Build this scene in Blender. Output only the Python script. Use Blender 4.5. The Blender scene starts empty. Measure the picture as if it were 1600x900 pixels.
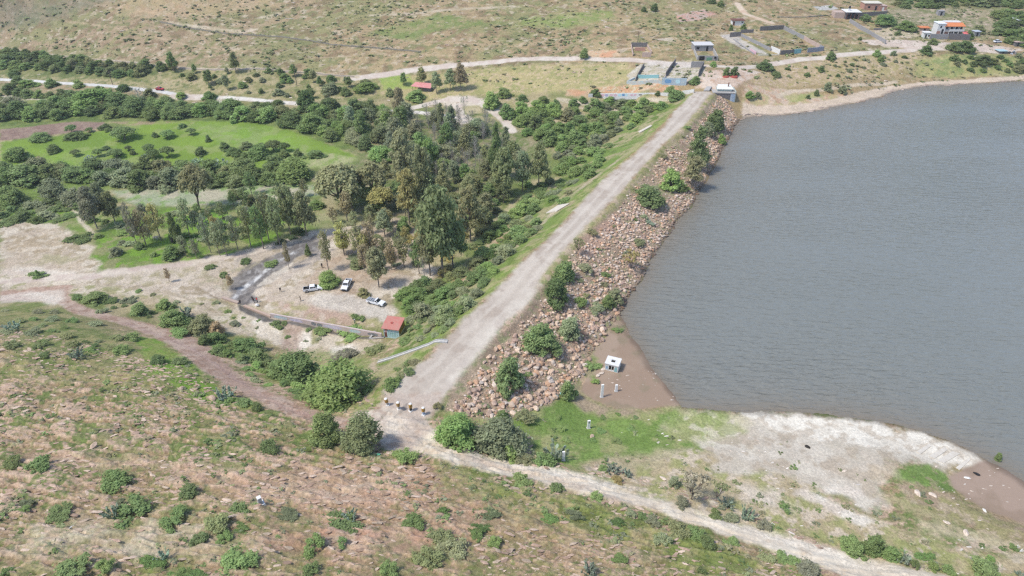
import bpy, math, random
import numpy as np
from mathutils import Vector, Matrix, Euler
R = math.radians
rng = np.random.default_rng(7); random.seed(7)
sc = bpy.context.scene
col = sc.collection

# ------------------------------------------------------------------ camera
CAMH = 99.0; TH = R(34.0); FPX = 1067.0      # metres above the water, pitch down, focal length for a 1600 px wide frame
cam_d = bpy.data.cameras.new('camera'); cam = bpy.data.objects.new('camera', cam_d); col.objects.link(cam)
cam_d.sensor_width = 36; cam_d.lens = 36 * FPX / 1600
cam.location = (0, 0, CAMH); cam.rotation_euler = (R(90) - TH, 0, 0)
cam_d.clip_start = 1; cam_d.clip_end = 9000
sc.camera = cam
# ------------------------------------------------------------------ sky, sun, exposure
SUN_EL, SUN_AZ = 58.0, -112.0                  # azimuth clockwise from +Y (the view direction)
w = bpy.data.worlds.new('World'); sc.world = w; w.use_nodes = True
wn = w.node_tree; wn.nodes.clear()
wo = wn.nodes.new('ShaderNodeOutputWorld'); wb = wn.nodes.new('ShaderNodeBackground'); ws = wn.nodes.new('ShaderNodeTexSky')
ws.sky_type = 'NISHITA'; ws.sun_disc = False; ws.sun_elevation = R(SUN_EL); ws.sun_rotation = R(SUN_AZ)
ws.altitude = 2000; ws.air_density = 1.0; ws.dust_density = 5.0; ws.ozone_density = 1.0
wb.inputs[1].default_value = 0.15
wn.links.new(ws.outputs[0], wb.inputs[0]); wn.links.new(wb.outputs[0], wo.inputs[0])
sd = bpy.data.lights.new('sun', 'SUN'); sun = bpy.data.objects.new('sun', sd); col.objects.link(sun)
sd.energy = 2.15; sd.angle = R(8.0); sd.color = (1.0, 0.95, 0.875)
sv = Vector((math.sin(R(SUN_AZ)) * math.cos(R(SUN_EL)), math.cos(R(SUN_AZ)) * math.cos(R(SUN_EL)), math.sin(R(SUN_EL))))
sun.rotation_euler = sv.to_track_quat('Z', 'Y').to_euler(); sun.location = (0, 0, 300)
sc.view_settings.view_transform = 'Standard'; sc.view_settings.look = 'None'
sc.view_settings.gamma = 1; sc.view_settings.use_curve_mapping = False
sc.view_settings.exposure = 0.74
try:
    sc.cycles.max_bounces = 5; sc.cycles.diffuse_bounces = 4; sc.cycles.glossy_bounces = 2
    sc.cycles.transmission_bounces = 2; sc.cycles.transparent_max_bounces = 6; sc.cycles.volume_bounces = 0
    sc.cycles.use_adaptive_sampling = False; sc.cycles.sample_clamp_indirect = 4.0; sc.render.filter_size = 1.35; sc.cycles.pixel_filter_type = 'BLACKMAN_HARRIS'; sc.cycles.filter_width = 1.35; sc.cycles.use_denoising = False
except Exception: pass

# ------------------------------------------------------------------ noise
def _hash(ix, iy, seed):
    h = (ix.astype(np.uint32) * np.uint32(374761393) + iy.astype(np.uint32) * np.uint32(668265263) + np.uint32(seed * 1442695 + 12345))
    h ^= h >> np.uint32(13); h *= np.uint32(1274126177); h ^= h >> np.uint32(16); h *= np.uint32(2246822519); h ^= h >> np.uint32(15)
    return h.astype(np.float32) * np.float32(1 / 4294967295.0)
def vnoise(x, y, seed=0):
    fx = np.floor(x); fy = np.floor(y)
    ix = fx.astype(np.int64); iy = fy.astype(np.int64)
    tx = (x - fx).astype(np.float32); ty = (y - fy).astype(np.float32)
    tx = tx * tx * (3 - 2 * tx); ty = ty * ty * (3 - 2 * ty)
    a = _hash(ix, iy, seed); b = _hash(ix + 1, iy, seed); c = _hash(ix, iy + 1, seed); d = _hash(ix + 1, iy + 1, seed)
    return (a * (1 - tx) + b * tx) * (1 - ty) + (c * (1 - tx) + d * tx) * ty
def fbm(x, y, scale, octv=4, seed=0, gain=.55):
    x = np.asarray(x, float) / scale; y = np.asarray(y, float) / scale
    s = 0; a = 1; t = 0
    for o in range(octv):
        ca, sa = math.cos(.6 * o + seed), math.sin(.6 * o + seed)
        s = s + a * vnoise((x * ca - y * sa) * 2 ** o + 31.7 * o + 1000, (x * sa + y * ca) * 2 ** o + 17.3 * o + 1000, seed * 7 + o)
        t += a; a *= gain
    return s / t
def ss(a, b, x):
    t = np.clip((x - a) / (b - a), 0, 1); return t * t * (3 - 2 * t)

# ------------------------------------------------------------------ from the view to the ground
CT, ST = math.cos(TH), math.sin(TH)
def ray(px, py):
    u = (np.asarray(px, float) - 800) / FPX; v = (np.asarray(py, float) - 450) / FPX
    return u, CT - v * ST, -ST - v * CT
def at(px, py, z):
    dx, dy, dz = ray(px, py); t = (z - CAMH) / dz
    return np.stack([dx * t, dy * t], -1)
def depth(x, y, z): return y * CT + (CAMH - z) * ST

# ------------------------------------------------------------------ the lie of the land: control heights (metres over the water)
CTRL = [(0,900,21),(200,900,20),(400,900,19),(600,900,17),(800,900,14),(1000,900,11),(1200,900,8),(1400,900,5.5),(1600,900,4),
 (0,780,17),(200,780,16),(400,780,15),(600,780,12.5),(800,800,10.5),(1000,830,8),(0,680,13),(200,680,12),(400,700,11.5),(560,720,9.5),(640,690,7),
 (0,580,8),(150,580,7),(300,640,8.5),(0,500,2),(150,520,2),(280,580,5),(400,660,8.5),(480,690,9),
 (540,655,6),(460,620,3),(380,590,0.5),(300,540,-2),(230,510,-4),(100,465,-6.5),(0,465,-7),(160,480,-6),
 (640,650,7),(600,640,6.5),(700,660,6.8),(780,715,6.8),(900,750,6.2),(1050,790,5.2),(1200,840,4.8),(1380,890,4.6),(1500,900,4),
 (530,610,0.5),(570,590,0),(460,580,-4),(400,540,-6.5),(330,520,-6),(270,490,-6.5),(560,560,-6),(520,545,-8.5),(440,525,-8.5),(460,500,-7.6),(600,545,-7),(560,530,-8.4),
 (617,520,-7),(500,480,-7),(590,480,-7),(560,440,-7),(650,450,-7),(420,420,-8.6),(375,460,-9.3),(330,470,-8),(480,375,-8.5),(360,490,-8.5),
 (300,380,-9),(150,420,-8),(0,400,-8.5),(0,340,-10),(200,330,-10),(250,230,-10),(0,230,-10),(500,240,-9),(400,300,-9.5),(0,180,-9.5),(250,175,-9),
 (650,250,-8.5),(560,330,-8.5),(650,380,-7.5),(720,330,-7.2),(700,400,-6.5),(800,280,-7),(880,230,-6),(930,190,-4.5),(990,160,-2),
 (50,125,-8),(300,150,-8),(500,162,-7.5),(700,180,-7),(800,200,-6.8),(640,140,-6),(800,160,-5),(900,160,-3.5),
 (0,75,-3),(130,90,-3),(250,103,-2),(400,105,0),(560,120,-3),(450,125,-4),(640,112,-1.5),(720,102,1),(850,92,4),(980,92,6),(1080,95,8),(1180,100,7.5),(1300,88,7.5),(1400,78,7.5),(1470,74,7.5),(1600,70,7),
 (850,125,0),(940,143,-1),(1000,148,1.5),(1060,143,4),(1060,130,6),(1000,120,4),(1115,140,7),(1160,135,7),(1200,120,6.5),(1300,115,5),(1400,105,4.5),(1500,100,4.5),(1600,100,3.5),
 (1240,155,2.2),(1320,140,2),(1400,130,1.5),(1500,120,1.2),(1180,165,2.5),
 (0,0,16),(200,0,16),(400,0,15),(600,0,15),(800,0,14.5),(1000,0,16),(1200,0,15),(1400,0,13),(1600,0,15),(0,40,5),(200,50,5.5),(400,50,6),(600,60,5),(800,50,8),(1000,50,10.5),(1150,50,10.5),(1250,50,10),(1350,50,9),(1480,50,8.8),(1600,45,8.5),
 (970,650,0.6),(920,640,0.8),(860,650,2.6),(800,650,4.6),(820,700,4.6),(940,700,2.4),(880,720,4.2),(1060,660,0.8),(1100,710,2.2),(1250,740,2.2),(1400,710,1.8),(1200,800,3.8),(1400,830,3.0),(1500,800,1.4),(1480,730,0.9),(1600,850,2.2),(1250,665,.9),(1420,690,1.2)]
CT_XY = []; CT_Z = []
for px, py, z in CTRL:
    p = at(px, py, z); CT_XY.append(p); CT_Z.append(z)
for x, y, z in [(-900,700,75),(-300,750,75),(300,750,70),(900,700,60),(-900,300,5),(-700,80,10),(-300,20,30),(0,0,30),(200,0,16),(700,0,10),(900,300,0),(0,-150,45),(-400,-150,45),(400,-150,20),
                (250,120,0),(300,200,0),(250,250,0),(450,150,0),(420,280,0),(130,180,0)]:
    CT_XY.append(np.array([x, y], float)); CT_Z.append(z)
CT_XY = np.array(CT_XY); CT_Z = np.array(CT_Z, float)
_S = 100.0
def _phi(r2): return .5 * r2 * np.log(r2 + 1e-9)
def _fit():
    X = CT_XY / _S; n = len(X)
    r2 = ((X[:, None] - X[None]) ** 2).sum(-1)
    K = _phi(r2) + np.eye(n) * 2e-4
    Pm = np.c_[np.ones(n), X]
    A = np.block([[K, Pm], [Pm.T, np.zeros((3, 3))]])
    return np.linalg.solve(A, np.r_[CT_Z, 0, 0, 0])
_W = _fit()
def base_h(x, y):
    x = np.asarray(x, float).ravel() / _S; y = np.asarray(y, float).ravel() / _S
    out = np.empty(len(x)); X = CT_XY / _S; n = len(X)
    for i in range(0, len(x), 60000):
        a = x[i:i + 60000]; b = y[i:i + 60000]
        r2 = (a[:, None] - X[:, 0]) ** 2 + (b[:, None] - X[:, 1]) ** 2
        out[i:i + 60000] = _phi(r2) @ _W[:n] + _W[n] + _W[n + 1] * a + _W[n + 2] * b
    return np.clip(out, -12, 80)

def sdf(x, y, poly):
    """signed distance in metres to a closed outline, negative inside"""
    d = np.full(x.shape, 1e18); ins = np.zeros(x.shape, bool)
    n = len(poly)
    for i in range(n):
        ax, ay = poly[i]; bx, by = poly[(i + 1) % n]
        ex, ey = bx - ax, by - ay; wx = x - ax; wy = y - ay
        t = np.clip((wx * ex + wy * ey) / (ex * ex + ey * ey + 1e-12), 0, 1)
        d = np.minimum(d, (wx - ex * t) ** 2 + (wy - ey * t) ** 2)
        c = ((ay > y) != (by > y)) & (x < ex * (y - ay) / (ey if abs(ey) > 1e-12 else 1e-12) + ax)
        ins ^= c
    d = np.sqrt(d); return np.where(ins, -d, d)
def linedist(x, y, pts):
    d = np.full(x.shape, 1e18)
    for (ax, ay), (bx, by) in zip(pts[:-1], pts[1:]):
        ex, ey = bx - ax, by - ay; wx = x - ax; wy = y - ay
        t = np.clip((wx * ex + wy * ey) / (ex * ex + ey * ey + 1e-12), 0, 1)
        d = np.minimum(d, (wx - ex * t) ** 2 + (wy - ey * t) ** 2)
    return np.sqrt(d)

LAKE_PX = [(1148,197),(1154,190),(1163,184),(1195,180),(1230,179),(1290,170),(1340,160),(1378,151),(1400,141),(1450,134),(1530,130),(1600,126),(1800,118),(2300,160),(2900,500),(2600,1000),
 (1750,850),(1640,790),(1600,755),(1575,737),(1545,722),(1520,706),(1480,690),(1440,676),(1400,664),(1330,653),(1250,646),(1190,642),(1130,643),(1090,639),(1064,636),
 (1050,615),(1035,595),(1010,560),(990,530),(975,505),(969,492),(978,474),(992,452),(1005,435),(1015,410),(1035,380),(1052,360),(1060,342),(1082,320),(1100,285),(1117,257),(1135,225)]
LAKE = np.array([at(a, b, 0) for a, b in LAKE_PX])
MUD_PX = [(969,492),(958,500),(946,525),(930,545),(920,560),(926,578),(915,590),(905,612),(925,625),(960,638),(1000,640),(1057,633),(1080,625),(1040,560),(1000,500)]
MUD = np.array([at(a, b, 0.1) for a, b in MUD_PX])
MUD2_PX = [(1483,745),(1500,735),(1540,720),(1570,728),(1620,760),(1660,840),(1600,815),(1560,805),(1510,780),(1490,762)]
MUD2 = np.array([at(a, b, 0.2) for a, b in MUD2_PX])
# the crest of the dam: its two edges, level at 7 m
CR_L = [(600,612),(615,600),(637,580),(670,560),(682,540),(705,520),(725,500),(752,475),(780,450),(802,425),(825,400),(856,375),(880,350),(925,300),(950,275),(980,250),(1010,225),(1037,200),(1054,175),(1080,150),(1086,143)]
CR_R = [(675,640),(690,620),(707,600),(717,580),(742,560),(755,540),(775,520),(797,500),(822,475),(840,450),(857,425),(875,400),(900,375),(925,350),(972,300),(992,275),(1015,250),(1036,225),(1069,200),(1091,175),(1110,150),(1116,143)]
crestL = np.array([at(a, b, 7.0) for a, b in CR_L]); crestR = np.array([at(a, b, 7.0) for a, b in CR_R])
CREST = np.concatenate([crestL, crestR[::-1]])
CA = at(640, 610, 7.0); CB = at(1101, 143, 7.0)
CD = (CB - CA) / np.linalg.norm(CB - CA); CN = np.array([CD[1], -CD[0]]); CLEN = float(np.linalg.norm(CB - CA))   # CN points to the lake
def lake_d(x, y): return sdf(x, y, LAKE) + 2.6 * (fbm(x, y, 7, 4, 301) - .5)
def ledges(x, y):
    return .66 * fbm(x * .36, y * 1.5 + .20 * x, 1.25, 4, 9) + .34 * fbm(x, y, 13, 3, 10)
def height(x, y, micro=True):
    x = np.asarray(x, float); y = np.asarray(y, float); shp = x.shape; x = x.ravel(); y = y.ravel()
    b = base_h(x, y)
    s = (x - CA[0]) * CD[0] + (y - CA[1]) * CD[1]; dn = (x - CA[0]) * CN[0] + (y - CA[1]) * CN[1]
    lk = lake_d(x, y); md = sdf(x, y, MUD) + 1.6 * (fbm(x, y, 4, 3, 302) - .5); wet = np.minimum(lk, md)
    cr = sdf(x, y, CREST); crc = np.maximum(cr, 0)
    # natural ground, easing down to the shore
    nat = np.where(lk < 60, 0.1 + (np.maximum(b, .35) - .1) * ss(0, 16, np.maximum(wet, 0)), b)
    nat = np.where((dn < -3) & (s > -5) & (s < CLEN + 5), b, nat)
    up = (dn > 0) & (s > -14) & (s < CLEN + 6)
    wu = ss(-14, 0, s) * (1 - ss(CLEN - 2, CLEN + 6, s)) * up * (1 - ss(24, 32, dn))
    face = 7.0 * np.maximum(wet, 0) / (np.maximum(wet, 0) + crc + .3)
    h = nat * (1 - wu) + face * wu
    wd = ss(-14, 0, s) * (1 - ss(CLEN - 6, CLEN + 8, s)) * (dn <= 2)
    dsl = 7.0 - crc / 1.75
    k = 1.5; hm = np.log(np.exp(np.clip((h - dsl) / k, -30, 30)) + 1) * k + dsl
    h = h * (1 - wd) + np.where(dsl > -20, hm, h) * wd
    wc = (1 - ss(0, 2.5, cr)); h = h * (1 - wc) + (7.0) * wc
    # wet ground and lake bed
    mudh = 0.05 + 0.012 * np.clip(lk, 0, 12)
    h = np.where(wet < 0, np.where(lk > 0, mudh, np.maximum(-3.5, -.16 * (-lk))), h)
    h = np.where((wet >= 0) & (wet < 2) , np.minimum(h, h), h)
    m2 = sdf(x, y, MUD2); h = np.where(lk > 0, h * ss(-1, 4, m2) + (0.06) * (1 - ss(-1, 4, m2)), h)
    hp = at(612, 521, -7.2); dh = np.hypot(x - hp[0], y - hp[1]); h = h * ss(3.6, 8, dh) + -7.25 * (1 - ss(3.6, 8, dh))
    if micro:
        free = ss(0.3, 5, cr) * ss(0, 4, wet) * ss(0, 4, m2) * ss(3, 7, dh)
        hill = ss(0, 6, b) * (y < 135) * (x < 60) + .9 * ss(-1, 4, b) * (y > 300)
        h = h + free * (hill * 1.5 * (fbm(x, y, 24, 3, 3) - .5) + .5 * (fbm(x, y, 9, 3, 4) - .5))
        # slabby ledges of rock on the near hillside
        led = ledges(x, y)
        near = ss(3, 8, b) * (y < 140) * ss(0, 4, cr)
        h = h + near * free * (.26 * ss(.47, .50, led) + .22 * ss(.53, .56, led) + .18 * ss(.59, .62, led))
        h = h + (.10 + .22 * near) * (fbm(x * .7, y, 1.2, 3, 5) - .5) * free
    return h.reshape(shp)

# ------------------------------------------------------------------ terrain grid (finer where it is nearer)
def axis_y():
    ys = list(np.arange(-160, 24, 12.0)); v = 640.0; last = 24
    while last < 250:
        y = 99 * (CT - v / FPX * ST) / (ST + v / FPX * CT)
        if y > last + .05: ys.append(y); last = y
        v -= 1.7
    y = last
    while y < 430: y += .78; ys.append(y)
    st = 1.0
    while y < 2500: y += st; st *= 1.12; ys.append(y)
    return np.array(ys)
def axis_u():
    u = list(np.arange(-870, 871, 1.7)); a = []; s = 6; q = u[-1]
    while q < 5200: q += s; s *= 1.13; a.append(q)
    return np.array([-t for t in a[::-1]] + u + a)
GY = axis_y(); GU = axis_u() / FPX
YY = np.repeat(GY[:, None], len(GU), 1); XX = GU[None, :] * (np.maximum(YY, 12) * CT + 55.0)
ZZ = height(XX, YY)
print('grid', XX.shape)

from bisect import bisect_left
def ground(x, y):
    """height of the finished ground under world points (bilinear in the grid)"""
    x = np.asarray(x, float); y = np.asarray(y, float)
    j = np.clip(np.searchsorted(GY, y) - 1, 0, len(GY) - 2); ty = np.clip((y - GY[j]) / (GY[j + 1] - GY[j]), 0, 1)
    u = x / (np.maximum(y, 12) * CT + 55.0)
    i = np.clip(np.searchsorted(GU, u) - 1, 0, len(GU) - 2); tx = np.clip((u - GU[i]) / (GU[i + 1] - GU[i]), 0, 1)
    return (ZZ[j, i] * (1 - tx) + ZZ[j, i + 1] * tx) * (1 - ty) + (ZZ[j + 1, i] * (1 - tx) + ZZ[j + 1, i + 1] * tx) * ty
def hit(px, py):
    """where the line of sight through a point of the photo first meets the ground"""
    px = np.atleast_1d(np.asarray(px, float)); py = np.atleast_1d(np.asarray(py, float))
    dx, dy, dz = ray(px, py); dz = np.minimum(dz, -1e-3)
    ts = np.geomspace(60, 1500, 500)[None, :]
    X = dx[:, None] * ts; Y = dy[:, None] * ts; Z = CAMH + dz[:, None] * ts
    below = Z < ground(X, Y)
    k = np.argmax(below, 1); k = np.where(below.any(1), k, 499); k = np.maximum(k, 1)
    lo = ts[0][k - 1]; hi = ts[0][k]
    for _ in range(14):
        m = .5 * (lo + hi); b = CAMH + dz * m < ground(dx * m, dy * m)
        hi = np.where(b, m, hi); lo = np.where(b, lo, m)
    t = .5 * (lo + hi); x = dx * t; y = dy * t
    return np.stack([x, y, ground(x, y)], -1)
def wpoly(pts):
    a = np.array(pts, float); return hit(a[:, 0], a[:, 1])[:, :2]
# ------------------------------------------------------------------ node helpers
def mat(name, color=(.5, .5, .5), rough=.85, spec=.2, metal=0.0, noise=None, bump=None, objcol=False, trans=0.0, alpha=None):
    m = bpy.data.materials.new(name); m.use_nodes = True; nt = m.node_tree; N = nt.nodes; L = nt.links
    p = N['Principled BSDF']; p.inputs['Roughness'].default_value = rough; p.inputs['Metallic'].default_value = metal
    p.inputs['Specular IOR Level'].default_value = spec
    p.inputs['Base Color'].default_value = (*color, 1)
    src = None
    tc = N.new('ShaderNodeTexCoord')
    if noise:   # (scale, other colour, contrast)
        n = N.new('ShaderNodeTexNoise'); n.inputs['Scale'].default_value = noise[0]; n.inputs['Detail'].default_value = 5
        n.inputs['Roughness'].default_value = .65
        L.new(tc.outputs['Object'], n.inputs['Vector'])
        r = N.new('ShaderNodeMapRange'); r.inputs[1].default_value = .5 - noise[2]; r.inputs[2].default_value = .5 + noise[2]
        L.new(n.outputs[0], r.inputs[0])
        mx = N.new('ShaderNodeMix'); mx.data_type = 'RGBA'
        mx.inputs[6].default_value = (*color, 1); mx.inputs[7].default_value = (*noise[1], 1)
        L.new(r.outputs[0], mx.inputs[0]); src = mx.outputs[2]
        L.new(src, p.inputs['Base Color'])
    if bump:    # (scale, strength, distance)
        n = N.new('ShaderNodeTexNoise'); n.inputs['Scale'].default_value = bump[0]; n.inputs['Detail'].default_value = 6
        L.new(tc.outputs['Object'], n.inputs['Vector'])
        b = N.new('ShaderNodeBump'); b.inputs['Strength'].default_value = bump[1]; b.inputs['Distance'].default_value = bump[2]
        L.new(n.outputs[0], b.inputs['Height']); L.new(b.outputs[0], p.inputs['Normal'])
    return m

def terrain_material():
    m = bpy.data.materials.new('ground_cover'); m.use_nodes = True; nt = m.node_tree; N = nt.nodes; L = nt.links
    p = N['Principled BSDF']; p.inputs['Specular IOR Level'].default_value = .12
    at_ = N.new('ShaderNodeAttribute'); at_.attribute_name = 'tint'
    wt = N.new('ShaderNodeAttribute'); wt.attribute_name = 'wetness'; sa = N.new('ShaderNodeAttribute'); sa.attribute_name = 'evenness'
    tc = N.new('ShaderNodeTexCoord')
    def noise(scale, det, rough=.6):
        n = N.new('ShaderNodeTexNoise'); n.inputs['Scale'].default_value = scale; n.inputs['Detail'].default_value = det
        n.inputs['Roughness'].default_value = rough; L.new(tc.outputs['Object'], n.inputs['Vector']); return n
    n1 = noise(2.2, 5, .7); n2 = noise(.55, 4, .65)
    r1 = N.new('ShaderNodeMapRange'); r1.inputs[1].default_value = .30; r1.inputs[2].default_value = .70; r1.inputs[3].default_value = .66; r1.inputs[4].default_value = 1.34
    L.new(n1.outputs[0], r1.inputs[0])
    r2 = N.new('ShaderNodeMapRange'); r2.inputs[1].default_value = .3; r2.inputs[2].default_value = .7; r2.inputs[3].default_value = .86; r2.inputs[4].default_value = 1.14
    L.new(n2.outputs[0], r2.inputs[0])
    mu = N.new('ShaderNodeMath'); mu.operation = 'MULTIPLY'; L.new(r1.outputs[0], mu.inputs[0]); L.new(r2.outputs[0], mu.inputs[1])
    # the smooth surfaces (wet sand, tarmac) keep less speckle
    sm = N.new('ShaderNodeMix'); sm.data_type = 'FLOAT'; sm.inputs[3].default_value = 1.0
    L.new(sa.outputs['Fac'], sm.inputs[0]); L.new(mu.outputs[0], sm.inputs[2])
    vm = N.new('ShaderNodeVectorMath'); vm.operation = 'SCALE'; L.new(at_.outputs['Color'], vm.inputs[0]); L.new(sm.outputs[0], vm.inputs['Scale'])
    L.new(vm.outputs[0], p.inputs['Base Color'])
    rr = N.new('ShaderNodeMapRange'); rr.inputs[3].default_value = .95; rr.inputs[4].default_value = .38; L.new(wt.outputs['Fac'], rr.inputs[0]); L.new(rr.outputs[0], p.inputs['Roughness'])
    b = N.new('ShaderNodeBump'); b.inputs['Distance'].default_value = .22
    bs = N.new('ShaderNodeMapRange'); bs.inputs[3].default_value = 1.2; bs.inputs[4].default_value = .08; L.new(sa.outputs['Fac'], bs.inputs[0]); L.new(bs.outputs[0], b.inputs['Strength'])
    n3 = noise(1.4, 7, .7); L.new(n3.outputs[0], b.inputs['Height'])
    L.new(b.outputs[0], p.inputs['Normal'])
    return m
M_TER = terrain_material()

# ------------------------------------------------------------------ what covers the ground: outlines traced on the land, colours are the materials' own
x = XX.ravel(); y = YY.ravel(); z = ZZ.ravel()
vis = (y < 620) & (y > -60) & (x > -420) & (x < 760)                 # outlines only matter inside this box
NZ = {}
def nz(scale, octv, seed):
    k = (scale, octv, seed)
    if k not in NZ: NZ[k] = fbm(x, y, scale, octv, seed).astype(np.float32)
    return NZ[k]
Cc = np.zeros((len(x), 3), np.float32); WET = np.zeros(len(x), np.float32); ZONE = np.zeros(len(x), np.int16); EVEN = np.zeros(len(x), np.float32)
def c3(*a): return np.array(a, np.float32)
def blend(mask, c): 
    global Cc
    Cc = Cc * (1 - mask[:, None]) + c * mask[:, None]
def mixc(a, b, t): return a * (1 - t[:, None]) + b * t[:, None]
# base: the stony slopes, straw grass, pink rock and green tufts
PINK = c3(.43, .305, .225); TAN = c3(.30, .22, .145); STRAW = c3(.31, .24, .13); GREEN = c3(.13, .185, .055); OLIVE = c3(.22, .235, .10); PALE = c3(.55, .475, .40)
RED = c3(.37, .195, .13)
g = ss(.42, .60, nz(16, 4, 11) * .55 + nz(2.2, 3, 12) * .45)
Cc = mixc(TAN + 0 * Cc, STRAW, ss(.35, .65, nz(26, 3, 13)))
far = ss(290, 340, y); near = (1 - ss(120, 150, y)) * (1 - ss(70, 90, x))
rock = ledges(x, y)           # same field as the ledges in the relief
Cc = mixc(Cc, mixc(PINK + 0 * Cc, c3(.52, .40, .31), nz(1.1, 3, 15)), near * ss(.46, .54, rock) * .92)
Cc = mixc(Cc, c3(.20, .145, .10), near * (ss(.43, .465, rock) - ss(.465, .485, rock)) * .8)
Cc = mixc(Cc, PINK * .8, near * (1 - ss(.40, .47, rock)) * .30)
Cc = mixc(Cc, OLIVE * .9 + 0 * Cc, near * ss(.475, .60, .5 * nz(9, 4, 16) + .5 * nz(1.0, 3, 91)) * .8)
Cc = mixc(Cc, GREEN, near * ss(.53, .605, .45 * nz(6, 4, 17) + .55 * nz(.8, 3, 92)) * .85)
topleft = near * ss(-10, -40, x + 0 * y) * ss(95, 130, y)
# far hillside: straw and tan, streaked with green, darkened on the left to paint in a cloud's shadow
fl = far * (1 - ss(-190, -60, x))
Cc = mixc(Cc, mixc(c3(.37, .31, .175) + 0 * Cc, c3(.33, .24, .155), nz(14, 4, 18)), far * .8)
Cc = mixc(Cc, c3(.30, .235, .165), fl * .62)
Cc = mixc(Cc, c3(.21, .23, .10), far * ss(.50, .60, nz(30, 4, 19)) * .62)
Cc = mixc(Cc, c3(.17, .185, .085), far * ss(.50, .62, nz(3.0, 4, 20)) * .75)
Cc = mixc(Cc, c3(.20, .14, .09), far * ss(.56, .66, nz(5.0, 4, 26)) * .6)
Cc = mixc(Cc, c3(.50, .43, .34), far * ss(.64, .74, nz(2.6, 3, 21)) * .6)
# valley floor
val = (1 - near) * (1 - far) * (1 - ss(2, 5, z)) * (x < 60)
Cc = mixc(Cc, mixc(c3(.16, .20, .07) + 0 * Cc, c3(.34, .30, .18), ss(.42, .62, nz(8, 4, 22))), val)

def zone(pts, cols, feather=.8, rag=1.2, strength=1.0, zid=None, wet=None, kind='poly', width=3.0, speck=(3.5, 23), lo=.4, hi=.62, ragscale=2.5, even=.15):
    """pts on the photo -> outline on the land; cols: two or three colours mixed by noise"""
    wp = wpoly(pts)
    mg = 14
    bx = vis & (x > wp[:, 0].min() - mg) & (x < wp[:, 0].max() + mg) & (y > wp[:, 1].min() - mg) & (y < wp[:, 1].max() + mg)
    idx = np.nonzero(bx)[0]
    if len(idx) == 0: return
    xs, ys = x[idx], y[idx]
    d = sdf(xs, ys, wp) if kind == 'poly' else linedist(xs, ys, wp) - width / 2
    d = d + (fbm(xs, ys, ragscale, 3, 77) - .5) * 2 * rag
    m = (1 - ss(-feather, feather, d)) * strength
    n = fbm(xs, ys, speck[0], 4, speck[1])
    cA, cB = np.array(cols[0]), np.array(cols[1]); c = cA[None] * (1 - ss(lo, hi, n))[:, None] + cB[None] * ss(lo, hi, n)[:, None]
    if len(cols) > 2:
        n2 = ss(.55, .68, fbm(xs, ys, speck[0] * .5, 3, speck[1] + 1)); c = c * (1 - n2[:, None]) + np.array(cols[2])[None] * n2[:, None]
    Cc[idx] = (Cc[idx] * (1 - m[:, None]) + c * m[:, None]).astype(np.float32)
    ev = {1: .72, 2: .6, 3: .35, 4: .6, 5: .5, 8: .5, 9: .9}.get(zid, even)
    EVEN[idx] = EVEN[idx] * (1 - m) + ev * m
    if wet is not None: WET[idx] = WET[idx] * (1 - m) + wet * m
    if zid is not None:
        k = idx[m > .5]; ZONE[k] = zid
    else:
        pass
PALEPINK = (.50, .43, .385); GREYPALE = (.53, .49, .455); WHITE = (.70, .65, .58); GRASS = (.14, .23, .045); BRIGHT = (.17, .33, .035); DKGRASS = (.085, .13, .035)
SAND = (.52, .45, .35)
# --- foreground, greener towards the upper left and along the tracks
zone([(0,480),(100,490),(190,520),(260,560),(330,620),(300,640),(200,600),(100,590),(0,580)], [(.17,.20,.075),(.27,.25,.12),(.11,.16,.045)], 4, 3, .8)
zone([(215,525),(250,530),(290,560),(330,600),(400,635),(380,640),(300,620),(230,580)], [(.15,.27,.04),(.22,.27,.08)], 1, 1.5, .9)
zone([(0,800),(300,760),(560,830),(1000,800),(1300,880),(1350,960),(-50,960)], [(.29,.25,.13),(.40,.30,.20),(.17,.20,.07)], 6, 4, .35, speck=(1.2,24))
zone([(420,720),(640,715),(760,760),(900,800),(860,870),(600,830),(430,800)], [(.43,.28,.20),(.33,.21,.15),(.50,.38,.28)], 6, 4, .5, speck=(1.5, 25))
zone([(700,720),(800,755),(950,790),(1150,860),(1250,900),(1100,900),(900,830),(760,780)], [(.17,.23,.06),(.34,.30,.17),(.12,.17,.04)], 3, 3, .75)
zone([(60,712),(200,715),(420,735),(640,740),(600,790),(420,790),(280,735),(60,725)], [(.58,.43,.34),(.44,.30,.23)], 1.5, 2, .6, speck=(2, 41))
zone([(400,830),(560,820),(700,830),(560,870),(400,860)], [(.42,.25,.20),(.52,.38,.30)], 3, 3, .6)
zone([(30,835),(130,815),(330,830),(380,860),(220,880),(40,850)], [(.60,.52,.43),(.45,.37,.27)], 1.5, 3, .55, speck=(2, 43))
# --- valley
zone([(0,122),(0,75),(130,92),(260,106),(420,108),(560,122),(640,140),(560,165),(330,150),(150,135)], [(.24,.24,.11),(.38,.33,.20),(.12,.16,.055)], 2, 3, .8)
zone([(0,80),(130,95),(260,108),(230,128),(100,122),(0,116)], [(.10,.14,.05),(.20,.21,.09)], 3, 3, .8)
zone([(0,150),(60,145),(150,152),(140,165),(0,168)], [(.55,.49,.40),(.30,.31,.15)], 1, 2, .9)
zone([(0,160),(200,150),(420,170),(560,190),(560,240),(480,215),(350,195),(150,192),(0,205)], [(.10,.15,.045),(.17,.22,.07)], 3, 3, .85)
zone([(0,222),(130,208),(210,195),(300,189),(400,192),(450,203),(505,222),(562,246),(545,262),(470,264),(420,268),(300,268),(180,272),(0,275)], [(.15,.235,.045),(.185,.28,.05),(.22,.28,.09)], 1.2, 1.2, 1, zid=5, speck=(14, 51), lo=.35, hi=.65)
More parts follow.
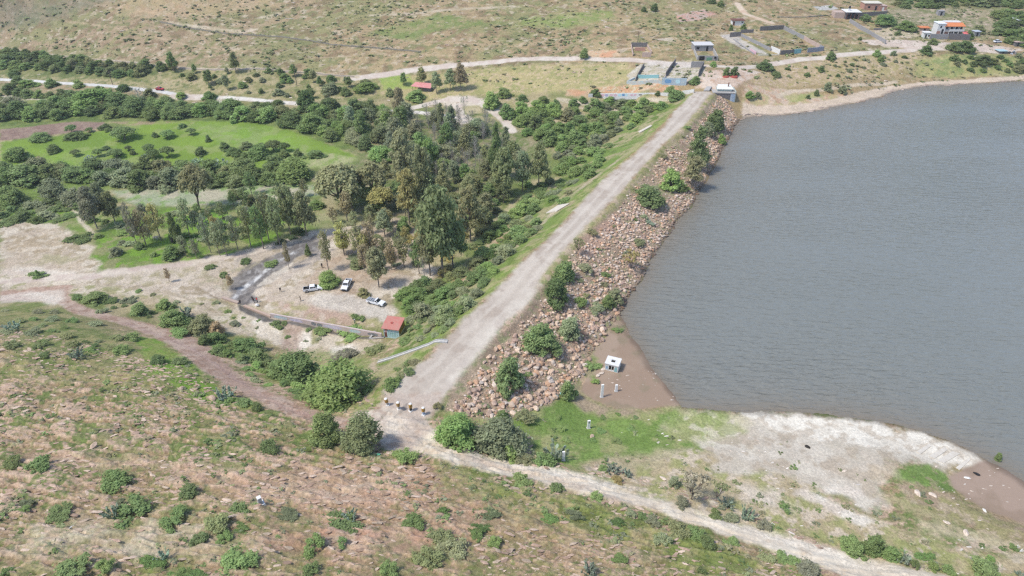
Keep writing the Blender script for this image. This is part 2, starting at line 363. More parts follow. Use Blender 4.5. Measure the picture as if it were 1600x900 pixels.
zone([(300,195),(400,200),(470,222),(480,245),(400,240),(330,215)], [(.24,.31,.12),(.20,.33,.06)], 6, 4, .6)
zone([(60,240),(140,235),(160,262),(60,272)], [(.24,.31,.11),(.19,.31,.06)], 6, 4, .6)
zone([(440,238),(520,240),(560,247),(540,262),(470,262),(430,255)], [(.40,.38,.24),(.24,.31,.11)], 1.5, 2, .7)
zone([(0,202),(60,196),(120,190),(165,191),(150,202),(60,213),(0,220)], [(.235,.165,.14),(.28,.21,.17)], .7, .7, 1, zid=6, speck=(2, 52))
zone([(165,191),(260,189),(300,192),(200,196)], [(.32,.25,.17),(.25,.30,.10)], .8, 1, .8)
zone([(0,272),(150,262),(420,262),(430,290),(180,296),(0,330)], [(.12,.18,.045),(.16,.24,.06)], 3, 2, .8)
zone([(172,298),(260,292),(400,288),(500,290),(548,300),(430,314),(300,322),(215,322)], [(.29,.33,.22),(.40,.38,.29),(.21,.30,.12)], 1.2, 1.5, 1, zid=7, speck=(6, 53))
zone([(0,330),(200,325),(400,325),(500,330),(500,365),(440,385),(400,395),(340,402),(260,415),(160,425),(130,405),(150,385),(110,370),(0,352)], [(.13,.21,.045),(.24,.25,.12),(.15,.27,.04)], 1.5, 2, .95, speck=(5, 54))
zone([(285,340),(345,330),(360,345),(330,362),(290,360)], [(.15,.33,.035),(.17,.30,.05)], 1, 1.5, .9)
zone([(560,240),(640,190),(760,190),(860,210),(830,260),(760,330),(640,350),(540,330),(500,290),(545,262)], [(.16,.19,.08),(.26,.235,.15),(.11,.16,.05)], 3, 3, .9)
zone([(500,330),(560,330),(640,350),(620,400),(540,380),(480,352)], [(.22,.25,.12),(.34,.33,.20)], 3, 3, .7)
# bare pale ground
zone([(0,352),(40,345),(95,352),(120,365),(118,380),(150,385),(140,400),(160,412),(150,425),(0,432)], [(.44,.37,.30),(.53,.47,.395),(.35,.29,.21)], 1, 1.5, .95, speck=(5, 55))
zone([(0,428),(160,423),(260,413),(340,400),(400,392),(440,376),(480,362),(560,352),(620,340),(650,352),(640,400),(715,425),(690,440),(640,448),(612,470),(625,500),(600,500),(560,500),(500,492),(420,484),(360,472),(320,465),(280,470),(220,462),(150,446),(60,450),(0,455)], [(.45,.385,.325),(.54,.48,.415),(.34,.285,.21)], 1, 1.5, .95, speck=(5, 56))
zone([(0,420),(60,418),(110,424),(150,430),(60,440),(0,438)], [(.60,.55,.49),(.53,.46,.40)], 1.5, 1, .8)
zone([(540,360),(620,350),(660,420),(600,445),(560,440),(520,400)], [(.45,.36,.28),(.36,.30,.2)], 3, 3, .6)
zone([(200,330),(130,330),(100,345),(130,365),(200,350)], [(.14,.20,.05),(.3,.28,.16)], 2, 2, .6)
zone([(105,318),(118,332),(130,350),(145,364),(138,372)], [(.6,.53,.45),(.5,.44,.36)], .5, .5, .8, kind='line', width=1.4)
zone([(420,470),(500,480),(560,490),(600,500),(600,515),(540,512),(480,497),(440,488)], [(.40,.29,.235),(.33,.30,.17),(.48,.39,.33)], 1.2, 1.5, .9, speck=(4, 57))
zone([(0,445),(0,430),(60,432),(120,436),(160,445),(280,460),(330,470),(380,478),(440,495),(520,515),(560,530),(600,532),(560,560),(500,560),(440,545),(400,530),(350,520),(300,500),(250,485),(200,475),(130,462),(60,458)], [(.47,.40,.32),(.54,.48,.40),(.30,.29,.16)], 1.5, 2, .9, speck=(4, 58))
zone([(400,492),(430,500),(448,538),(430,540),(400,520),(395,500)], [(.66,.61,.54),(.55,.49,.41)], .6, 1.5, .95)
zone([(465,520),(486,518),(484,540),(466,552),(460,545)], [(.68,.63,.56),(.58,.52,.45)], .6, 1, .95)
zone([(515,540),(550,538),(560,548),(530,560),(512,556)], [(.62,.58,.52),(.52,.46,.4)], .8, 1.2, .9)
zone([(440,500),(470,500),(465,560),(440,545)], [(.33,.24,.20),(.42,.33,.27)], 1, 1.5, .8, speck=(1.5,59))
zone([(150,455),(260,470),(330,500),(300,520),(240,495),(180,478)], [(.38,.31,.21),(.30,.28,.14)], 2, 2, .7)
zone([(300,500),(380,530),(450,560),(480,600),(430,600),(380,560),(330,540)], [(.14,.20,.05),(.22,.24,.09)], 2, 2, .8)
zone([(430,548),(520,548),(590,560),(690,530),(640,580),(600,610),(600,640),(520,645),(460,605)], [(.24,.26,.11),(.37,.32,.19),(.15,.22,.05)], 2, 2, .8)
zone([(585,565),(590,578),(570,590)], [(.45,.34,.27),(.5,.42,.33)], 1, 1, .8)
for pts, cs, st in [([(470,440),(520,400),(600,370),(640,400),(600,440),(540,470)], [(.36,.27,.20),(.45,.37,.30)], .7), ([(480,462),(560,462),(600,478),(560,488),(500,482)], [(.46,.42,.38),(.52,.48,.43)], .8), ([(300,440),(360,420),(420,405),(380,435),(350,452)], [(.30,.28,.17),(.45,.38,.30)], .7),
        ([(150,430),(300,418),(330,428),(250,445),(180,446)], [(.50,.44,.37),(.33,.30,.19)], .7), ([(20,370),(80,360),(110,380),(60,400),(10,392)], [(.36,.29,.20),(.52,.46,.38)], .7), ([(60,395),(130,398),(120,412),(40,412)], [(.32,.30,.18),(.5,.43,.35)], .7), ([(560,490),(600,470),(615,490),(600,505)], [(.42,.40,.37),(.48,.45,.41)], .8)]:
    zone(pts, cs, 1.2, 2.5, st, speck=(2.2, 89))
for pts in ([(300,447),(330,462),(365,478)], [(250,452),(300,470),(345,492)], [(0,400),(60,392),(130,402)], [(20,350),(60,372),(110,376)], [(0,380),(50,376),(90,388)], [(330,462),(345,470),(365,482)]):
    zone(pts, [(.25,.20,.14),(.33,.28,.20)], .3, .8, .6, kind='line', width=.7)
# stream bed
zone([(362,468),(360,445),(372,432),(400,412),(430,398),(455,382),(490,370),(500,378),(498,392),(470,400),(455,412),(440,425),(425,440),(400,452),(400,470),(385,476)], [(.13,.12,.12),(.20,.19,.185),(.27,.26,.26)], .8, 1.6, .95, zid=8, wet=.75, speck=(2.2, 60))
for pts in ([(398,450),(415,425),(440,410),(470,398),(500,388)], [(405,440),(440,425),(480,405),(520,390)], [(366,455),(372,430),(395,412)], [(380,470),(392,455),(404,440)]):
    zone(pts, [(.14,.13,.125),(.24,.22,.21)], .4, 1.2, .75, kind='line', width=1.6, wet=.6, speck=(1.5, 93))
zone([(400,448),(430,425),(460,408),(450,425),(425,442)], [(.56,.52,.46),(.48,.43,.37)], .5, 1.0, .8, speck=(1.5, 94))
zone([(362,430),(372,405),(400,400),(440,385),(455,376),(440,374),(380,392)], [(.30,.27,.25),(.44,.38,.33)], 1, 1, .8)
zone([(440,430),(480,402),(510,385),(520,392),(480,415),(445,440)], [(.27,.25,.24),(.42,.37,.33)], 1, 2, .7, wet=.3)
zone([(366,466),(378,450),(398,438),(420,420),(440,405),(460,395)], [(.75,.76,.78),(.3,.3,.32)], .5, .8, .65, kind='line', width=1.2, speck=(1.2, 61))
zone([(372,476),(386,480),(404,488),(424,498),(500,512),(584,527),(578,530),(500,517),(430,503),(412,503),(390,493),(374,484)], [(.09,.085,.08),(.13,.125,.12)], .25, .3, .95, zid=8, wet=.8, speck=(2,86))
# --- downstream face of the dam
zone([(640,575),(668,556),(700,520),(750,472),(800,422),(850,376),(925,297),(1008,222),(1050,172),(1082,148),(1060,148),(1020,165),(960,200),(900,250),(840,310),(790,350),(740,400),(700,430),(650,450),(625,480),(640,520),(600,570)], [(.15,.225,.055),(.31,.285,.165),(.11,.17,.04)], 1.5, 2, .92, speck=(5, 62))
zone([(660,555),(690,526),(745,473),(795,423),(850,372),(923,294),(1003,222),(1046,176),(1080,148)], [(.20,.265,.075),(.31,.30,.15),(.15,.20,.06)], 1.0, 2.2, .85, kind='line', width=3.6)
zone([(700,465),(750,425),(780,390),(800,355),(790,345),(770,370),(740,410),(705,440)], [(.46,.36,.27),(.40,.25,.18),(.3,.28,.16)], 1, 1.5, .8, speck=(1.6, 63))
zone([(715,450),(760,415),(800,390),(850,345),(900,300),(950,262),(985,236)], [(.45,.38,.30),(.3,.29,.16)], .5, 1.4, .7, kind='line', width=2.0)
zone([(632,360),(660,350),(720,372),(760,362),(790,335),(800,320)], [(.52,.45,.33),(.42,.37,.24)], .8, .8, .85, kind='line', width=3.0)
zone([(590,575),(620,560),(655,560),(640,590),(610,612),(600,600)], [(.36,.31,.2),(.25,.27,.11)], 1.5, 1, .8)
# --- far side
def road(pts, wd, cols=(PALEPINK, (.56,.51,.46)), zid=4, st=1.0, **k): zone(pts, list(cols), .5, .5, st, kind='line', width=wd, zid=zid, **k)
zone([(560,135),(640,118),(740,108),(850,100),(980,97),(1000,110),(960,140),(860,145),(760,150),(640,160)], [(.40,.35,.18),(.30,.30,.13),(.47,.38,.25)], 2, 2, .8, speck=(3, 64))
zone([(590,120),(640,116),(650,138),(600,140)], [(.24,.34,.08),(.28,.34,.10)], .8, .8, .85)
zone([(690,152),(760,150),(800,190),(860,200),(1000,170),(1040,160),(1040,150),(860,152)], [(.37,.31,.2),(.29,.27,.13),(.47,.39,.3)], 2, 2, .85)
zone([(700,150),(740,150),(760,156),(755,165),(700,168),(690,160)], [(.52,.46,.39),(.58,.52,.45)], 1, 1, .9)
zone([(0,124),(40,126),(130,132),(250,143),(330,153)], [(.60,.60,.60),(.52,.52,.52)], .3, .3, 1, kind='line', width=2.8, zid=4)
road([(330,153),(420,158),(500,164),(560,170),(640,174),(700,182),(735,188)], 3.2, ((.62,.60,.57),(.55,.51,.47)))
road([(275,150),(312,152)], 6, st=.9)
road([(340,158),(375,170),(400,172)], 3.0, ((.6,.56,.5),(.5,.46,.4)), st=.8)
road([(640,170),(680,160),(700,155),(740,156),(758,165),(790,188),(800,205)], 4.6)
road([(715,165),(720,180),(740,190),(700,192)], 4.0)
road([(755,162),(775,172),(800,182),(830,190),(860,200)], 3.2)
zone([(722,167),(750,164),(752,176),(730,180)], [(.36,.33,.19),(.42,.37,.25)], .5, .6, .9)
road([(555,122),(600,117),(640,110),(700,103),(760,98),(830,92),(905,91),(980,93),(1060,99),(1095,103),(1150,106),(1200,101),(1250,93),(1300,88),(1370,82),(1430,77),(1475,76)], 4.6)
zone([(1010,96),(1095,96),(1100,108),(1010,104)], [(.56,.52,.49),(.50,.45,.41)], 1, 1, .9)
road([(0,151),(60,154),(110,155)], 3.0, st=.8)
zone([(0,74),(60,83),(130,92),(250,103),(380,108),(480,113),(560,121)], [(.52,.45,.37),(.42,.36,.26)], .4, .5, .85, kind='line', width=1.8)
zone([(250,35),(300,45),(370,54),(440,58),(540,72),(610,77),(662,81)], [(.10,.10,.06),(.16,.15,.09)], .4, .6, .7, kind='line', width=1.5)
zone([(262,36),(330,44),(380,50),(400,46)], [(.56,.49,.40),(.44,.38,.27)], 1.2, 1.5, .7, kind='line', width=3)
zone([(580,24),(640,22),(700,15),(800,10)], [(.52,.45,.36),(.42,.36,.26)], 1, 1, .7, kind='line', width=3)
for pts in ([(40,20),(160,40),(300,72),(420,84)], [(600,60),(760,70),(900,66),(1010,72)], [(820,6),(900,30),(960,50)], [(120,0),(240,20),(330,24),(420,40)], [(480,90),(600,84),(720,88)]):
    zone(pts, [(.46,.36,.26),(.38,.30,.19)], .5, 1.2, .6, kind='line', width=1.3)
for pts in ([(660,82),(700,60),(730,40)], [(300,100),(330,70),(340,50)], [(880,88),(900,60),(930,40)], [(150,90),(180,60),(230,38)]):
    zone(pts, [(.17,.19,.08),(.25,.24,.11)], .8, 2.0, .7, kind='line', width=2.4)
zone([(400,28),(450,16),(420,30)], [(.56,.49,.4),(.46,.4,.3)], 1.5, 1.5, .7)
zone([(570,55),(620,38),(700,20),(730,32),(800,36),(700,45),(640,62)], [(.16,.22,.07),(.26,.26,.12)], 3, 3, .8)
zone([(810,30),(900,20),(960,15),(960,30),(880,45),(810,40)], [(.2,.27,.08),(.3,.3,.14)], 3, 3, .7)
zone([(200,-5),(420,-5),(430,12),(280,30),(180,25)], [(.48,.35,.22),(.42,.33,.22)], 4, 4, .5)
zone([(0,-5),(180,-5),(100,30),(0,45)], [(.15,.16,.11),(.23,.20,.15)], 6, 4, .7)  # cloud shadow over the top left corner, painted into the hill colour
zone([(915,80),(965,78),(970,88),(915,90)], [(.53,.30,.19),(.50,.38,.26)], .5, .8, .95)
zone([(965,78),(1000,73),(1010,72)], [(.5,.42,.32),(.45,.37,.28)], .3, .4, .9, kind='line', width=1.5)
zone([(1057,24),(1100,15),(1118,22),(1090,32),(1060,35)], [(.47,.28,.23),(.42,.33,.30)], .5, .8, .9)
zone([(1020,62),(1050,58),(1055,64)], [(.55,.49,.42),(.5,.44,.36)], 1, 1, .7)
road([(1152,5),(1158,14),(1165,22),(1185,29),(1205,36)], 3.6, ((.50,.38,.29),(.55,.46,.37)))
zone([(1125,55),(1150,52),(1160,62),(1185,75),(1200,86),(1170,80),(1140,66)], [(.43,.41,.40),(.50,.46,.42)], .8, 1, .85)
zone([(1270,10),(1300,8),(1310,14),(1280,16)], [(.47,.47,.47),(.42,.42,.42)], .6, .6, .9)
zone([(940,136),(985,132),(1060,136),(1085,143),(1060,147),(945,146),(880,148)], [(.50,.29,.18),(.40,.31,.18),(.53,.45,.35)], .5, 1, .9, speck=(2,65))
zone([(885,140),(920,142),(920,152),(885,150)], [(.5,.29,.18),(.45,.33,.22)], .6, .8, .85)
zone([(870,152),(1045,152),(1045,157),(870,158)], [(.52,.46,.38),(.45,.4,.3)], .5, .5, .9)
zone([(980,118),(1000,100),(1085,105),(1105,108),(1090,130),(985,130)], [(.50,.47,.43),(.43,.39,.32),(.30,.30,.19)], .6, .6, .9, speck=(2.5, 66))
zone([(1086,138),(1100,112),(1130,108),(1180,110),(1200,118),(1165,125),(1150,135),(1120,142)], [(.50,.40,.335),(.55,.47,.41),(.46,.33,.25)], .8, 1, .95, speck=(4, 67))
zone([(1165,130),(1230,140),(1300,148),(1380,146),(1290,168),(1190,182),(1164,184),(1158,160)], [(.51,.41,.33),(.40,.35,.2),(.46,.31,.22)], 1, 1.5, .9, speck=(3, 68))
zone([(1160,162),(1230,165),(1290,158),(1390,134),(1450,127),(1530,122),(1600,117),(1600,124),(1520,131),(1440,136),(1380,150),(1290,172),(1210,182),(1160,186)], [(.54,.45,.37),(.49,.41,.33)], .6, .8, .95)
zone([(1215,150),(1240,142),(1290,140),(1340,132),(1400,128)], [(.55,.47,.38),(.5,.42,.33)], .4, .5, .8, kind='line', width=2.2)
zone([(1225,152),(1275,143),(1290,150),(1240,160)], [(.27,.31,.11),(.36,.35,.17)], .8, 1, .8)
zone([(1200,105),(1300,92),(1400,84),(1440,84),(1440,100),(1390,118),(1300,128),(1220,138),(1170,130)], [(.40,.32,.20),(.33,.29,.14),(.50,.39,.30)], 1.5, 2, .8, speck=(2.5, 69))
zone([(1430,95),(1480,85),(1560,85),(1600,90),(1600,115),(1500,122),(1430,118)], [(.19,.24,.09),(.34,.32,.15),(.27,.29,.11)], 1.5, 2, .85)
zone([(1400,0),(1600,0),(1600,14),(1400,14)], [(.13,.16,.07),(.24,.22,.13)], 3, 3, .8)
zone([(1370,18),(1440,10),(1600,18),(1600,55),(1530,60),(1420,50)], [(.28,.25,.17),(.17,.19,.09),(.42,.34,.27)], 2, 3, .85, speck=(4, 70))
zone([(1400,62),(1470,66),(1520,66),(1575,74),(1600,78),(1560,84),(1510,78),(1430,76),(1360,70),(1340,62)], [(.51,.43,.385),(.57,.50,.45)], .6, .8, .9)
zone([(1380,40),(1420,42),(1440,58),(1370,62),(1360,52)], [(.5,.43,.35),(.4,.35,.25)], 1, 1, .8)
zone([(1150,110),(1195,105),(1185,102)], [(.5,.47,.45),(.5,.46,.4)], 1, 1, .8)
# --- the crest
zone([(a, b) for a, b in CR_L[::1]] + [(a, b) for a, b in CR_R[::-1]], [(.43,.38,.335),(.49,.44,.39),(.385,.33,.285)], .9, 1.4, 1, zid=1, speck=(7, 71))
zone([(706,600),(720,575),(750,545),(775,512),(800,490),(850,440),(880,405),(915,360)], [(.57,.53,.475),(.46,.41,.37)], 1.5, 1.2, .7, kind='line', width=2.6, zid=1, speck=(6, 72))
for off in (.32, .68):
    mid = [(a[0] + (b[0] - a[0]) * off, a[1] + (b[1] - a[1]) * off) for a, b in zip(CR_L, CR_R)]
    zone(mid, [(.55,.505,.455),(.50,.455,.405)], .35, .45, .55, kind='line', width=.9, zid=1, speck=(9, 87))
mid = [(a[0] + (b[0] - a[0]) * .5, a[1] + (b[1] - a[1]) * .5) for a, b in zip(CR_L, CR_R)]
zone(mid, [(.37,.32,.275),(.42,.375,.33)], .5, .6, .45, kind='line', width=1.0, zid=1, speck=(4, 88))
# --- junction, right road, track
zone([(600,612),(690,615),(686,640),(665,655),(680,672),(700,700),(680,715),(640,706),(600,705),(590,690),(600,670),(540,660),(560,645),(590,640),(598,625)], [(.44,.375,.33),(.50,.445,.39),(.41,.335,.285)], .8, .8, 1, zid=2, speck=(4, 73))
zone([(680,668),(700,695),(740,705),(800,722),(850,730),(900,739),(950,749),(1000,760),(1040,772),(1070,784),(1100,792),(1150,807),(1200,828),(1250,844),(1300,858),(1370,874),(1420,886),(1480,898),(1560,930),(1480,960),(1340,912),(1300,893),(1250,877),(1200,861),(1150,843),(1100,823),(1050,808),(1000,793),(950,779),(900,768),(850,757),(800,746),(740,730),(690,716),(640,706)], [(.57,.505,.425),(.63,.575,.495),(.52,.445,.36)], .6, .9, 1, zid=2, speck=(4, 74))
zone([(800,728),(870,738),(960,757),(1040,780),(1110,802),(1190,832),(1300,864),(1400,888)], [(.68,.63,.56),(.60,.545,.475)], .8, .8, .7, kind='line', width=2.6)
zone([(700,704),(800,735),(880,755),(960,780)], [(.46,.37,.31),(.54,.46,.38)], .8, .8, .6, kind='line', width=1.6)
zone([(590,690),(600,662),(545,656),(500,644),(460,630),(430,614),(400,603),(376,592),(360,574),(340,556),(320,535),(290,522),(255,510),(235,505),(200,498),(165,488),(140,482),(115,470),(105,455),(120,446),(60,448),(0,455),(0,470),(60,470),(95,476),(110,488),(150,498),(190,508),(230,522),(260,536),(295,561),(320,580),(350,600),(395,622),(430,641),(470,655),(515,666),(560,680)], [(.375,.27,.22),(.45,.345,.285),(.33,.225,.175)], .7, .8, 1, zid=3, speck=(3, 75))
zone([(0,462),(40,455),(80,460),(100,480),(90,470),(40,472),(0,474)], [(.56,.50,.45),(.5,.43,.39)], .8, 1, .8)
zone([(30,462),(70,455),(100,452),(100,470),(85,478)], [(.62,.57,.51),(.54,.48,.42)], .8, 1, .8)
zone([(0,440),(60,436),(140,432),(220,420),(300,410),(360,400),(420,386)], [(.47,.39,.355),(.56,.50,.44)], .6, .8, .85, kind='line', width=3.4, zid=4)
zone([(560,660),(640,650),(640,680),(600,690)], [(.60,.55,.49),(.54,.47,.41)], 1.2, 1, .6)
zone([(200,505),(300,545),(380,600),(440,635),(500,655)], [(.33,.23,.205),(.42,.31,.28)], .3, .5, .55, kind='line', width=.9)
# --- lake shore
zone([(700,640),(740,655),(860,632),(900,602),(940,640),(1000,645),(1060,638),(1130,645),(1160,660),(1150,700),(1080,720),(1000,715),(930,720),(900,735),(830,720),(760,705),(700,690)], [(.15,.235,.06),(.29,.30,.14),(.18,.27,.075)], 1.5, 2, .95, speck=(5, 76))
zone([(930,720),(1000,715),(1100,700),(1160,690),(1250,745),(1340,800),(1500,860),(1600,880),(1600,905),(1480,900),(1400,880),(1260,843),(1110,803),(1000,770),(930,745),(900,735)], [(.40,.335,.22),(.29,.30,.13),(.50,.43,.34)], 1.5, 2, .95, speck=(3.5, 77))
zone([(930,730),(1000,708),(1060,705),(1040,722),(960,742)], [(.44,.36,.27),(.38,.34,.22)], 2, 2, .8)
zone([(1090,690),(1150,648),(1200,642),(1330,654),(1440,678),(1520,706),(1540,720),(1490,735),(1440,730),(1400,725),(1380,760),(1400,800),(1340,790),(1300,770),(1240,750),(1180,740),(1120,735)], [(.47,.425,.365),(.54,.50,.44),(.42,.365,.30)], 1.5, 2.5, .95, speck=(6, 78), even=.4)
zone([(1060,640),(1140,645),(1180,655),(1140,690),(1080,690),(1040,670)], [(.50,.47,.32),(.3,.33,.15),(.57,.52,.42)], 2, 2, .7)
zone([(1160,645),(1240,648),(1340,656),(1440,680),(1525,710),(1515,728),(1460,725),(1400,705),(1300,690),(1200,668)], [(.66,.63,.57),(.58,.545,.485),(.50,.45,.385)], .8, 1.6, .95, speck=(3, 79), even=.4)
zone([(1250,762),(1310,785),(1360,815),(1350,822),(1300,800),(1240,772)], [(.66,.62,.56),(.56,.5,.44)], .8, 1, .9)
zone([(1280,760),(1350,765),(1350,775),(1290,772)], [(.66,.62,.56),(.58,.52,.46)], 1, 1.2, .8)
zone([(1150,755),(1210,765),(1240,790),(1190,795),(1150,775)], [(.50,.43,.36),(.58,.52,.45)], 2, 2, .8)
zone([(1420,722),(1450,724),(1480,742),(1495,770),(1470,768),(1440,760),(1410,748),(1385,755),(1400,735)], [(.14,.22,.06),(.17,.26,.075),(.26,.25,.14)], .6, 1, .95, speck=(2, 80))
zone([(1380,765),(1420,780),(1480,805),(1460,815),(1400,795),(1370,775)], [(.2,.28,.08),(.36,.32,.19)], 1.5, 2, .8)
zone([(1400,755),(1480,770),(1560,810),(1600,820),(1600,860),(1500,815),(1420,785)], [(.33,.255,.19),(.28,.26,.13),(.40,.33,.24)], 1.2, 1.5, .9)
zone([(1360,730),(1400,725),(1400,745),(1370,755)], [(.40,.34,.25),(.45,.38,.29)], 1, 1.5, .7)
zone([(1430,810),(1520,830),(1600,850),(1600,870),(1500,845),(1440,825)], [(.55,.48,.39),(.45,.39,.27)], 1.2, 1.5, .8)
zone(MUD_PX, [(.29,.215,.165),(.33,.255,.20),(.25,.20,.145)], .5, .5, 1, zid=9, wet=.55, speck=(7, 81))
zone([(915,590),(905,612),(925,628),(960,640),(1005,641),(1055,634),(1050,642),(1000,655),(950,655),(905,640),(885,618),(890,600)], [(.33,.255,.20),(.25,.27,.12)], 1, 1, .85)
zone([(925,596),(915,585),(912,565),(925,552),(935,560),(930,580),(935,600)], [(.17,.24,.07),(.28,.25,.16)], .7, .8, .8)
zone(MUD2_PX, [(.27,.205,.16),(.32,.245,.20)], .5, .6, 1, zid=9, wet=.5, speck=(5, 82))
# --- bed under the rocks of the upstream face
RIP_PX = [(1116,146),(1091,178),(1069,203),(1038,228),(1018,252),(995,278),(975,303),(930,350),(905,377),(880,402),(862,427),(845,452),(827,477),(800,505),(778,525),(757,548),(742,568),(722,590),(706,612),(690,640),(740,652),(800,652),(860,632),(893,602),(912,585),(922,562),(928,548),(945,526),(957,502)] + LAKE_PX[-14:] + LAKE_PX[:2] + [(1140,165),(1130,150)]
zone(RIP_PX, [(.29,.22,.165),(.38,.30,.225),(.25,.25,.14)], .8, 1, .95, speck=(2, 83))
zone([(1112,150),(1085,185),(1050,222),(1018,255),(975,305),(925,352),(900,380),(875,408),(850,440)], [(.30,.28,.14),(.42,.34,.25),(.22,.24,.09)], .7, .8, .85, kind='line', width=2.6)
zone([(905,372),(960,332),(970,345),(930,395),(900,400)], [(.42,.28,.22),(.46,.34,.27)], 1, 1.2, .8)
# damp, darker margin at the water's edge
lkd = np.full(len(x), 99.0); iv = np.nonzero(vis)[0]; lkd[iv] = lake_d(x[iv], y[iv])
edge = (1 - ss(.0, 1.9, lkd + 1.8 * (nz(3, 3, 90) - .5))) * (lkd > -6)
Cc = mixc(Cc, Cc * .55 + c3(.02, .015, .012), edge.astype(np.float32)); WET = np.maximum(WET, .5 * edge)
under = lkd < -1.0; Cc[under] = (.12, .10, .08)
ZONE[(lkd < 0)] = 0
Cc *= np.array([1.0, .975, .90], np.float32)      # the soils here are a shade warmer than their first guesses

# ------------------------------------------------------------------ split the sheet into the named surfaces, sharing their borders
NYr, NXr = XX.shape
V3 = np.stack([x, y, z], -1).astype(np.float32)
ii = np.arange(NYr * NXr).reshape(NYr, NXr)
Q = np.stack([ii[:-1, :-1], ii[:-1, 1:], ii[1:, 1:], ii[1:, :-1]], -1).reshape(-1, 4)
zq = ZONE[Q]; zf = np.where((zq[:, 0] == zq[:, 2]) | (zq[:, 0] == zq[:, 1]), zq[:, 0], np.where(zq[:, 2] == zq[:, 3], zq[:, 2], zq[:, 0]))
def mesh_np(name, verts, faces, mats, smooth=True, fmat=None, k=None, attrs=None):
    me = bpy.data.meshes.new(name); verts = np.ascontiguousarray(verts, np.float32); faces = np.ascontiguousarray(faces, np.int32)
    k = faces.shape[1]
    me.vertices.add(len(verts)); me.vertices.foreach_set('co', verts.ravel())
    me.loops.add(faces.size); me.loops.foreach_set('vertex_index', faces.ravel())
    me.polygons.add(len(faces)); me.polygons.foreach_set('loop_start', np.arange(0, faces.size, k, dtype=np.int32))
    try: me.polygons.foreach_set('loop_total', np.full(len(faces), k, np.int32))
    except Exception: pass
    me.polygons.foreach_set('use_smooth', np.full(len(faces), smooth))
    if fmat is not None: me.polygons.foreach_set('material_index', np.ascontiguousarray(fmat, np.int32))
    for m in mats: me.materials.append(m)
    for nm, (typ, data) in (attrs or {}).items():
        a = me.attributes.new(nm, typ, 'POINT'); a.data.foreach_set('color' if 'COLOR' in typ else 'value', np.ascontiguousarray(data, np.float32).ravel())
    me.update(calc_edges=True); return me
def link(name, me, parent=None, **props):
    o = bpy.data.objects.new(name, me); col.objects.link(o)
    if parent: o.parent = parent
    for k, v in props.items(): o[k] = v
    return o
ZN = {0: 'ground', 1: 'dam_crest_road', 2: 'dirt_road', 3: 'rutted_track', 4: 'valley_road', 5: 'green_field', 6: 'ploughed_field', 7: 'crop_field', 8: 'stream_bed', 9: 'mud_flat'}
for zi, nm in ZN.items():
    f = Q[zf == zi]
    if not len(f): continue
    u_, inv = np.unique(f, return_inverse=True)
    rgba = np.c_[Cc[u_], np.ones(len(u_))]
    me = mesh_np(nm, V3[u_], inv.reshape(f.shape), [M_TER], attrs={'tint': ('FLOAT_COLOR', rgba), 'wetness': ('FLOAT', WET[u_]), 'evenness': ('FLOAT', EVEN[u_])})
    link(nm, me, kind='structure')

# ------------------------------------------------------------------ the reservoir
def water_material():
    m = bpy.data.materials.new('murky_water'); m.use_nodes = True; nt = m.node_tree; N = nt.nodes; L = nt.links
    p = N['Principled BSDF']; p.inputs['Roughness'].default_value = .16; p.inputs['IOR'].default_value = 1.33
    p.inputs['Specular IOR Level'].default_value = .5
    tc = N.new('ShaderNodeTexCoord'); mp = N.new('ShaderNodeMapping'); mp.inputs['Rotation'].default_value = (0, 0, R(30)); mp.inputs['Scale'].default_value = (.26, 1.0, 1)
    L.new(tc.outputs['Object'], mp.inputs[0])
    n = N.new('ShaderNodeTexNoise'); n.inputs['Scale'].default_value = .95; n.inputs['Detail'].default_value = 2.5; n.inputs['Roughness'].default_value = .6; n.inputs['Distortion'].default_value = .4
    L.new(mp.outputs[0], n.inputs['Vector'])
    b = N.new('ShaderNodeBump'); b.inputs['Strength'].default_value = 1.0; b.inputs['Distance'].default_value = 1.0
    L.new(n.outputs[0], b.inputs['Height']); L.new(b.outputs[0], p.inputs['Normal'])
    n5 = N.new('ShaderNodeTexNoise'); n5.inputs['Scale'].default_value = .035; n5.inputs['Detail'].default_value = 4; L.new(mp.outputs[0], n5.inputs['Vector'])
    s5 = N.new('ShaderNodeMapRange'); s5.inputs[1].default_value = .35; s5.inputs[2].default_value = .65; s5.inputs[3].default_value = .45; s5.inputs[4].default_value = 1.0; L.new(n5.outputs[0], s5.inputs[0]); L.new(s5.outputs[0], b.inputs['Strength'])
    n2 = N.new('ShaderNodeTexNoise'); n2.inputs['Scale'].default_value = .012; n2.inputs['Detail'].default_value = 3
    L.new(tc.outputs['Object'], n2.inputs['Vector'])
    mx = N.new('ShaderNodeMix'); mx.data_type = 'RGBA'; mx.inputs[6].default_value = (.172, .184, .165, 1); mx.inputs[7].default_value = (.215, .228, .212, 1)
    L.new(n2.outputs[0], mx.inputs[0])
    sh = N.new('ShaderNodeAttribute'); sh.attribute_name = 'shallow'; m3 = N.new('ShaderNodeMix'); m3.data_type = 'RGBA'; m3.inputs[7].default_value = (.20, .175, .135, 1)
    L.new(sh.outputs['Fac'], m3.inputs[0]); L.new(mx.outputs[2], m3.inputs[6]); L.new(m3.outputs[2], p.inputs['Base Color'])
    return m
M_WATER = water_material()
lk4 = (lkd < 5.0); fq = Q[lk4[Q].any(1)]
def _water():
    u_, inv = np.unique(fq, return_inverse=True); v = V3[u_].copy(); v[:, 2] = 0
    me = mesh_np('reservoir_water', v, inv.reshape(fq.shape), [M_WATER], attrs={'shallow': ('FLOAT', (.75 * np.exp(-np.maximum(-lkd[u_], 0) / 3.5) + .35 * np.exp(-np.maximum(-lkd[u_], 0) / 16)).astype(np.float32))}); return link('reservoir_water', me, kind='structure')
_water()
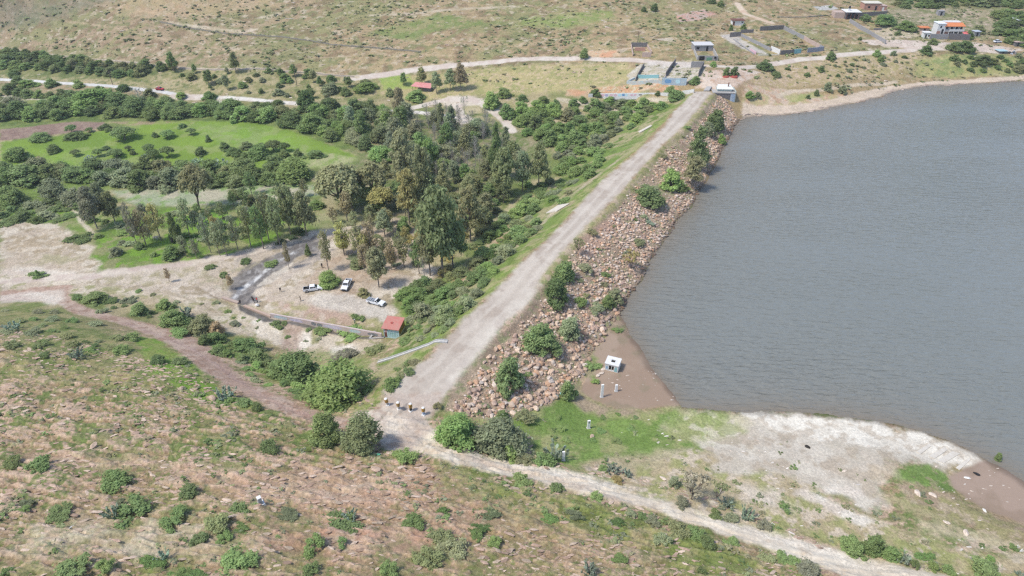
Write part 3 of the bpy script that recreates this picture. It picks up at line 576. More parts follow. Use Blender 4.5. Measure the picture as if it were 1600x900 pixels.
# ------------------------------------------------------------------ plants and stones: shared meshes
def leaf_material(name, trans=.48):
    m = bpy.data.materials.new(name); m.use_nodes = True; nt = m.node_tree; N = nt.nodes; L = nt.links; N.clear()
    out = N.new('ShaderNodeOutputMaterial'); d = N.new('ShaderNodeBsdfDiffuse'); t = N.new('ShaderNodeBsdfTranslucent'); mx = N.new('ShaderNodeMixShader')
    oi = N.new('ShaderNodeObjectInfo'); g = N.new('ShaderNodeNewGeometry'); tc = N.new('ShaderNodeTexCoord')
    hs = N.new('ShaderNodeHueSaturation'); L.new(oi.outputs['Color'], hs.inputs['Color'])
    n = N.new('ShaderNodeTexNoise'); n.inputs['Scale'].default_value = 5; n.inputs['Detail'].default_value = 3; L.new(tc.outputs['Object'], n.inputs['Vector'])
    a = N.new('ShaderNodeMapRange'); a.inputs[1].default_value = .3; a.inputs[2].default_value = .7; a.inputs[3].default_value = .82; a.inputs[4].default_value = 1.2
    L.new(n.outputs[0], a.inputs[0])
    b = N.new('ShaderNodeMapRange'); b.inputs[3].default_value = .75; b.inputs[4].default_value = 1.3; L.new(g.outputs['Random Per Island'], b.inputs[0])
    mu = N.new('ShaderNodeMath'); mu.operation = 'MULTIPLY'; L.new(a.outputs[0], mu.inputs[0]); L.new(b.outputs[0], mu.inputs[1]); L.new(mu.outputs[0], hs.inputs['Value'])
    h = N.new('ShaderNodeMapRange'); h.inputs[3].default_value = .485; h.inputs[4].default_value = .515; L.new(n.outputs[0], h.inputs[0]); L.new(h.outputs[0], hs.inputs['Hue'])
    L.new(hs.outputs[0], d.inputs[0]); L.new(hs.outputs[0], t.inputs[0]); mx.inputs[0].default_value = trans
    L.new(d.outputs[0], mx.inputs[1]); L.new(t.outputs[0], mx.inputs[2]); L.new(mx.outputs[0], out.inputs[0]); return m
M_LEAF = leaf_material('foliage')
M_BARK = mat('bark', (.16, .125, .10), .95, noise=(6, (.24, .20, .165), .2))
M_BARKP = mat('pale_bark', (.30, .26, .22), .95, noise=(6, (.20, .165, .135), .2))
M_TWIG = mat('grey_twigs', (.44, .40, .37), .95, noise=(6, (.34, .30, .27), .2))
def stone_material(name, use_attr):
    m = mat(name, (.4, .3, .24), .9, spec=.15, bump=(3.5, .5, .12)); nt = m.node_tree; N = nt.nodes; L = nt.links; p = N['Principled BSDF']
    if use_attr: s = N.new('ShaderNodeAttribute'); s.attribute_name = 'tint'; c = s.outputs['Color']
    else: s = N.new('ShaderNodeObjectInfo'); c = s.outputs['Color']
    tc = N.new('ShaderNodeTexCoord'); n = N.new('ShaderNodeTexNoise'); n.inputs['Scale'].default_value = 2.5; n.inputs['Detail'].default_value = 5; L.new(tc.outputs['Object'], n.inputs['Vector'])
    a = N.new('ShaderNodeMapRange'); a.inputs[1].default_value = .3; a.inputs[2].default_value = .7; a.inputs[3].default_value = .75; a.inputs[4].default_value = 1.25; L.new(n.outputs[0], a.inputs[0])
    v = N.new('ShaderNodeVectorMath'); v.operation = 'SCALE'; L.new(c, v.inputs[0]); L.new(a.outputs[0], v.inputs['Scale']); L.new(v.outputs[0], p.inputs['Base Color']); return m
M_STONE = stone_material('stone', True); M_STONE_O = stone_material('boulder_stone', False)

def rand_unit(n, r):
    v = r.normal(size=(n, 3)); return v / np.linalg.norm(v, axis=1, keepdims=True)
def leaves(centres, radii, n, size, seed, up=.7, shell=.42, asp=1.9):
    """n leaf sprays, each a bent two-triangle blade, spread through the outer part of ellipsoid lobes"""
    r = np.random.default_rng(seed); centres = np.array(centres, float); radii = np.array(radii, float)
    vol = radii[:, 0] * radii[:, 1] * radii[:, 2]; pr = vol ** .67; pr /= pr.sum()
    k = r.choice(len(centres), n, p=pr); d = rand_unit(n, r)
    rad = shell + (1 - shell) * r.random(n) ** .6; rad = np.where(r.random(n) < .12, rad * 1.12, rad)
    P = centres[k] + d * radii[k] * (rad * np.where(r.random(n) < .30, 1 + 1.0 * r.random(n) ** 1.5, 1))[:, None]
    nrm = d * .75 + rand_unit(n, r) * .55 + np.array([0, 0, up]); nrm /= np.linalg.norm(nrm, axis=1, keepdims=True)
    t = np.cross(nrm, rand_unit(n, r)); t /= np.linalg.norm(t, axis=1, keepdims=True); b = np.cross(nrm, t)
    s = size * (.6 + .8 * r.random(n)); t = t * s[:, None] * asp * .5; b = b * s[:, None] * .5
    V = np.stack([P - t, P - b * (1 + .2) + nrm * s[:, None] * .12, P + t, P + b], 1).reshape(-1, 3)
    F = np.arange(4 * n).reshape(n, 4); return V, F
def tubes(paths, sides=5):
    V = []; F = []; o = 0
    for pts, rads in paths:
        pts = np.array(pts, float); n = len(pts)
        for i in range(n):
            d = pts[min(i + 1, n - 1)] - pts[max(i - 1, 0)]; d /= np.linalg.norm(d) + 1e-9
            a = np.cross(d, [.3, .9, .1]); a /= np.linalg.norm(a) + 1e-9; b = np.cross(d, a)
            for j in range(sides):
                th = 2 * math.pi * j / sides; V.append(pts[i] + rads[i] * (a * math.cos(th) + b * math.sin(th)))
        for i in range(n - 1):
            for j in range(sides): F.append((o + i * sides + j, o + i * sides + (j + 1) % sides, o + (i + 1) * sides + (j + 1) % sides, o + (i + 1) * sides + j))
        o += n * sides
    return np.array(V), np.array(F)
def limb(a, b, r0, r1, r, bend=.06, n=4):
    a = np.array(a, float); b = np.array(b, float); ts = np.linspace(0, 1, n); off = (r.random(3) - .5) * 2 * bend
    return [a + (b - a) * t + off * math.sin(math.pi * t) for t in ts], [r0 + (r1 - r0) * t for t in ts]
PROTO = {}
def proto(kind, variants):
    PROTO[kind] = variants
def build_round(seed, n=9000, leaf=.030, low=.10, flat=1.0):
    r = np.random.default_rng(seed); C = []; Rr = []; f1, f2, f3 = r.random(3) * 6.28
    def warp(th): return 1 + .26 * math.sin(2 * th + f1) + .14 * math.sin(3 * th + f2)
    for i in range(26):
        th = 2.4 * i + r.random() * .9; q = math.sqrt((i + .4) / 26); rr = .35 * q * warp(th) * (.85 + .3 * r.random())
        hz = low + .10 + (.80 - low) * (1 - q ** 2.2) * (.66 + .42 * r.random()) * (1 + .18 * math.sin(th + f3)); s = .065 + .11 * r.random() ** 1.3
        C.append((rr * math.cos(th), rr * math.sin(th), min(hz, .90) * flat)); Rr.append((s * (.8 + .5 * r.random()), s * (.8 + .5 * r.random()), s * (.7 + .5 * r.random())))
    for i in range(12):
        th = .52 * i + r.random() * .6; q = .34 * warp(th) * (.75 + .4 * r.random()); s = .06 + .08 * r.random(); C.append((q * math.cos(th), q * math.sin(th), low + .07 + .14 * r.random())); Rr.append((s, s, s))
    V, F = leaves(C, Rr, n, leaf, seed)
    ps = [limb((0, 0, -.08), (0, 0, .22), .035, .026, r)]
    for c in C[::2]: ps.append(limb((0, 0, .16), c, .018, .004, r))
    return (V, F), tubes(ps)
def build_umbrella(seed, n=5500, leaf=.038):
    r = np.random.default_rng(seed); C = []; Rr = []
    for i in range(20):
        th = 2.4 * i + r.random(); q = math.sqrt((i + .5) / 20); rr = .40 * q
        C.append((rr * math.cos(th), rr * math.sin(th), .84 - .30 * q ** 2 + .06 * r.random())); s = .09 + .06 * r.random(); Rr.append((s, s, s * .75))
    V, F = leaves(C, Rr, n, leaf, seed)
    ps = [limb((0, 0, -.06), (.02, 0, .30), .034, .026, r)]
    for c in C[::2]: ps.append(limb((.02, 0, .28), (c[0] * .9, c[1] * .9, c[2] - .03), .018, .005, r, .04))
    return (V, F), tubes(ps)
def build_euc(seed, n=4200, leaf=.032, open_=.0):
    r = np.random.default_rng(seed); C = []; Rr = []; nl = 26
    for i in range(nl):
        f = (i + .5) / nl; hz = .34 + .60 * f; wd = .36 * math.sin(math.pi * min(1, .30 + .62 * f)) ** .8
        th = 2.4 * i + r.random(); q = .35 + .65 * r.random()
        s = (.075 + .075 * r.random()) * (1.15 - .35 * f)
        C.append((wd * q * math.cos(th), wd * q * math.sin(th), hz + .05 * (r.random() - .5))); Rr.append((s * 1.15, s * 1.15, s * .62))
    V, F = leaves(C, Rr, n, leaf, seed, up=.6, shell=.35, asp=2.0)
    x1, y1 = (r.random(2) - .5) * .08
    ps = [limb((0, 0, -.05), (x1, y1, .9), .030, .006, r, .03, 6)]
    for c in C:
        if r.random() < .85: ps.append(limb((x1 * c[2] * .8, y1 * c[2] * .8, c[2] - .14), c, .011, .003, r, .02, 3))
    return (V * [1, 1, .55] + [0, 0, 0] if False else (V[0:] if False else V), F), tubes(ps)
def build_cone(seed, n=3800, leaf=.032):
    r = np.random.default_rng(seed); C = []; Rr = []
    for i in range(22):
        f = (i + .4) / 22; hz = .14 + .80 * f; wd = .33 * (1 - f) ** .75 + .03; th = 2.4 * i + r.random()
        s = .10 + .10 * (1 - f); C.append((wd * (.6 + .4 * r.random()) * math.cos(th), wd * (.6 + .4 * r.random()) * math.sin(th), hz)); s *= .6 + .5 * r.random(); Rr.append((s, s, s * .6))
    V, F = leaves(C, Rr, n, leaf, seed, up=.5, shell=.35, asp=2.0)
    return (V, F), tubes([limb((0, 0, -.05), (.01, .01, .93), .030, .005, r, .02, 6)])
def build_sparse(seed, n=900, leaf=.045):
    r = np.random.default_rng(seed); ps = [limb((0, 0, -.05), (.02, .02, .32), .028, .02, r, .03)]; C = []; Rr = []
    for i in range(13):
        th = 2.4 * i + r.random(); q = .2 + .25 * r.random(); e = (q * math.cos(th), q * math.sin(th), .55 + .38 * r.random())
        m = (e[0] * .45, e[1] * .45, .35 + .25 * (e[2] - .3)); ps.append(limb((.02, .02, .28), m, .016, .010, r, .03, 3)); ps.append(limb(m, e, .010, .003, r, .03, 3))
        for k in range(4):
            e2 = (e[0] + (r.random() - .5) * .25, e[1] + (r.random() - .5) * .25, e[2] + r.random() * .10); t = r.random() * .6; q0 = [m[j] + (e[j] - m[j]) * t for j in range(3)]
            ps.append(limb(q0, e2, .006, .002, r, .02, 3)); C.append(e2); Rr.append((.07, .07, .05))
    V, F = leaves(C, Rr, n, leaf, seed, shell=.2)
    return (V, F), tubes(ps, 4)
def build_bare(seed):
    (V, F), T = build_sparse(seed, 200, .03); r = np.random.default_rng(seed + 5)
    ps = [limb((0, 0, -.03), (r.random() * .06, .02, .96), .020, .003, r, .02, 6)]
    for i in range(34):
        h = .28 + .62 * i / 34; th = 2.4 * i; L_ = .26 * (1.05 - h) + .07
        ps.append(limb((0.03 * h, .01, h), (L_ * math.cos(th), L_ * math.sin(th), h + .12 + .06 * r.random()), .006, .0015, r, .02, 3))
        ps.append(limb((L_ * .5 * math.cos(th), L_ * .5 * math.sin(th), h + .06), (L_ * 1.1 * math.cos(th + .5), L_ * 1.1 * math.sin(th + .5), h + .17), .004, .001, r, .02, 3))
    V = V * [.7, .7, 1]
    return (V, F), tubes(ps, 4)
def build_shrub(seed, n=2300, leaf=.045, lobes=13):
    r = np.random.default_rng(seed); C = []; Rr = []; f = r.random() * 6.28
    for i in range(lobes):
        th = 2.4 * i + r.random(); q = (.08 + .36 * math.sqrt((i + .3) / lobes)) * (1 + .3 * math.sin(2 * th + f)); s = .07 + .13 * r.random()
        C.append((q * math.cos(th), q * math.sin(th), .16 + .40 * (1 - q * 1.6) * (.5 + .8 * r.random()))); Rr.append((s * 1.1, s * 1.1, s * 1.2))
    return leaves(C, Rr, n, leaf, seed, up=1.0, shell=.2)
def build_cactus(seed):
    r = np.random.default_rng(seed); V = []; F = []; o = 0
    def pad(c, d, u, a, b):
        nonlocal o
        d = np.array(d, float); d /= np.linalg.norm(d); u = np.array(u, float); u /= np.linalg.norm(u); s = np.cross(d, u); s /= np.linalg.norm(s); K = 8
        for side in (-1, 1):
            for j in range(K):
                th = 2 * math.pi * j / K; V.append(np.array(c) + u * b * (1 + math.sin(th)) * .5 * 2 * .5 + s * a * math.cos(th) + d * side * .018)
        for j in range(0, K // 2 - 1): pass
        F.append([o + i for i in (0, 1, 2, 3)]); F.append([o + i for i in (0, 3, 4, 7)]); F.append([o + i for i in (7, 4, 5, 6)])
        F.append([o + 8 + i for i in (3, 2, 1, 0)]); F.append([o + 8 + i for i in (7, 4, 3, 0)]); F.append([o + 8 + i for i in (6, 5, 4, 7)])
        for j in range(K): F.append([o + j, o + (j + 1) % K, o + 8 + (j + 1) % K, o + 8 + j])
        o += 16
        return np.array(c) + u * b
    for i in range(16):
        th = 2.4 * i; q = .30 * r.random(); c = np.array([q * math.cos(th), q * math.sin(th), .0])
        for k in range(4):
            d = rand_unit(1, r)[0] * [1, 1, .3]; u = np.array([math.cos(th) * .5 * r.random(), math.sin(th) * .5 * r.random(), .75]) + (r.random(3) - .5) * .7
            c = pad(c, d, u, .085, .20 + .05 * r.random())
            if c[2] > .82: break
    return np.array(V), np.array(F)
def mk(kind, fn, seeds, bark):
    out = []
    for s in seeds:
        (V, F), T = fn(s); out.append((mesh_np('crown', V, F, [M_LEAF], False), mesh_np('trunk', T[0], T[1], [bark])))
    PROTO[kind] = out
mk('round', build_round, (1, 2, 3, 4, 5), M_BARK)
mk('bush', lambda s: build_round(s, 6500, .036, .0), (11, 12, 13, 14), M_BARK)
mk('umbrella', build_umbrella, (21, 22, 23), M_BARK)
mk('euc', build_euc, (31, 32, 33, 34, 35), M_BARKP)
mk('pole', lambda s: build_euc(s, 1050, .036), (36, 37, 38), M_BARKP)
mk('cone', build_cone, (41, 42, 43), M_BARK)
mk('sparse', build_sparse, (51, 52), M_BARK)
mk('bare', build_bare, (61, 62, 63), M_TWIG)
SHRUBS = [mesh_np('shrub', *build_shrub(70 + i), [M_LEAF], False) for i in range(6)]
CACTI = [mesh_np('prickly_pear', *build_cactus(80 + i), [M_LEAF], False) for i in range(3)]
NAMES = {'round': ('broadleaf_tree', 'tree'), 'bush': ('bushy_tree', 'tree'), 'umbrella': ('acacia_tree', 'tree'), 'euc': ('eucalyptus_tree', 'tree'), 'pole': ('slender_eucalyptus', 'tree'),
         'cone': ('casuarina_tree', 'tree'), 'sparse': ('thorn_tree', 'tree'), 'bare': ('leafless_tree', 'tree'), 'shrub': ('shrub', 'shrub'), 'cactus': ('prickly_pear', 'cactus')}
PAL = {'b': (.345, .455, .170), 'm': (.300, .390, .160), 'd': (.245, .315, .135), 'o': (.40, .405, .215), 'g': (.38, .415, .245), 'y': (.50, .455, .195), 'r': (.48, .41, .245), 'k': (.36, .37, .245),
       'c': (.38, .46, .34), 'w': (.46, .45, .32), 'e': (.345, .375, .185)}
PLANTS = []; OCC = []
def plant(kind, cx, top, bot, wpx, pal, label, group=None, rot=None, jit=.16):
    if cx > 930 and bot > 735: wpx *= .84; top = bot - (bot - top) * .84
    base_py = bot - .20 * wpx if kind in ('round', 'bush', 'shrub', 'cactus') else bot - (.03 * wpx)
    X, Y, Z = hit(cx, base_py)[0]; dp = depth(X, Y, Z); m = dp / FPX
    dep = math.atan2(CAMH - Z, Y); W = wpx * m
    if kind == 'shrub': top = base_py - (base_py - top) * .72
    H = max(.35 * W if kind not in ('shrub',) else .22 * W, (base_py - top) * m / max(math.cos(dep), .3) * (.93 if kind in ('round', 'bush', 'shrub', 'umbrella') else .98))
    if kind in ('round', 'bush'): W *= 1.06; H *= .90
    if kind in ('euc', 'pole', 'cone', 'bare', 'umbrella', 'sparse'): W *= 1.05
    r = random.Random(int(cx * 31 + top * 7 + bot)); rz = r.random() * 6.28 if rot is None else rot
    nm, cat = NAMES[kind]
    if kind == 'bush' and W < 5.0: nm, cat = 'bush', 'bush'
    c = np.array(PAL[pal]) * (1 + jit * (r.random() * 2 - 1)); c = c * (1 + .10 * (np.array([r.random(), r.random(), r.random()]) - .5))
    OCC.append((X, Y, W * .5))
    if kind in ('shrub', 'cactus'):
        me = r.choice(SHRUBS if kind == 'shrub' else CACTI)
        o = link(nm, me, label=label, category=cat); o.color = (*c, 1); o.location = (X, Y, Z - .03 * H); o.scale = (W * .98, W * .98, H * (1 if kind == 'shrub' else .72)); o.rotation_euler = (0, 0, rz)
        if group: o['group'] = group
        return o
    cr, tr = r.choice(PROTO[kind])
    root = link(nm, None, label=label, category=cat)
    if group: root['group'] = group
    root.location = (X, Y, Z - .01 * H); root.scale = (W, W, H); root.rotation_euler = (0, 0, rz)
    a = link('crown', cr, root); a.color = (*c, 1); b = link('trunk', tr, root); b.color = (*c, 1)
    return root
ORD = 'first second third fourth fifth sixth seventh eighth ninth tenth eleventh twelfth thirteenth fourteenth fifteenth sixteenth seventeenth eighteenth nineteenth twentieth'.split()
def in_poly(px, py, poly):
    c = False; n = len(poly)
    for i in range(n):
        (ax, ay), (bx, by) = poly[i], poly[(i + 1) % n]
        if (ay > py) != (by > py) and px < (bx - ax) * (py - ay) / (by - ay) + ax: c = not c
    return c
def fill(poly, n, wr, kinds, pals, label, group, hr=(.8, 1.1), seed=0, gap=.55, maxtry=40):
    r = random.Random(seed); xs = [p[0] for p in poly]; ys = [p[1] for p in poly]; done = []
    for t in range(n * maxtry):
        if len(done) >= n: break
        px = r.uniform(min(xs), max(xs)); py = r.uniform(min(ys), max(ys))
        if not in_poly(px, py, poly): continue
        wpx = r.uniform(*wr)
        if abs(px - 868) < 30 and -4 < py - 322 < 34: continue
        if 560 < px < 715 and abs(py - (566 - (px - 590) * .30)) < 13: continue
        if any(((px - a) ** 2 + (2.0 * (py - b)) ** 2) < (gap * (wpx + c)) ** 2 for a, b, c in done): continue
        done.append((px, py, wpx))
    done.sort(key=lambda q: q[1])
    for px, py, wpx in done:
        k = r.choice(kinds); h = wpx * r.uniform(*hr) * (.8 if k in ('round', 'bush', 'shrub') else 1)
        if k in ('euc', 'cone', 'bare', 'pole'): h = wpx * r.uniform(1.15, 1.7)
        plant(k, px, py - h, py + .2 * wpx * (k in ('round', 'bush', 'shrub')), wpx, r.choice(pals), label, group)
# ------------------------------------------------------------------ plants one can point to
one = [
 # kind, centre, top, bottom, width, tint, label  -- on the rocky face of the dam, near to far
 ('bush',843,502,557,56,'m','large round green bush growing out of the rocks, uphill of the grey-green one'),
 ('bush',795,550,614,50,'m','round green bush among the largest boulders, nearest one on the rocky dam face'),
 ('bush',889,490,531,38,'g','pale grey-green bush halfway down the rocks below the large round one'),
 ('bush',870,430,477,44,'d','dense dark green bush at the road edge, lower of a touching pair'),
 ('bush',881,402,441,37,'m','round green bush at the road edge, upper of a touching pair'),
 ('bush',1013,287,325,50,'d','wide dark green bush alone on the rocks beside the dam road'),
 ('bush',1048,262,299,38,'b','bright green bush just below the tall trees on the dam rocks'),
 ('bush',1064,281,302,22,'b','small bright bush touching the right side of a larger bright one on the rocks'),
 ('euc',1080,243,294,38,'o','olive loose-leaved tree standing on the dam rocks nearest the water'),
 ('cone',1088,196,262,44,'d','tall dark pointed tree on the rocky face of the dam'),
 ('bush',1116,164,206,34,'d','dark rounded tree on the dam rocks nearest the gatehouse'),
 ('bush',1106,188,216,22,'g','grey-green bush between the pointed tree and the far rounded tree on the rocks'),
 ('bush',1127,207,226,15,'b','small bright green bush near the water at the far end of the rocks'),
 ('bush',960,448,474,26,'g','grey-green bush at the water edge of the rocks above the brown mud'),
 ('bush',949,458,484,22,'m','green bush touching the left side of the grey-green bush by the water'),
 ('shrub',932,466,490,26,'g','grey-green shrub on the rocks left of the two bushes by the water'),
 ('sparse',985,394,420,26,'y','yellow-green wispy bush on the rocks close to the water'),
 ('shrub',997,367,385,20,'o','olive shrub on the rocks above the yellow-green wispy bush'),
 ('shrub',1005,330,342,13,'g','small grey shrub on the rocks below the wide dark bush'),
 ('shrub',1014,340,352,14,'c','small blue-grey shrub near the small grey one on the rocks'),
 ('shrub',946,419,434,15,'m','small green shrub in the middle of the rocks, above a second small one'),
 ('shrub',943,435,449,15,'o','small olive shrub in the middle of the rocks, below the other small one'),
 ('shrub',906,455,480,22,'b','pale grassy clump among rocks right of the dark road-edge bush'),
 ('sparse',903,373,398,18,'o','thin olive bush at the bend of the road edge above the paired bushes'),
 ('shrub',925,350,368,18,'o','low olive shrub on the earth edge of the dam road, opposite the fallen slab'),
 ('shrub',914,398,428,22,'g','faded straggly shrub beside the paired round bushes'),
 ('shrub',965,508,520,15,'b','tuft of bright green reeds alone on the brown mud at the rock foot'),
 ('shrub',923,563,579,25,'b','patch of bright green plants left of the white hut'),
 ('bush',887,590,626,26,'m','green bush at the foot of the rocks beside the turquoise buckets'),
 ('shrub',930,587,600,12,'b','small bright tuft below the white hut'),
 # near end of the dam
 ('round',713,646,699,66,'b','pale green rounded tree at the near end of the rocks, left of its larger neighbour'),
 ('round',779,654,714,78,'g','wide grey-green rounded tree at the near end of the rocks'),
 ('bush',800,694,722,32,'b','bright green low bush in front of the wide grey-green tree'),
 ('bush',784,641,662,24,'m','small green bush behind the wide grey-green tree'),
 ('shrub',820,632,660,32,'o','olive shrub at the foot of the rocks right of the rounded trees'),
 ('shrub',683,623,639,15,'o','small dark shrub beside the right-hand barrel pillar'),
 ('cactus',868,688,724,34,'c','blue-green cactus clump behind the tall white post nearest the road'),
 ('shrub',850,698,730,34,'m','green shrub left of the white post nearest the road'),
 ('shrub',822,706,728,28,'o','olive shrub between the bright low bush and the road'),
 ('round',510,648,701,54,'m','green tree beside the track, left of a rounder dark one'),
 ('round',566,647,711,60,'e','dark olive dome-shaped tree in the foreground at the road junction'),
 ('round',529,567,643,96,'b','largest bright green tree, standing above the track bend'),
 ('round',461,548,606,76,'d','dark green wide tree behind and left of the largest bright green one'),
 ('shrub',400,540,572,44,'d','dark shrub left of the dark green wide tree above the track'),
 ('shrub',587,530,556,32,'e','dark olive shrub below the red-roofed hut'),
 ('bush',539,549,568,42,'k','low dark brown-green bush between the white bare patches'),
 ('shrub',612,583,608,28,'m','green shrub just above the left-hand barrel pillar'),
 ('shrub',640,556,574,16,'m','small green shrub under the sloping concrete gutter'),
 ('shrub',546,513,530,40,'b','green low shrubs against the painted channel wall'),
 ('shrub',508,508,521,30,'m','green shrub below the middle of the painted channel wall'),
 ('shrub',432,497,513,19,'d','round dark shrub below the outlet pool on bare ground'),
 ('round',515,424,452,36,'b','bright green spreading bush between two white pickups'),
 ('bush',569,448,466,20,'o','olive bush behind the bed of the single-cab pickup'),
 ('shrub',555,487,499,13,'d','dark shrub between the car park and the channel wall'),
 ('shrub',564,490,502,13,'m','green shrub next to the dark one between the car park and channel wall'),
 # by the track
 ('bush',148,458,479,42,'m','wide green bush at the bend of the pink track'),
 ('shrub',121,457,470,18,'d','dark shrub at the inner corner of the pink track bend'),
 ('shrub',158,478,492,17,'g','grey shrub between the pink track and the wide green bush'),
 ('shrub',176,461,475,18,'d','small dark shrub right of the wide green bush'),
 ('shrub',200,459,476,24,'g','grey-green shrub, second right of the wide green bush'),
 ('bush',219,470,496,30,'m','round green bush above the middle of the pink track'),
 ('bush',258,466,487,26,'m','round green bush upper left of the cactus thicket'),
 ('bush',272,482,516,42,'m','dense green thicket right of the round bush above the track'),
 ('cactus',291,475,500,24,'c','blue-green cactus clump on top of the dense green thicket'),
 ('bush',314,494,528,44,'e','dark bush with brownish right side, largest along the ravine'),
 ('bush',340,499,529,28,'r','reddish brown bush touching the dark one along the ravine'),
 ('shrub',280,508,530,30,'m','green shrub at the foot of the dense thicket'),
 ('shrub',340,538,558,24,'d','dark shrub by the small white footpath above the track'),
 ('shrub',367,496,511,16,'k','small dark thorn bush on the bare slope above the ravine'),
 ('bush',385,530,556,44,'m','spreading green bush on the right of the small white footpath'),
 ('cactus',352,602,628,28,'c','cactus clump at the lower edge of the pink track'),
 ('shrub',352,618,635,26,'m','green shrub in front of the cactus clump at the track edge'),
 ('shrub',380,619,638,26,'m','green shrub at the track edge, right of the cactus clump'),
 ('shrub',402,625,643,18,'d','dark shrub on the lower side of the pink track, right of two green ones'),
 ('shrub',207,512,535,24,'m','green shrub on the green bank below the pink track'),
 ('shrub',190,533,556,28,'b','bright green shrub on the bank below the pink track'),
 ('shrub',248,548,572,26,'d','dark green shrub on the lower bank of the pink track'),
 ('shrub',279,553,572,24,'d','dark shrub on the lower bank of the track, further right'),
 ('cactus',122,541,562,20,'c','dark cactus alone on the left foreground slope'),
 ('cactus',20,500,520,22,'c','cactus at the far left top of the foreground slope'),
 # right-hand road
 ('sparse',1080,742,781,52,'w','wispy half-bare thorn tree with a forked trunk beside the right-hand road'),
 ('bush',1053,738,762,24,'g','grey-green bush on the left of the wispy thorn tree'),
 ('shrub',1065,766,793,26,'k','grey-brown shrub under the wispy thorn tree at the road edge'),
 ('sparse',1118,751,787,22,'o','thin upright bush right of the wispy thorn tree'),
 ('cactus',1136,776,796,26,'c','cactus clump beside the road, right of the wispy thorn tree'),
 ('cactus',1166,787,814,28,'c','large cactus clump beside the road, second right of the thorn tree'),
 ('shrub',1118,788,810,26,'m','green shrub in front of the thin upright bush at the road edge'),
 ('shrub',1142,798,815,26,'k','grey shrub between two cactus clumps at the road edge'),
 ('shrub',1192,803,827,28,'k','brown-grey shrub right of the large cactus clump at the road edge'),
 ('bush',1330,840,868,44,'m','wide green bush on the far side of the road near the bottom right'),
 ('bush',1361,825,868,34,'d','dark upright bush rising over the row at the bottom right of the road'),
 ('bush',1391,850,876,34,'m','green bush right of the dark upright one at the bottom right'),
 ('cactus',1412,862,882,26,'c','grey-blue cactus at the right of the bottom right row'),
 ('shrub',1428,864,888,18,'d','dark shrub at the end of the bottom right row'),
 ('shrub',1457,870,892,20,'b','bright green shrub by the road near the bottom right'),
 ('shrub',1481,876,898,22,'m','green shrub second from the bright one by the road'),
 ('bush',1540,877,905,54,'m','broad green bush at the bottom edge of the photo, right of the road'),
 ('shrub',1583,845,860,16,'m','small green shrub at the right edge near the white litter'),
 ('cactus',957,722,742,30,'c','cactus clump above the middle of the right-hand road'),
 ('cactus',980,728,746,18,'c','smaller cactus right of the clump above the middle of the road'),
 ('shrub',942,724,738,20,'m','green shrub left of the cactus clump above the road'),
 ('shrub',965,740,755,20,'y','yellow-green shrub in front of the cactus clump above the road'),
 ('shrub',1225,774,800,16,'m','small green shrub on the pale ground right of the road row'),
 ('cactus',1592,893,901,14,'c','small cactus in the bottom right corner'),
 ('bush',1558,706,722,12,'m','little dark tree standing in the lake shallows'),
 ('bush',810,800,830,1,'m',''),
]
for k, cx, t, b, wd, pal, lab in one:
    if wd > 2: plant(k, cx, t, b, wd, pal, lab)
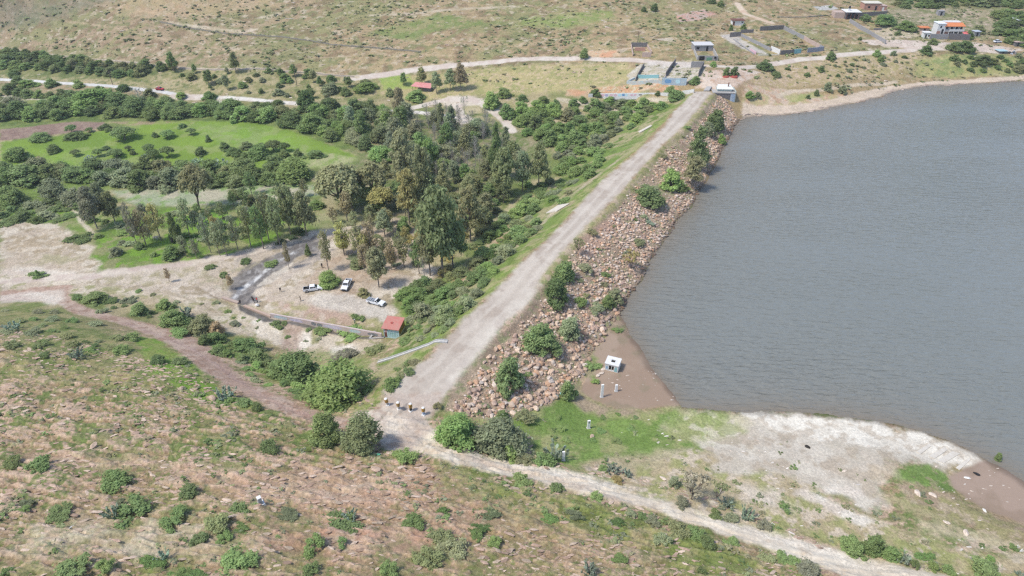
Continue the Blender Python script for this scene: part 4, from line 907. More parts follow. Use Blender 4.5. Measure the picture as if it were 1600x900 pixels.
# bottom edge bushes and cactus in the foreground
fg = [(181,738,764,46,'m','shrub','broad green mound shrub in the left foreground'),(19,715,730,28,'d','shrub','dark shrub at the left edge of the foreground'),(62,715,738,38,'m','shrub','green shrub in the left foreground beside a second one'),
 (206,786,818,62,'m','shrub','wide green shrub beside a patch of white rock'),(92,800,814,42,'d','shrub','flat dark shrub in the lower left foreground'),(178,790,812,22,'c','cactus','grey cactus left of the wide green shrub'),
 (270,805,822,40,'m','shrub','green shrub right of the white rock patch'),(296,757,778,30,'d','shrub','dark shrub in the middle of the left foreground'),(374,790,806,32,'m','shrub','green shrub just below the concrete survey pillar'),
 (340,802,826,38,'e','shrub','dull green shrub lower left of the survey pillar'),(312,832,850,26,'d','shrub','dark shrub below and left of the survey pillar'),(350,836,850,30,'m','shrub','green shrub beneath the survey pillar near the footpath'),
 (375,866,895,58,'m','shrub','broad green shrub at the bottom left of the pale footpath'),(110,882,905,52,'m','shrub','green shrub on the bottom edge at the left'),(165,870,892,28,'m','shrub','green shrub near the bottom edge, right of a broader one'),
 (10,890,905,26,'d','shrub','dark shrub in the bottom left corner'),(536,812,832,52,'m','shrub','long green shrub in the middle foreground'),(548,798,816,20,'c','cactus','grey-green cactus behind the long green shrub'),
 (491,838,862,36,'m','shrub','round green shrub in the middle foreground'),(535,840,853,18,'m','shrub','small green shrub right of the round one in the foreground'),(645,811,828,36,'m','shrub','bright green mound in the centre foreground'),
 (690,830,852,40,'e','shrub','dull green shrub in the large clump at the bottom centre'),(668,858,884,44,'e','shrub','grey-green shrub at the lower left of the large bottom centre clump'),(705,845,870,50,'o','shrub','olive shrub in the large bottom centre clump'),
 (608,880,902,34,'m','shrub','green shrub at the bottom edge, centre'),(485,882,900,28,'m','shrub','green shrub at the bottom edge, left of the centre'),(772,842,856,24,'b','shrub','bright green shrub right of the bottom centre clump'),
 (634,700,722,34,'b','shrub','bright green tuft at the near edge of the road junction'),(420,690,708,30,'d','shrub','dark shrub beside the left foreground cactus'),(418,688,700,16,'c','cactus','small cactus left of the foreground trees'),
 (1020,810,822,30,'k','shrub','dark brown shrub below the right-hand road'),(1004,800,812,20,'d','shrub','dark shrub below the right-hand road, left end of its row'),(1058,812,838,44,'e','shrub','broad olive shrub below the right-hand road'),
 (1090,826,846,40,'m','shrub','green shrub in the row below the right-hand road'),(1034,830,850,30,'g','shrub','grey-green shrub in front of the row below the road'),(1106,836,856,30,'d','shrub','dark shrub at the right end of the row below the road'),
 (1142,838,854,30,'m','shrub','green shrub past the end of the row below the road'),(984,797,812,26,'g','shrub','grey shrub beside the road edge'),(932,770,784,28,'m','shrub','green shrub on the near verge of the road'),
 (870,754,768,20,'d','shrub','dark shrub on the near verge of the road, left'),(1232,868,886,46,'m','shrub','green shrub on the near verge at the lower right'),(1262,880,902,44,'k','shrub','brown-green shrub at the bottom edge of the near verge'),
 (1200,868,884,34,'o','shrub','olive shrub left of the near verge shrubs at the lower right'),(1096,884,898,20,'d','shrub','dark shrub at the bottom, left of the verge shrubs'),(815,740,760,34,'m','shrub','green shrub on the near verge just past the junction'),
 (921,880,900,26,'c','cactus','grey cactus at the bottom edge right of the centre'),(258,862,876,22,'c','cactus','small grey cactus at the bottom of the left foreground'),(1545,862,878,16,'b','shrub','small bright shrub near the right edge')]
for cx, t, b, wd, pal, k, lab in fg: plant(k, cx, t - 3, b, wd, pal, lab)
# ------------------------------------------------------------------ trees of the valley one can tell apart
tv = [
 ('umbrella',534,252,328,72,'o','largest spreading olive eucalyptus at the edge of the grey crop field'),
 ('umbrella',584,251,312,52,'o','spreading olive tree right of the largest one by the crop field'),
 ('umbrella',552,288,330,46,'e','dark low spreading tree under the largest olive eucalyptus'),
 ('euc',634,204,300,50,'o','tall olive tree at the corner of the grey forest'),
 ('euc',640,264,352,44,'y','yellowish tall eucalyptus left of the darkest ones'),
 ('umbrella',598,290,334,42,'y','yellow-olive flat-topped tree in the middle of the wood'),
 ('euc',665,232,340,36,'e','dark tall tree behind the yellowish eucalyptus'),
 ('euc',692,290,432,76,'e','tallest dark green tree beside the car park wood'),
 ('euc',672,350,432,44,'o','olive eucalyptus in front of the tallest dark tree'),
 ('euc',708,335,420,46,'m','dark green tree touching the right of the tallest one'),
 ('euc',735,293,378,50,'o','olive eucalyptus alone on the right of the tallest dark tree'),
 ('bush',758,318,362,34,'e','green bushy tree right of the lone olive eucalyptus'),
 ('euc',786,232,308,38,'e','tall grey-olive tree at the right edge of the wood'),
 ('euc',842,222,296,38,'e','tall tree at the right end of the wood nearest the dam'),
 ('euc',816,236,300,34,'g','grey-green tree between the two tallest at the right of the wood'),
 ('bush',805,228,262,30,'g','grey-green bushy tree in front of the dirt loop'),
 ('cone',775,190,280,30,'d','dark narrow tree at the right of the grey forest'),
 ('pole',514,358,424,26,'o','slim eucalyptus with bare trunk at the edge of the car park'),
 ('pole',538,345,400,36,'y','slim yellowish eucalyptus behind the car park'),
 ('pole',562,350,405,30,'o','slim olive eucalyptus in the middle of the car park wood'),
 ('pole',582,345,412,34,'r','slim brownish eucalyptus in the car park wood'),
 ('euc',592,385,450,38,'o','leaning olive tree with dense low crown behind the pickups'),
 ('pole',570,380,424,26,'r','short brownish eucalyptus in front of the car park wood'),
 ('pole',612,372,422,24,'r','thin brown-leaved tree right of the leaning olive tree'),
 ('pole',632,368,418,30,'o','thin tree at the right of the car park wood'),
 ('pole',655,372,428,30,'m','thin green tree left of the dark eucalyptus pair'),
 ('bare',664,400,444,26,'k','small bare forked tree right of the car park'),
 ('bush',558,400,422,24,'e','dark bush at the foot of the car park wood'),
 ('bush',630,337,368,26,'b','bright bush beside the pale path into the wood'),
 ('bush',838,338,356,22,'m','green shrub by the fallen concrete slab'),
 ('euc',455,288,372,32,'e','tall feathery tree, left of a pair beside the dark stream'),
 ('euc',480,298,370,36,'e','tall feathery tree, right of a pair beside the dark stream'),
 ('pole',438,305,384,34,'e','slim tree left of the feathery pair'),
 ('pole',412,320,390,34,'m','slim green tree in the row above the pale road'),
 ('pole',420,300,375,30,'e','slim dark tree behind the row above the pale road'),
 ('pole',392,318,386,28,'e','slim dark tree at the middle of the row above the pale road'),
 ('pole',372,335,392,26,'g','slim grey-green tree in the row above the pale road'),
 ('pole',355,340,400,24,'g','slim grey tree, third from the left of the road row'),
 ('pole',344,345,400,24,'g','slim grey tree, second from the left of the road row'),
 ('pole',330,335,396,24,'k','slim dark-trunked tree at the left of the road row'),
 ('pole',298,308,372,32,'g','mottled grey tree beside the small bright meadow'),
 ('cone',277,330,376,22,'d','small dark pointed tree left of the small bright meadow'),
 ('pole',252,315,376,32,'y','slim yellow-green tree between the dark pointed tree and thin ones'),
 ('pole',228,325,384,30,'r','slim brownish leaning tree left of the bright meadow'),
 ('pole',216,316,388,22,'k','thin nearly bare leaning tree at the left of the plantation'),
 ('pole',290,366,400,22,'g','short grey tree nearest the pale road'),
 ('pole',308,372,404,20,'g','short grey tree second nearest the pale road'),
 ('euc',152,292,358,38,'k','brownish dark feathery tree, left of a pair on the left'),
 ('euc',180,300,350,30,'e','dark feathery tree, right of a pair on the left'),
 ('euc',160,286,330,26,'g','dark purple-grey tree behind the feathery pair on the left'),
 ('umbrella',314,254,329,50,'o','tall thin-crowned eucalyptus standing alone in the grey crop field'),
 ('bush',270,382,408,34,'m','round green bush on the bright grass by the pale road'),
 ('bush',183,384,402,22,'g','grey-green bush left of the bright grass by the pale road'),
 ('shrub',203,372,386,18,'g','grey shrub on the earth mound'),
 ('shrub',122,366,382,40,'d','dark shrub patch on the pale bare ground'),
 ('shrub',60,425,436,26,'m','green shrub in the fork of tracks at the left'),
 ('shrub',329,409,422,16,'d','dark shrub below the pale road, left of another'),
 ('shrub',350,418,434,14,'d','dark shrub beside the stream bend'),
 ('shrub',384,400,413,18,'d','dark shrub above the stream'),
 ('pole',265,418,441,12,'r','small dead brown tree below the pale road'),
 ('pole',362,428,452,14,'r','small brown tree standing beside the dark stream'),
 ('pole',452,378,420,14,'r','thin brown sapling beside the stream rapids'),
 ('shrub',424,404,418,20,'m','green shrub above the stream'),
 ('cone',482,380,400,12,'d','small dark conifer beside the stream'),
 ('bush',61,420,434,8,'m','little bush at the left fork of tracks'),
 ('round',27,226,257,38,'m','round tree on the left edge of the bright green field'),
 ('round',62,206,225,34,'m','round tree between the ploughed field and the bright field'),
 ('bush',122,206,222,30,'d','dark tree at the lower edge of the ploughed field'),
 ('bush',164,193,205,18,'d','dark small tree at the right end of the ploughed field'),
 ('umbrella',195,199,219,38,'m','spreading tree at the middle of the bright field'),
 ('umbrella',262,203,216,22,'m','small spreading tree right of the middle of the bright field'),
 ('bush',243,205,216,11,'d','tiny dark tree in the bright field'),
 ('umbrella',299,200,211,16,'m','lone little tree near the top of the bright field'),
 ('bush',326,209,223,10,'d','narrow dark bush in the bright field'),
 ('umbrella',182,232,247,24,'d','dark spreading tree on the lower edge of the bright field'),
 ('umbrella',239,231,246,16,'d','small dark tree on the lower edge of the bright field, left of its twin'),
 ('umbrella',263,228,246,22,'d','small dark tree on the lower edge of the bright field, right of its twin'),
 ('umbrella',60,245,253,14,'r','tiny reddish tree on the pale part of the field'),
 ('cactus',141,241,253,16,'c','cactus clump by the lower field edge'),
 ('cactus',227,239,247,12,'c','small cactus by the lower field edge'),
 ('cactus',306,246,258,18,'c','cactus clump below the bright field'),
 ('cactus',345,246,263,24,'c','large cactus clump below the bright field'),
 ('umbrella',382,265,285,18,'d','small dark tree at the right of the lower tree line'),
 ('bush',492,234,250,30,'d','dark tree at the right end of the bright field'),
 ('round',458,246,290,66,'b','large round bright tree between the two fields'),
 ('bush',405,222,252,40,'m','round green tree in the row at the bright field'),
 ('bush',430,240,268,38,'d','dark tree left of the large round bright one'),
 ('round',594,222,258,38,'b','bright rounded tree left of the grey forest'),
 ('round',20,287,325,46,'m','rounded tree at the left edge below the fields'),
 ('round',86,276,318,46,'g','grey-green tree second from the left below the fields'),
 ('round',118,290,326,34,'g','pale grey-green tree left of the feathery pair'),
 ('round',45,252,294,60,'m','large rounded tree at the left, below the bright field'),
 ('round',10,258,292,40,'m','green tree at the left edge below the bright field'),
 ('round',92,256,284,38,'e','olive tree right of the large rounded one at the left'),
 ('round',150,134,180,70,'b','largest bright green crown in the belt beyond the fields'),
 ('bare',222,138,166,40,'k','leafless grey tree in the belt beyond the fields'),
 ('bush',45,126,140,30,'b','bright green tree over the roadside at the left'),
 ('bush',22,107,122,22,'d','dark tree beside the paved road at the far left'),
 ('bush',253,94,112,22,'d','dark tree at the right end of the hill-foot scrub'),
 ('bush',268,96,110,18,'o','yellow-green bush beside the hill-foot wall'),
 ('euc',627,138,196,24,'r','brownish slim tree standing over the valley road'),
 ('cone',690,160,206,22,'e','dark slim tree, left of a pair by the dirt loop'),
 ('cone',706,164,212,26,'k','dark grey slim tree, right of a pair by the dirt loop'),
 ('euc',720,100,142,26,'r','rust-brown tree below the upper dirt road'),
 ('euc',704,108,142,22,'g','grey-green tree beside the rust-brown one'),
 ('euc',682,112,146,20,'g','thin grey-green tree second from the rust-brown one'),
 ('euc',660,106,134,20,'e','dark thin tree behind the red-roofed shed'),
 ('euc',631,114,134,14,'m','small green tree on the little lawn'),
 ('bush',572,122,138,24,'e','bush at the left of the little lawn'),
 ('round',572,126,148,34,'b','bright bush just left of the little lawn'),
 ('bush',650,138,162,34,'b','bright bush below the red-roofed shed'),
 ('bush',610,136,152,18,'e','dark bush left of the red-roofed shed'),
 ('bush',515,128,150,30,'g','grey-green bush beside the gravel mounds'),
 ('bush',768,138,174,30,'b','tall bright green tree beside the dirt loop'),
 ('bush',788,136,156,24,'m','green tree behind the tall bright one by the dirt loop'),
 ('bush',816,146,160,17,'m','green bush left of the mural wall track'),
 ('bush',850,148,168,24,'m','green tree, left of a group below the mural wall'),
 ('bush',869,154,172,17,'m','small green tree below the mural wall, second in its group'),
 ('bush',895,152,169,18,'m','green tree below the mural wall, third in its group'),
 ('bush',911,149,162,14,'m','small green tree close under the mural wall'),
 ('bush',930,150,179,30,'m','largest green tree below the mural wall'),
 ('bush',930,137,152,19,'m','round tree in front of the left end of the mural wall'),
 ('bush',983,168,181,12,'m','small green tree alone below the mural wall'),
 ('bush',1028,141,150,10,'d','small dark bush in front of the mural wall'),
 ('bush',1046,132,150,20,'b','bright bush at the right end of the mural wall'),
 ('bush',1058,138,162,32,'m','large green bush at the dam end of the mural wall'),
 ('bush',1086,116,134,16,'m','green bush at the corner of the grey block compound'),
 ('round',912,73,94,17,'m','tree beside the upper road at the red cutting'),
 ('bush',1134,103,120,12,'d','small dark tree, left of a pair with red-painted bases'),
 ('bush',1146,102,120,14,'d','small dark tree, right of a pair with red-painted bases'),
 ('bush',1114,94,106,12,'b','small clipped tree by the road below the concrete house'),
 ('round',1194,94,114,24,'d','dark tree by the road above the gatehouse'),
 ('bush',1212,110,122,18,'d','low dark bush by the lakeside slope'),
 ('bush',1171,140,156,15,'b','bright bush on the shore by the gatehouse'),
 ('bush',1184,142,154,12,'g','grey-green bush right of the bright one on the shore'),
 ('bush',1292,126,144,14,'g','grey-green shrub on the far lake shore, left of a pair'),
 ('bush',1315,131,148,14,'g','grey-green shrub on the far lake shore, right of a pair'),
 ('bush',1275,138,150,10,'d','dark shrub in the shore grass patch'),
 ('bush',1262,147,155,7,'d','tiny dark shrub in the shore grass patch'),
 ('bush',1298,78,96,17,'m','roadside tree below the block wall compound'),
 ('bush',1370,77,90,16,'b','bright roadside tree above the lake, left'),
 ('bush',1375,86,98,12,'m','small tree just below the bright roadside one'),
 ('bush',1395,78,88,10,'g','small grey-green tree by the lake road'),
 ('bush',1447,69,87,20,'d','dark round tree on the lake road below the orange-roofed house'),
 ('bush',1457,58,72,14,'m','tree at the corner of the orange-roofed house wall'),
 ('bush',1352,22,36,20,'m','tree in the yard of the dark-roofed house, left'),
 ('round',1382,20,46,34,'m','large tree in the yard below the brick houses'),
 ('round',1417,31,54,30,'m','round tree between the two groups of houses'),
 ('bush',1402,47,57,12,'d','clipped dark bush between the two groups of houses'),
 ('bush',1343,57,64,8,'d','tiny bush at the end of the block wall'),
 ('round',1491,63,84,28,'m','large tree on the lake road, left of a pair'),
 ('round',1509,62,86,26,'d','large dark tree on the lake road, right of a pair'),
 ('bush',1535,84,104,28,'d','dark bush on the slope above the lake'),
 ('bush',1550,90,102,18,'m','green bush on the slope above the lake, right of the dark one'),
 ('bush',1528,38,56,26,'e','tree right of the orange-roofed house'),
 ('bush',1513,48,62,18,'d','dark tree against the orange-roofed house'),
 ('round',1456,4,16,18,'d','dark tree on the hill above the orange-roofed house'),
 ('round',1022,3,20,11,'d','dark hillside tree, right of a pair at the top'),
 ('bush',1006,10,20,10,'d','dark hillside bush, left of a pair at the top'),
 ('bush',1112,-3,8,14,'d','dark bush at the top edge, left of its neighbour'),
 ('bush',1125,0,12,14,'m','green bush at the top edge above the white shack'),
 ('bush',1142,37,49,8,'m','bush in front of the left side of the white shack'),
 ('bush',1161,36,48,11,'b','bright bush in front of the right side of the white shack'),
]
for k, cx, t, b, wd, pal, lab in tv: plant(k, cx, t, b, wd, pal, lab)
# ------------------------------------------------------------------ belts and thickets: each tree a thing of its own
fill([(0,168),(110,172),(200,178),(330,176),(400,182),(470,190),(520,205),(560,232),(580,215),(560,188),(480,182),(380,176),(240,168),(190,164),(110,166),(0,172)], 95, (22,40), ['round','bush','round'], 'mmddbeg', 'green tree in the dense belt between the valley road and the bright field', 'trees in the belt beyond the fields', (.7,1.0), 1, .30)
fill([(0,178),(150,176),(330,176),(430,186),(500,205),(545,232),(500,212),(430,192),(330,184),(150,184),(0,188)], 34, (26,40), ['round','bush'], 'mmdb', 'green tree along the top edge of the bright field', 'trees along the top edge of the bright field', (.7,1.0), 2, .28)
fill([(0,142),(60,145),(130,152),(110,158),(60,152),(0,152)], 7, (18,28), ['bush'], 'dmd', 'dark tree lining the near side of the paved road', 'trees along the paved road', (.6,.9), 3, .3)
fill([(120,150),(200,156),(330,172),(420,178),(420,182),(300,176),(200,164),(120,156)], 16, (18,28), ['bush','round'], 'dmem', 'tree between the paved road and the bright green belt', 'trees below the paved road', (.6,.9), 31, .3)
fill([(0,82),(60,88),(130,97),(240,108),(220,122),(120,114),(0,108)], 46, (14,26), ['bush'], 'dedm', 'dark bush in the scrub between the hill-foot wall and the paved road', 'scrub trees above the paved road', (.6,.9), 4, .3)
fill([(230,112),(420,112),(560,124),(560,150),(480,160),(340,146)], 42, (8,20), ['bush','bush','euc'], 'gemmd', 'small bush on the stony ground above the valley road', 'bushes above the valley road', (.6,1), 5, .5)
fill([(0,272),(150,268),(240,266),(350,268),(440,282),(380,290),(250,292),(140,290),(100,284)], 34, (28,48), ['round','bush'], 'mmdedg', 'rounded tree in the dense line between the two fields', 'trees in the line between the fields', (.65,.9), 6, .27)
fill([(330,228),(450,232),(500,240),(470,250),(380,248)], 11, (14,26), ['round','bush','umbrella'], 'mdde', 'dark tree at the right-hand part of the bright field', 'trees at the right of the bright field', (.6,.9), 7, .35)
fill([(60,232),(300,236),(340,245),(240,250),(100,245)], 10, (10,24), ['bush','umbrella'], 'ddm', 'dark bush along the lower edge of the bright field', 'bushes along the lower field edge', (.6,.8), 8, .5)
fill([(80,208),(290,198),(200,212),(100,222)], 7, (8,22), ['bush','umbrella'], 'dmd', 'small dark tree on the bright green field', 'small trees on the bright field', (.5,.8), 81, .6)
fill([(470,170),(640,180),(640,200),(620,240),(590,250),(545,215),(480,190)], 27, (22,36), ['round','bush','euc'], 'gmedb', 'mixed tree left of the grey forest', 'trees left of the grey forest', (.8,1.2), 9, .3)
fill([(0,318),(140,312),(160,330),(100,345),(0,350)], 22, (18,34), ['bush','shrub'], 'mdgm', 'low bush above the pale bare ground at the left', 'bushes above the pale ground', (.4,.6), 10, .35)
fill([(120,340),(240,330),(400,330),(500,345),(480,372),(400,388),(300,400),(180,400)], 30, (12,24), ['shrub','bush'], 'mbdgm', 'low green bush under the thin plantation trees', 'bushes under the plantation', (.4,.7), 11, .5)
fill([(215,345),(420,340),(480,350),(430,378),(330,392),(240,385)], 12, (16,26), ['pole'], 'gekmy', 'slim young eucalyptus of the thin plantation', 'slim trees of the plantation', (1,1), 12, .4)
fill([(345,300),(480,300),(500,330),(440,340),(350,330)], 14, (16,28), ['pole','bush'], 'emgd', 'tree on the near edge of the grey crop field', 'trees at the near edge of the crop field', (.6,.9), 13, .4)
fill([(640,180),(745,182),(775,205),(790,250),(740,285),(660,285),(640,240)], 80, (14,24), ['bare'], 'k', 'thin leafless grey tree of the grey forest', 'leafless trees of the grey forest', (1.5,2.4), 14, .35)
fill([(600,195),(660,190),(760,210),(800,235),(800,300),(740,320),(660,310),(600,290),(600,235)], 42, (20,36), ['euc','euc','round','cone','euc'], 'ooegombg', 'olive green tree of the dense wood beside the dam', 'trees of the wood', (1.0,1.4), 15, .30)
fill([(560,300),(660,320),(760,310),(800,300),(770,345),(700,380),(600,372),(540,345)], 26, (20,34), ['euc','umbrella','bush','euc'], 'oeymeg', 'olive tree in the near part of the wood', 'trees in the near part of the wood', (1,1.3), 16, .34)
fill([(500,340),(620,350),(640,400),(600,430),(540,400)], 14, (18,30), ['pole'], 'oyrke', 'slim eucalyptus behind the parked pickups', 'slim trees behind the car park', (1,1), 17, .4)
fill([(790,175),(900,178),(960,190),(920,215),(870,235),(840,215),(800,205)], 26, (18,32), ['bush','round','bush'], 'mbobb', 'green tree between the wood and the far end of the dam', 'trees between the wood and the dam end', (.8,1.1), 18, .32)
fill([(940,160),(1040,166),(1000,195),(950,215),(900,245),(880,262),(860,240),(920,210)], 50, (14,28), ['bush'], 'mbbeg', 'bright green bush on the far part of the grassy dam slope', 'bushes on the far grassy slope', (.6,.9), 19, .38)
fill([(880,262),(960,225),(930,270),(880,320),(830,372),(770,400),(760,360),(800,330),(840,300)], 66, (18,36), ['bush','bush','shrub'], 'mbbemg', 'green bush on the middle part of the grassy dam slope', 'bushes on the middle grassy slope', (.6,.85), 20, .36)
fill([(760,400),(800,395),(760,450),(715,500),(680,500),(650,500),(628,470),(640,452),(690,440),(720,430)], 46, (20,40), ['bush','bush','round'], 'mmbedg', 'green bush in the thicket between the pickups and the dam road', 'thicket beside the car park', (.6,.85), 21, .34)
fill([(640,500),(715,500),(690,522),(650,545),(625,560),(600,560),(640,530)], 20, (12,26), ['bush','shrub'], 'mogmb', 'small green bush on the slope around the red-roofed hut', 'bushes around the red-roofed hut', (.5,.8), 22, .4)
fill([(620,575),(660,560),(640,590),(610,610)], 7, (12,20), ['shrub'], 'mo', 'small shrub at the near end of the grassy slope', 'shrubs at the near end of the grassy slope', (.5,.7), 24, .5)
fill([(300,520),(380,545),(450,590),(470,612),(420,592),(370,565),(320,540)], 22, (16,30), ['shrub','bush'], 'mdbg', 'green bush in the gully above the pink track', 'bushes in the gully above the track', (.5,.8), 25, .4)
fill([(160,470),(300,500),(330,520),(280,512),(180,488)], 10, (10,20), ['shrub'], 'mgd', 'small shrub above the bend of the pink track', 'shrubs above the track bend', (.4,.7), 26, .6)
fill([(1400,0),(1600,0),(1600,12),(1400,12)], 26, (12,26), ['bush'], 'ddme', 'dark tree on the hill above the village', 'hillside trees above the village', (.5,.8), 27, .35)
fill([(1560,28),(1600,22),(1600,72),(1575,70),(1555,50)], 15, (18,32), ['round','bush'], 'mdm', 'tree at the right edge of the village', 'trees at the right edge of the village', (.6,.9), 28, .35)
fill([(1490,90),(1600,90),(1600,112),(1520,112),(1490,100)], 18, (10,22), ['bush'], 'gmed', 'bush on the lakeside slope below the village', 'bushes on the lakeside slope', (.5,.8), 29, .5)
fill([(1180,95),(1250,106),(1400,86),(1440,92),(1330,118),(1220,125)], 18, (6,13), ['bush'], 'gdm', 'small bush on the stony lakeside slope', 'small bushes on the stony lakeside slope', (.5,.8), 30, 1.0)
fill([(860,640),(1000,650),(980,700),(860,690)], 10, (8,18), ['shrub'], 'bm', 'small green tuft on the grass near the white posts', 'tufts on the grass', (.3,.5), 32, 1.0)
fill([(370,560),(440,590),(500,628),(530,645),(500,640),(440,622),(400,600),(372,580)], 12, (12,22), ['shrub'], 'mdbg', 'small shrub between the pink track and the dark green wide tree', 'shrubs above the lower track', (.4,.6), 33, .5)
fill([(0,482),(90,486),(180,512),(190,545),(100,560),(0,550)], 26, (10,24), ['shrub'], 'degm', 'dark shrub on the green left shoulder of the foreground slope', 'shrubs on the left shoulder', (.4,.6), 34, .6)
fill([(150,450),(300,460),(360,480),(440,500),(560,535),(520,545),(420,520),(300,480),(180,462)], 16, (6,13), ['shrub'], 'gmo', 'little shrub on the bare ground around the channel', 'little shrubs by the channel', (.4,.6), 35, 1.0)
fill([(640,300),(800,290),(850,290),(800,340),(760,395),(700,430),(640,425),(620,360)], 34, (14,28), ['bush','shrub','bush'], 'oemyb', 'low bush in the undergrowth of the wood', 'undergrowth of the wood', (.5,.8), 36, .45)
fill([(500,335),(620,345),(640,420),(560,430),(520,380)], 14, (9,18), ['shrub'], 'oeg', 'low shrub on the bare floor of the eucalyptus grove', 'shrubs under the grove', (.4,.6), 37, .8)
fill([(0,128),(120,133),(250,146),(420,160),(560,172),(560,180),(400,172),(240,158),(100,145),(0,140)], 15, (16,26), ['bush','round'], 'mdeb', 'tree standing close beside the valley road', 'trees close beside the valley road', (.6,.9), 38, .9)
fill([(1080,180),(1110,180),(1020,330),(960,430),(900,520),(860,590),(760,640),(740,620),(830,500),(940,370),(1030,250)], 26, (8,15), ['shrub'], 'ogm', 'small weed growing between the boulders of the dam facing', 'weeds on the dam facing', (.5,.8), 39, 1.4)
# ------------------------------------------------------------------ scrub on the open slopes
r = np.random.default_rng(99)
cand = []
def scatter(n, xr, yr, size, dens, keep):
    X = r.uniform(*xr, n); Y = r.uniform(*yr, n); u, inv_ = None, None
    Z = ground(X, Y); u = X / (Y * CT + 55.0)
    j = np.clip(np.searchsorted(GY, Y), 0, len(GY) - 1); i = np.clip(np.searchsorted(GU, u), 0, len(GU) - 1); zn = ZONE[j * NXr + i]
    ok = (zn == 0) & (dens(X, Y) > r.random(n)) & (np.abs(u) < .86) & keep(X, Y, Z)
    X, Y, Z = X[ok], Y[ok], Z[ok]; S = size(X, Y, len(X)); return np.stack([X, Y, Z, S], 1)
nearB = base_h
def fgkeep(X, Y, Z): 
    lk = lake_d(X, Y); cr = sdf(X, Y, CREST); b = base_h(X, Y); return (lk > 2) & (cr > 3) & (b > 2.5) & (X < 95 + 0 * Y)
A1 = scatter(26000, (-150, 95), (48, 165), lambda X, Y, n: .22 + .95 * r.random(n) ** 4, lambda X, Y: ss(.36, .66, fbm(X, Y, 10, 3, 201)) * (1 - .5 * ss(10, 60, X)) * .75, fgkeep)
A2 = scatter(17000, (-340, 330), (300, 460), lambda X, Y, n: .45 + 1.4 * r.random(n) ** 3.5, lambda X, Y: ss(.40, .68, fbm(X, Y, 28, 4, 19)) * .8 + .18, lambda X, Y, Z: (sdf(X, Y, LAKE) > 4) & (Z > -2))
A3 = scatter(1500, (20, 160), (60, 130), lambda X, Y, n: .4 + .8 * r.random(n) ** 3, lambda X, Y: ss(.45, .7, fbm(X, Y, 9, 3, 203)) * .7, lambda X, Y, Z: (sdf(X, Y, LAKE) > 5) & (Z > .5))
S_all = np.concatenate([A1, A2, A3]); app = S_all[:, 3] / depth(S_all[:, 0], S_all[:, 1], S_all[:, 2])
occ = np.array(OCC)
near_occ = np.zeros(len(S_all), bool)
for i in range(0, len(S_all), 2000):
    a = S_all[i:i + 2000]; d = np.hypot(a[:, 0:1] - occ[:, 0], a[:, 1:2] - occ[:, 1]); near_occ[i:i + 2000] = (d < occ[:, 2] * .9).any(1)
S_all = S_all[~near_occ]; app = app[~near_occ]; order = np.argsort(-app); S_all = S_all[order]
TOP = 45
fgc = [(.23,.34,.12), (.19,.28,.105), (.26,.35,.13), (.25,.30,.16), (.28,.31,.18)]
for q in range(TOP):
    X, Y, Z, S = S_all[q]; S *= 1.25; fgd = Y < 200
    o = link('shrub', SHRUBS[q % 6], label='small green shrub scattered over the stony foreground slope' if fgd else 'small dark shrub scattered over the far hillside', category='shrub', group='shrubs of the stony foreground' if fgd else 'shrubs of the far hillside')
    c = np.array(fgc[q % 5]) * (.85 + .3 * r.random()); o.color = (*c, 1); o.location = (X, Y, Z - .05); k = .75 + .5 * r.random(); o.scale = (S * 1.9 * k, S * 1.3, S * .50); o.rotation_euler = (0, 0, r.random() * 6.28 if False else (r.random() - .5) * 1.0)
# the rest: low scrub nobody could count, one object
rest = S_all[TOP:]; T = [build_shrub(300 + i, 26, .30, 4) for i in range(8)]; TN = [build_shrub(320 + i, 90, .13, 5) for i in range(8)]
def merge(items, tmpl, colour, name, label, mats, smooth=False, kind='stuff'):
    Vs = []; Fs = []; Cs = []; o = 0
    rr = np.random.default_rng(5); lab = rr.integers(0, len(tmpl), len(items))
    for t in range(len(tmpl)):
        it = items[lab == t]
        if not len(it): continue
        V, F = tmpl[t]; n = len(it); a = it[:, 5]; ca, sa = np.cos(a), np.sin(a)
        P = V[None] * it[:, None, 6:9]; X = P[:, :, 0] * ca[:, None] - P[:, :, 1] * sa[:, None] + it[:, 0:1]; Y = P[:, :, 0] * sa[:, None] + P[:, :, 1] * ca[:, None] + it[:, 1:2]; Z = P[:, :, 2] + it[:, 2:3]
        Vs.append(np.stack([X, Y, Z], -1).reshape(-1, 3)); Fs.append((F[None] + (np.arange(n) * len(V))[:, None, None]).reshape(-1, F.shape[1]) + o); o += n * len(V)
        Cs.append(np.repeat(colour(it), len(V), 0))
    me = mesh_np(name, np.concatenate(Vs), np.concatenate(Fs), mats, smooth, attrs={'tint': ('FLOAT_COLOR', np.concatenate(Cs))})
    return link(name, me, kind=kind)
def tint_leaf():
    m = leaf_material('scrub_foliage', .2); nt = m.node_tree; a = nt.nodes.new('ShaderNodeAttribute'); a.attribute_name = 'tint'
    hs = [n for n in nt.nodes if n.type == 'HUE_SAT'][0]; nt.links.new(a.outputs['Color'], hs.inputs['Color'])
    for n in nt.nodes:
        if n.type == 'TEX_NOISE': n.inputs['Scale'].default_value = .5
    return m
M_SCRUB = tint_leaf()
n = len(rest); it = np.zeros((n, 9)); it[:, :3] = rest[:, :3]; it[:, 2] -= .05; it[:, 5] = r.random(n) * 6.28; s = rest[:, 3]; it[:, 6] = s * 1.5; it[:, 7] = s * 1.2; it[:, 8] = s * np.where(rest[:, 1] > 200, .75, .5)
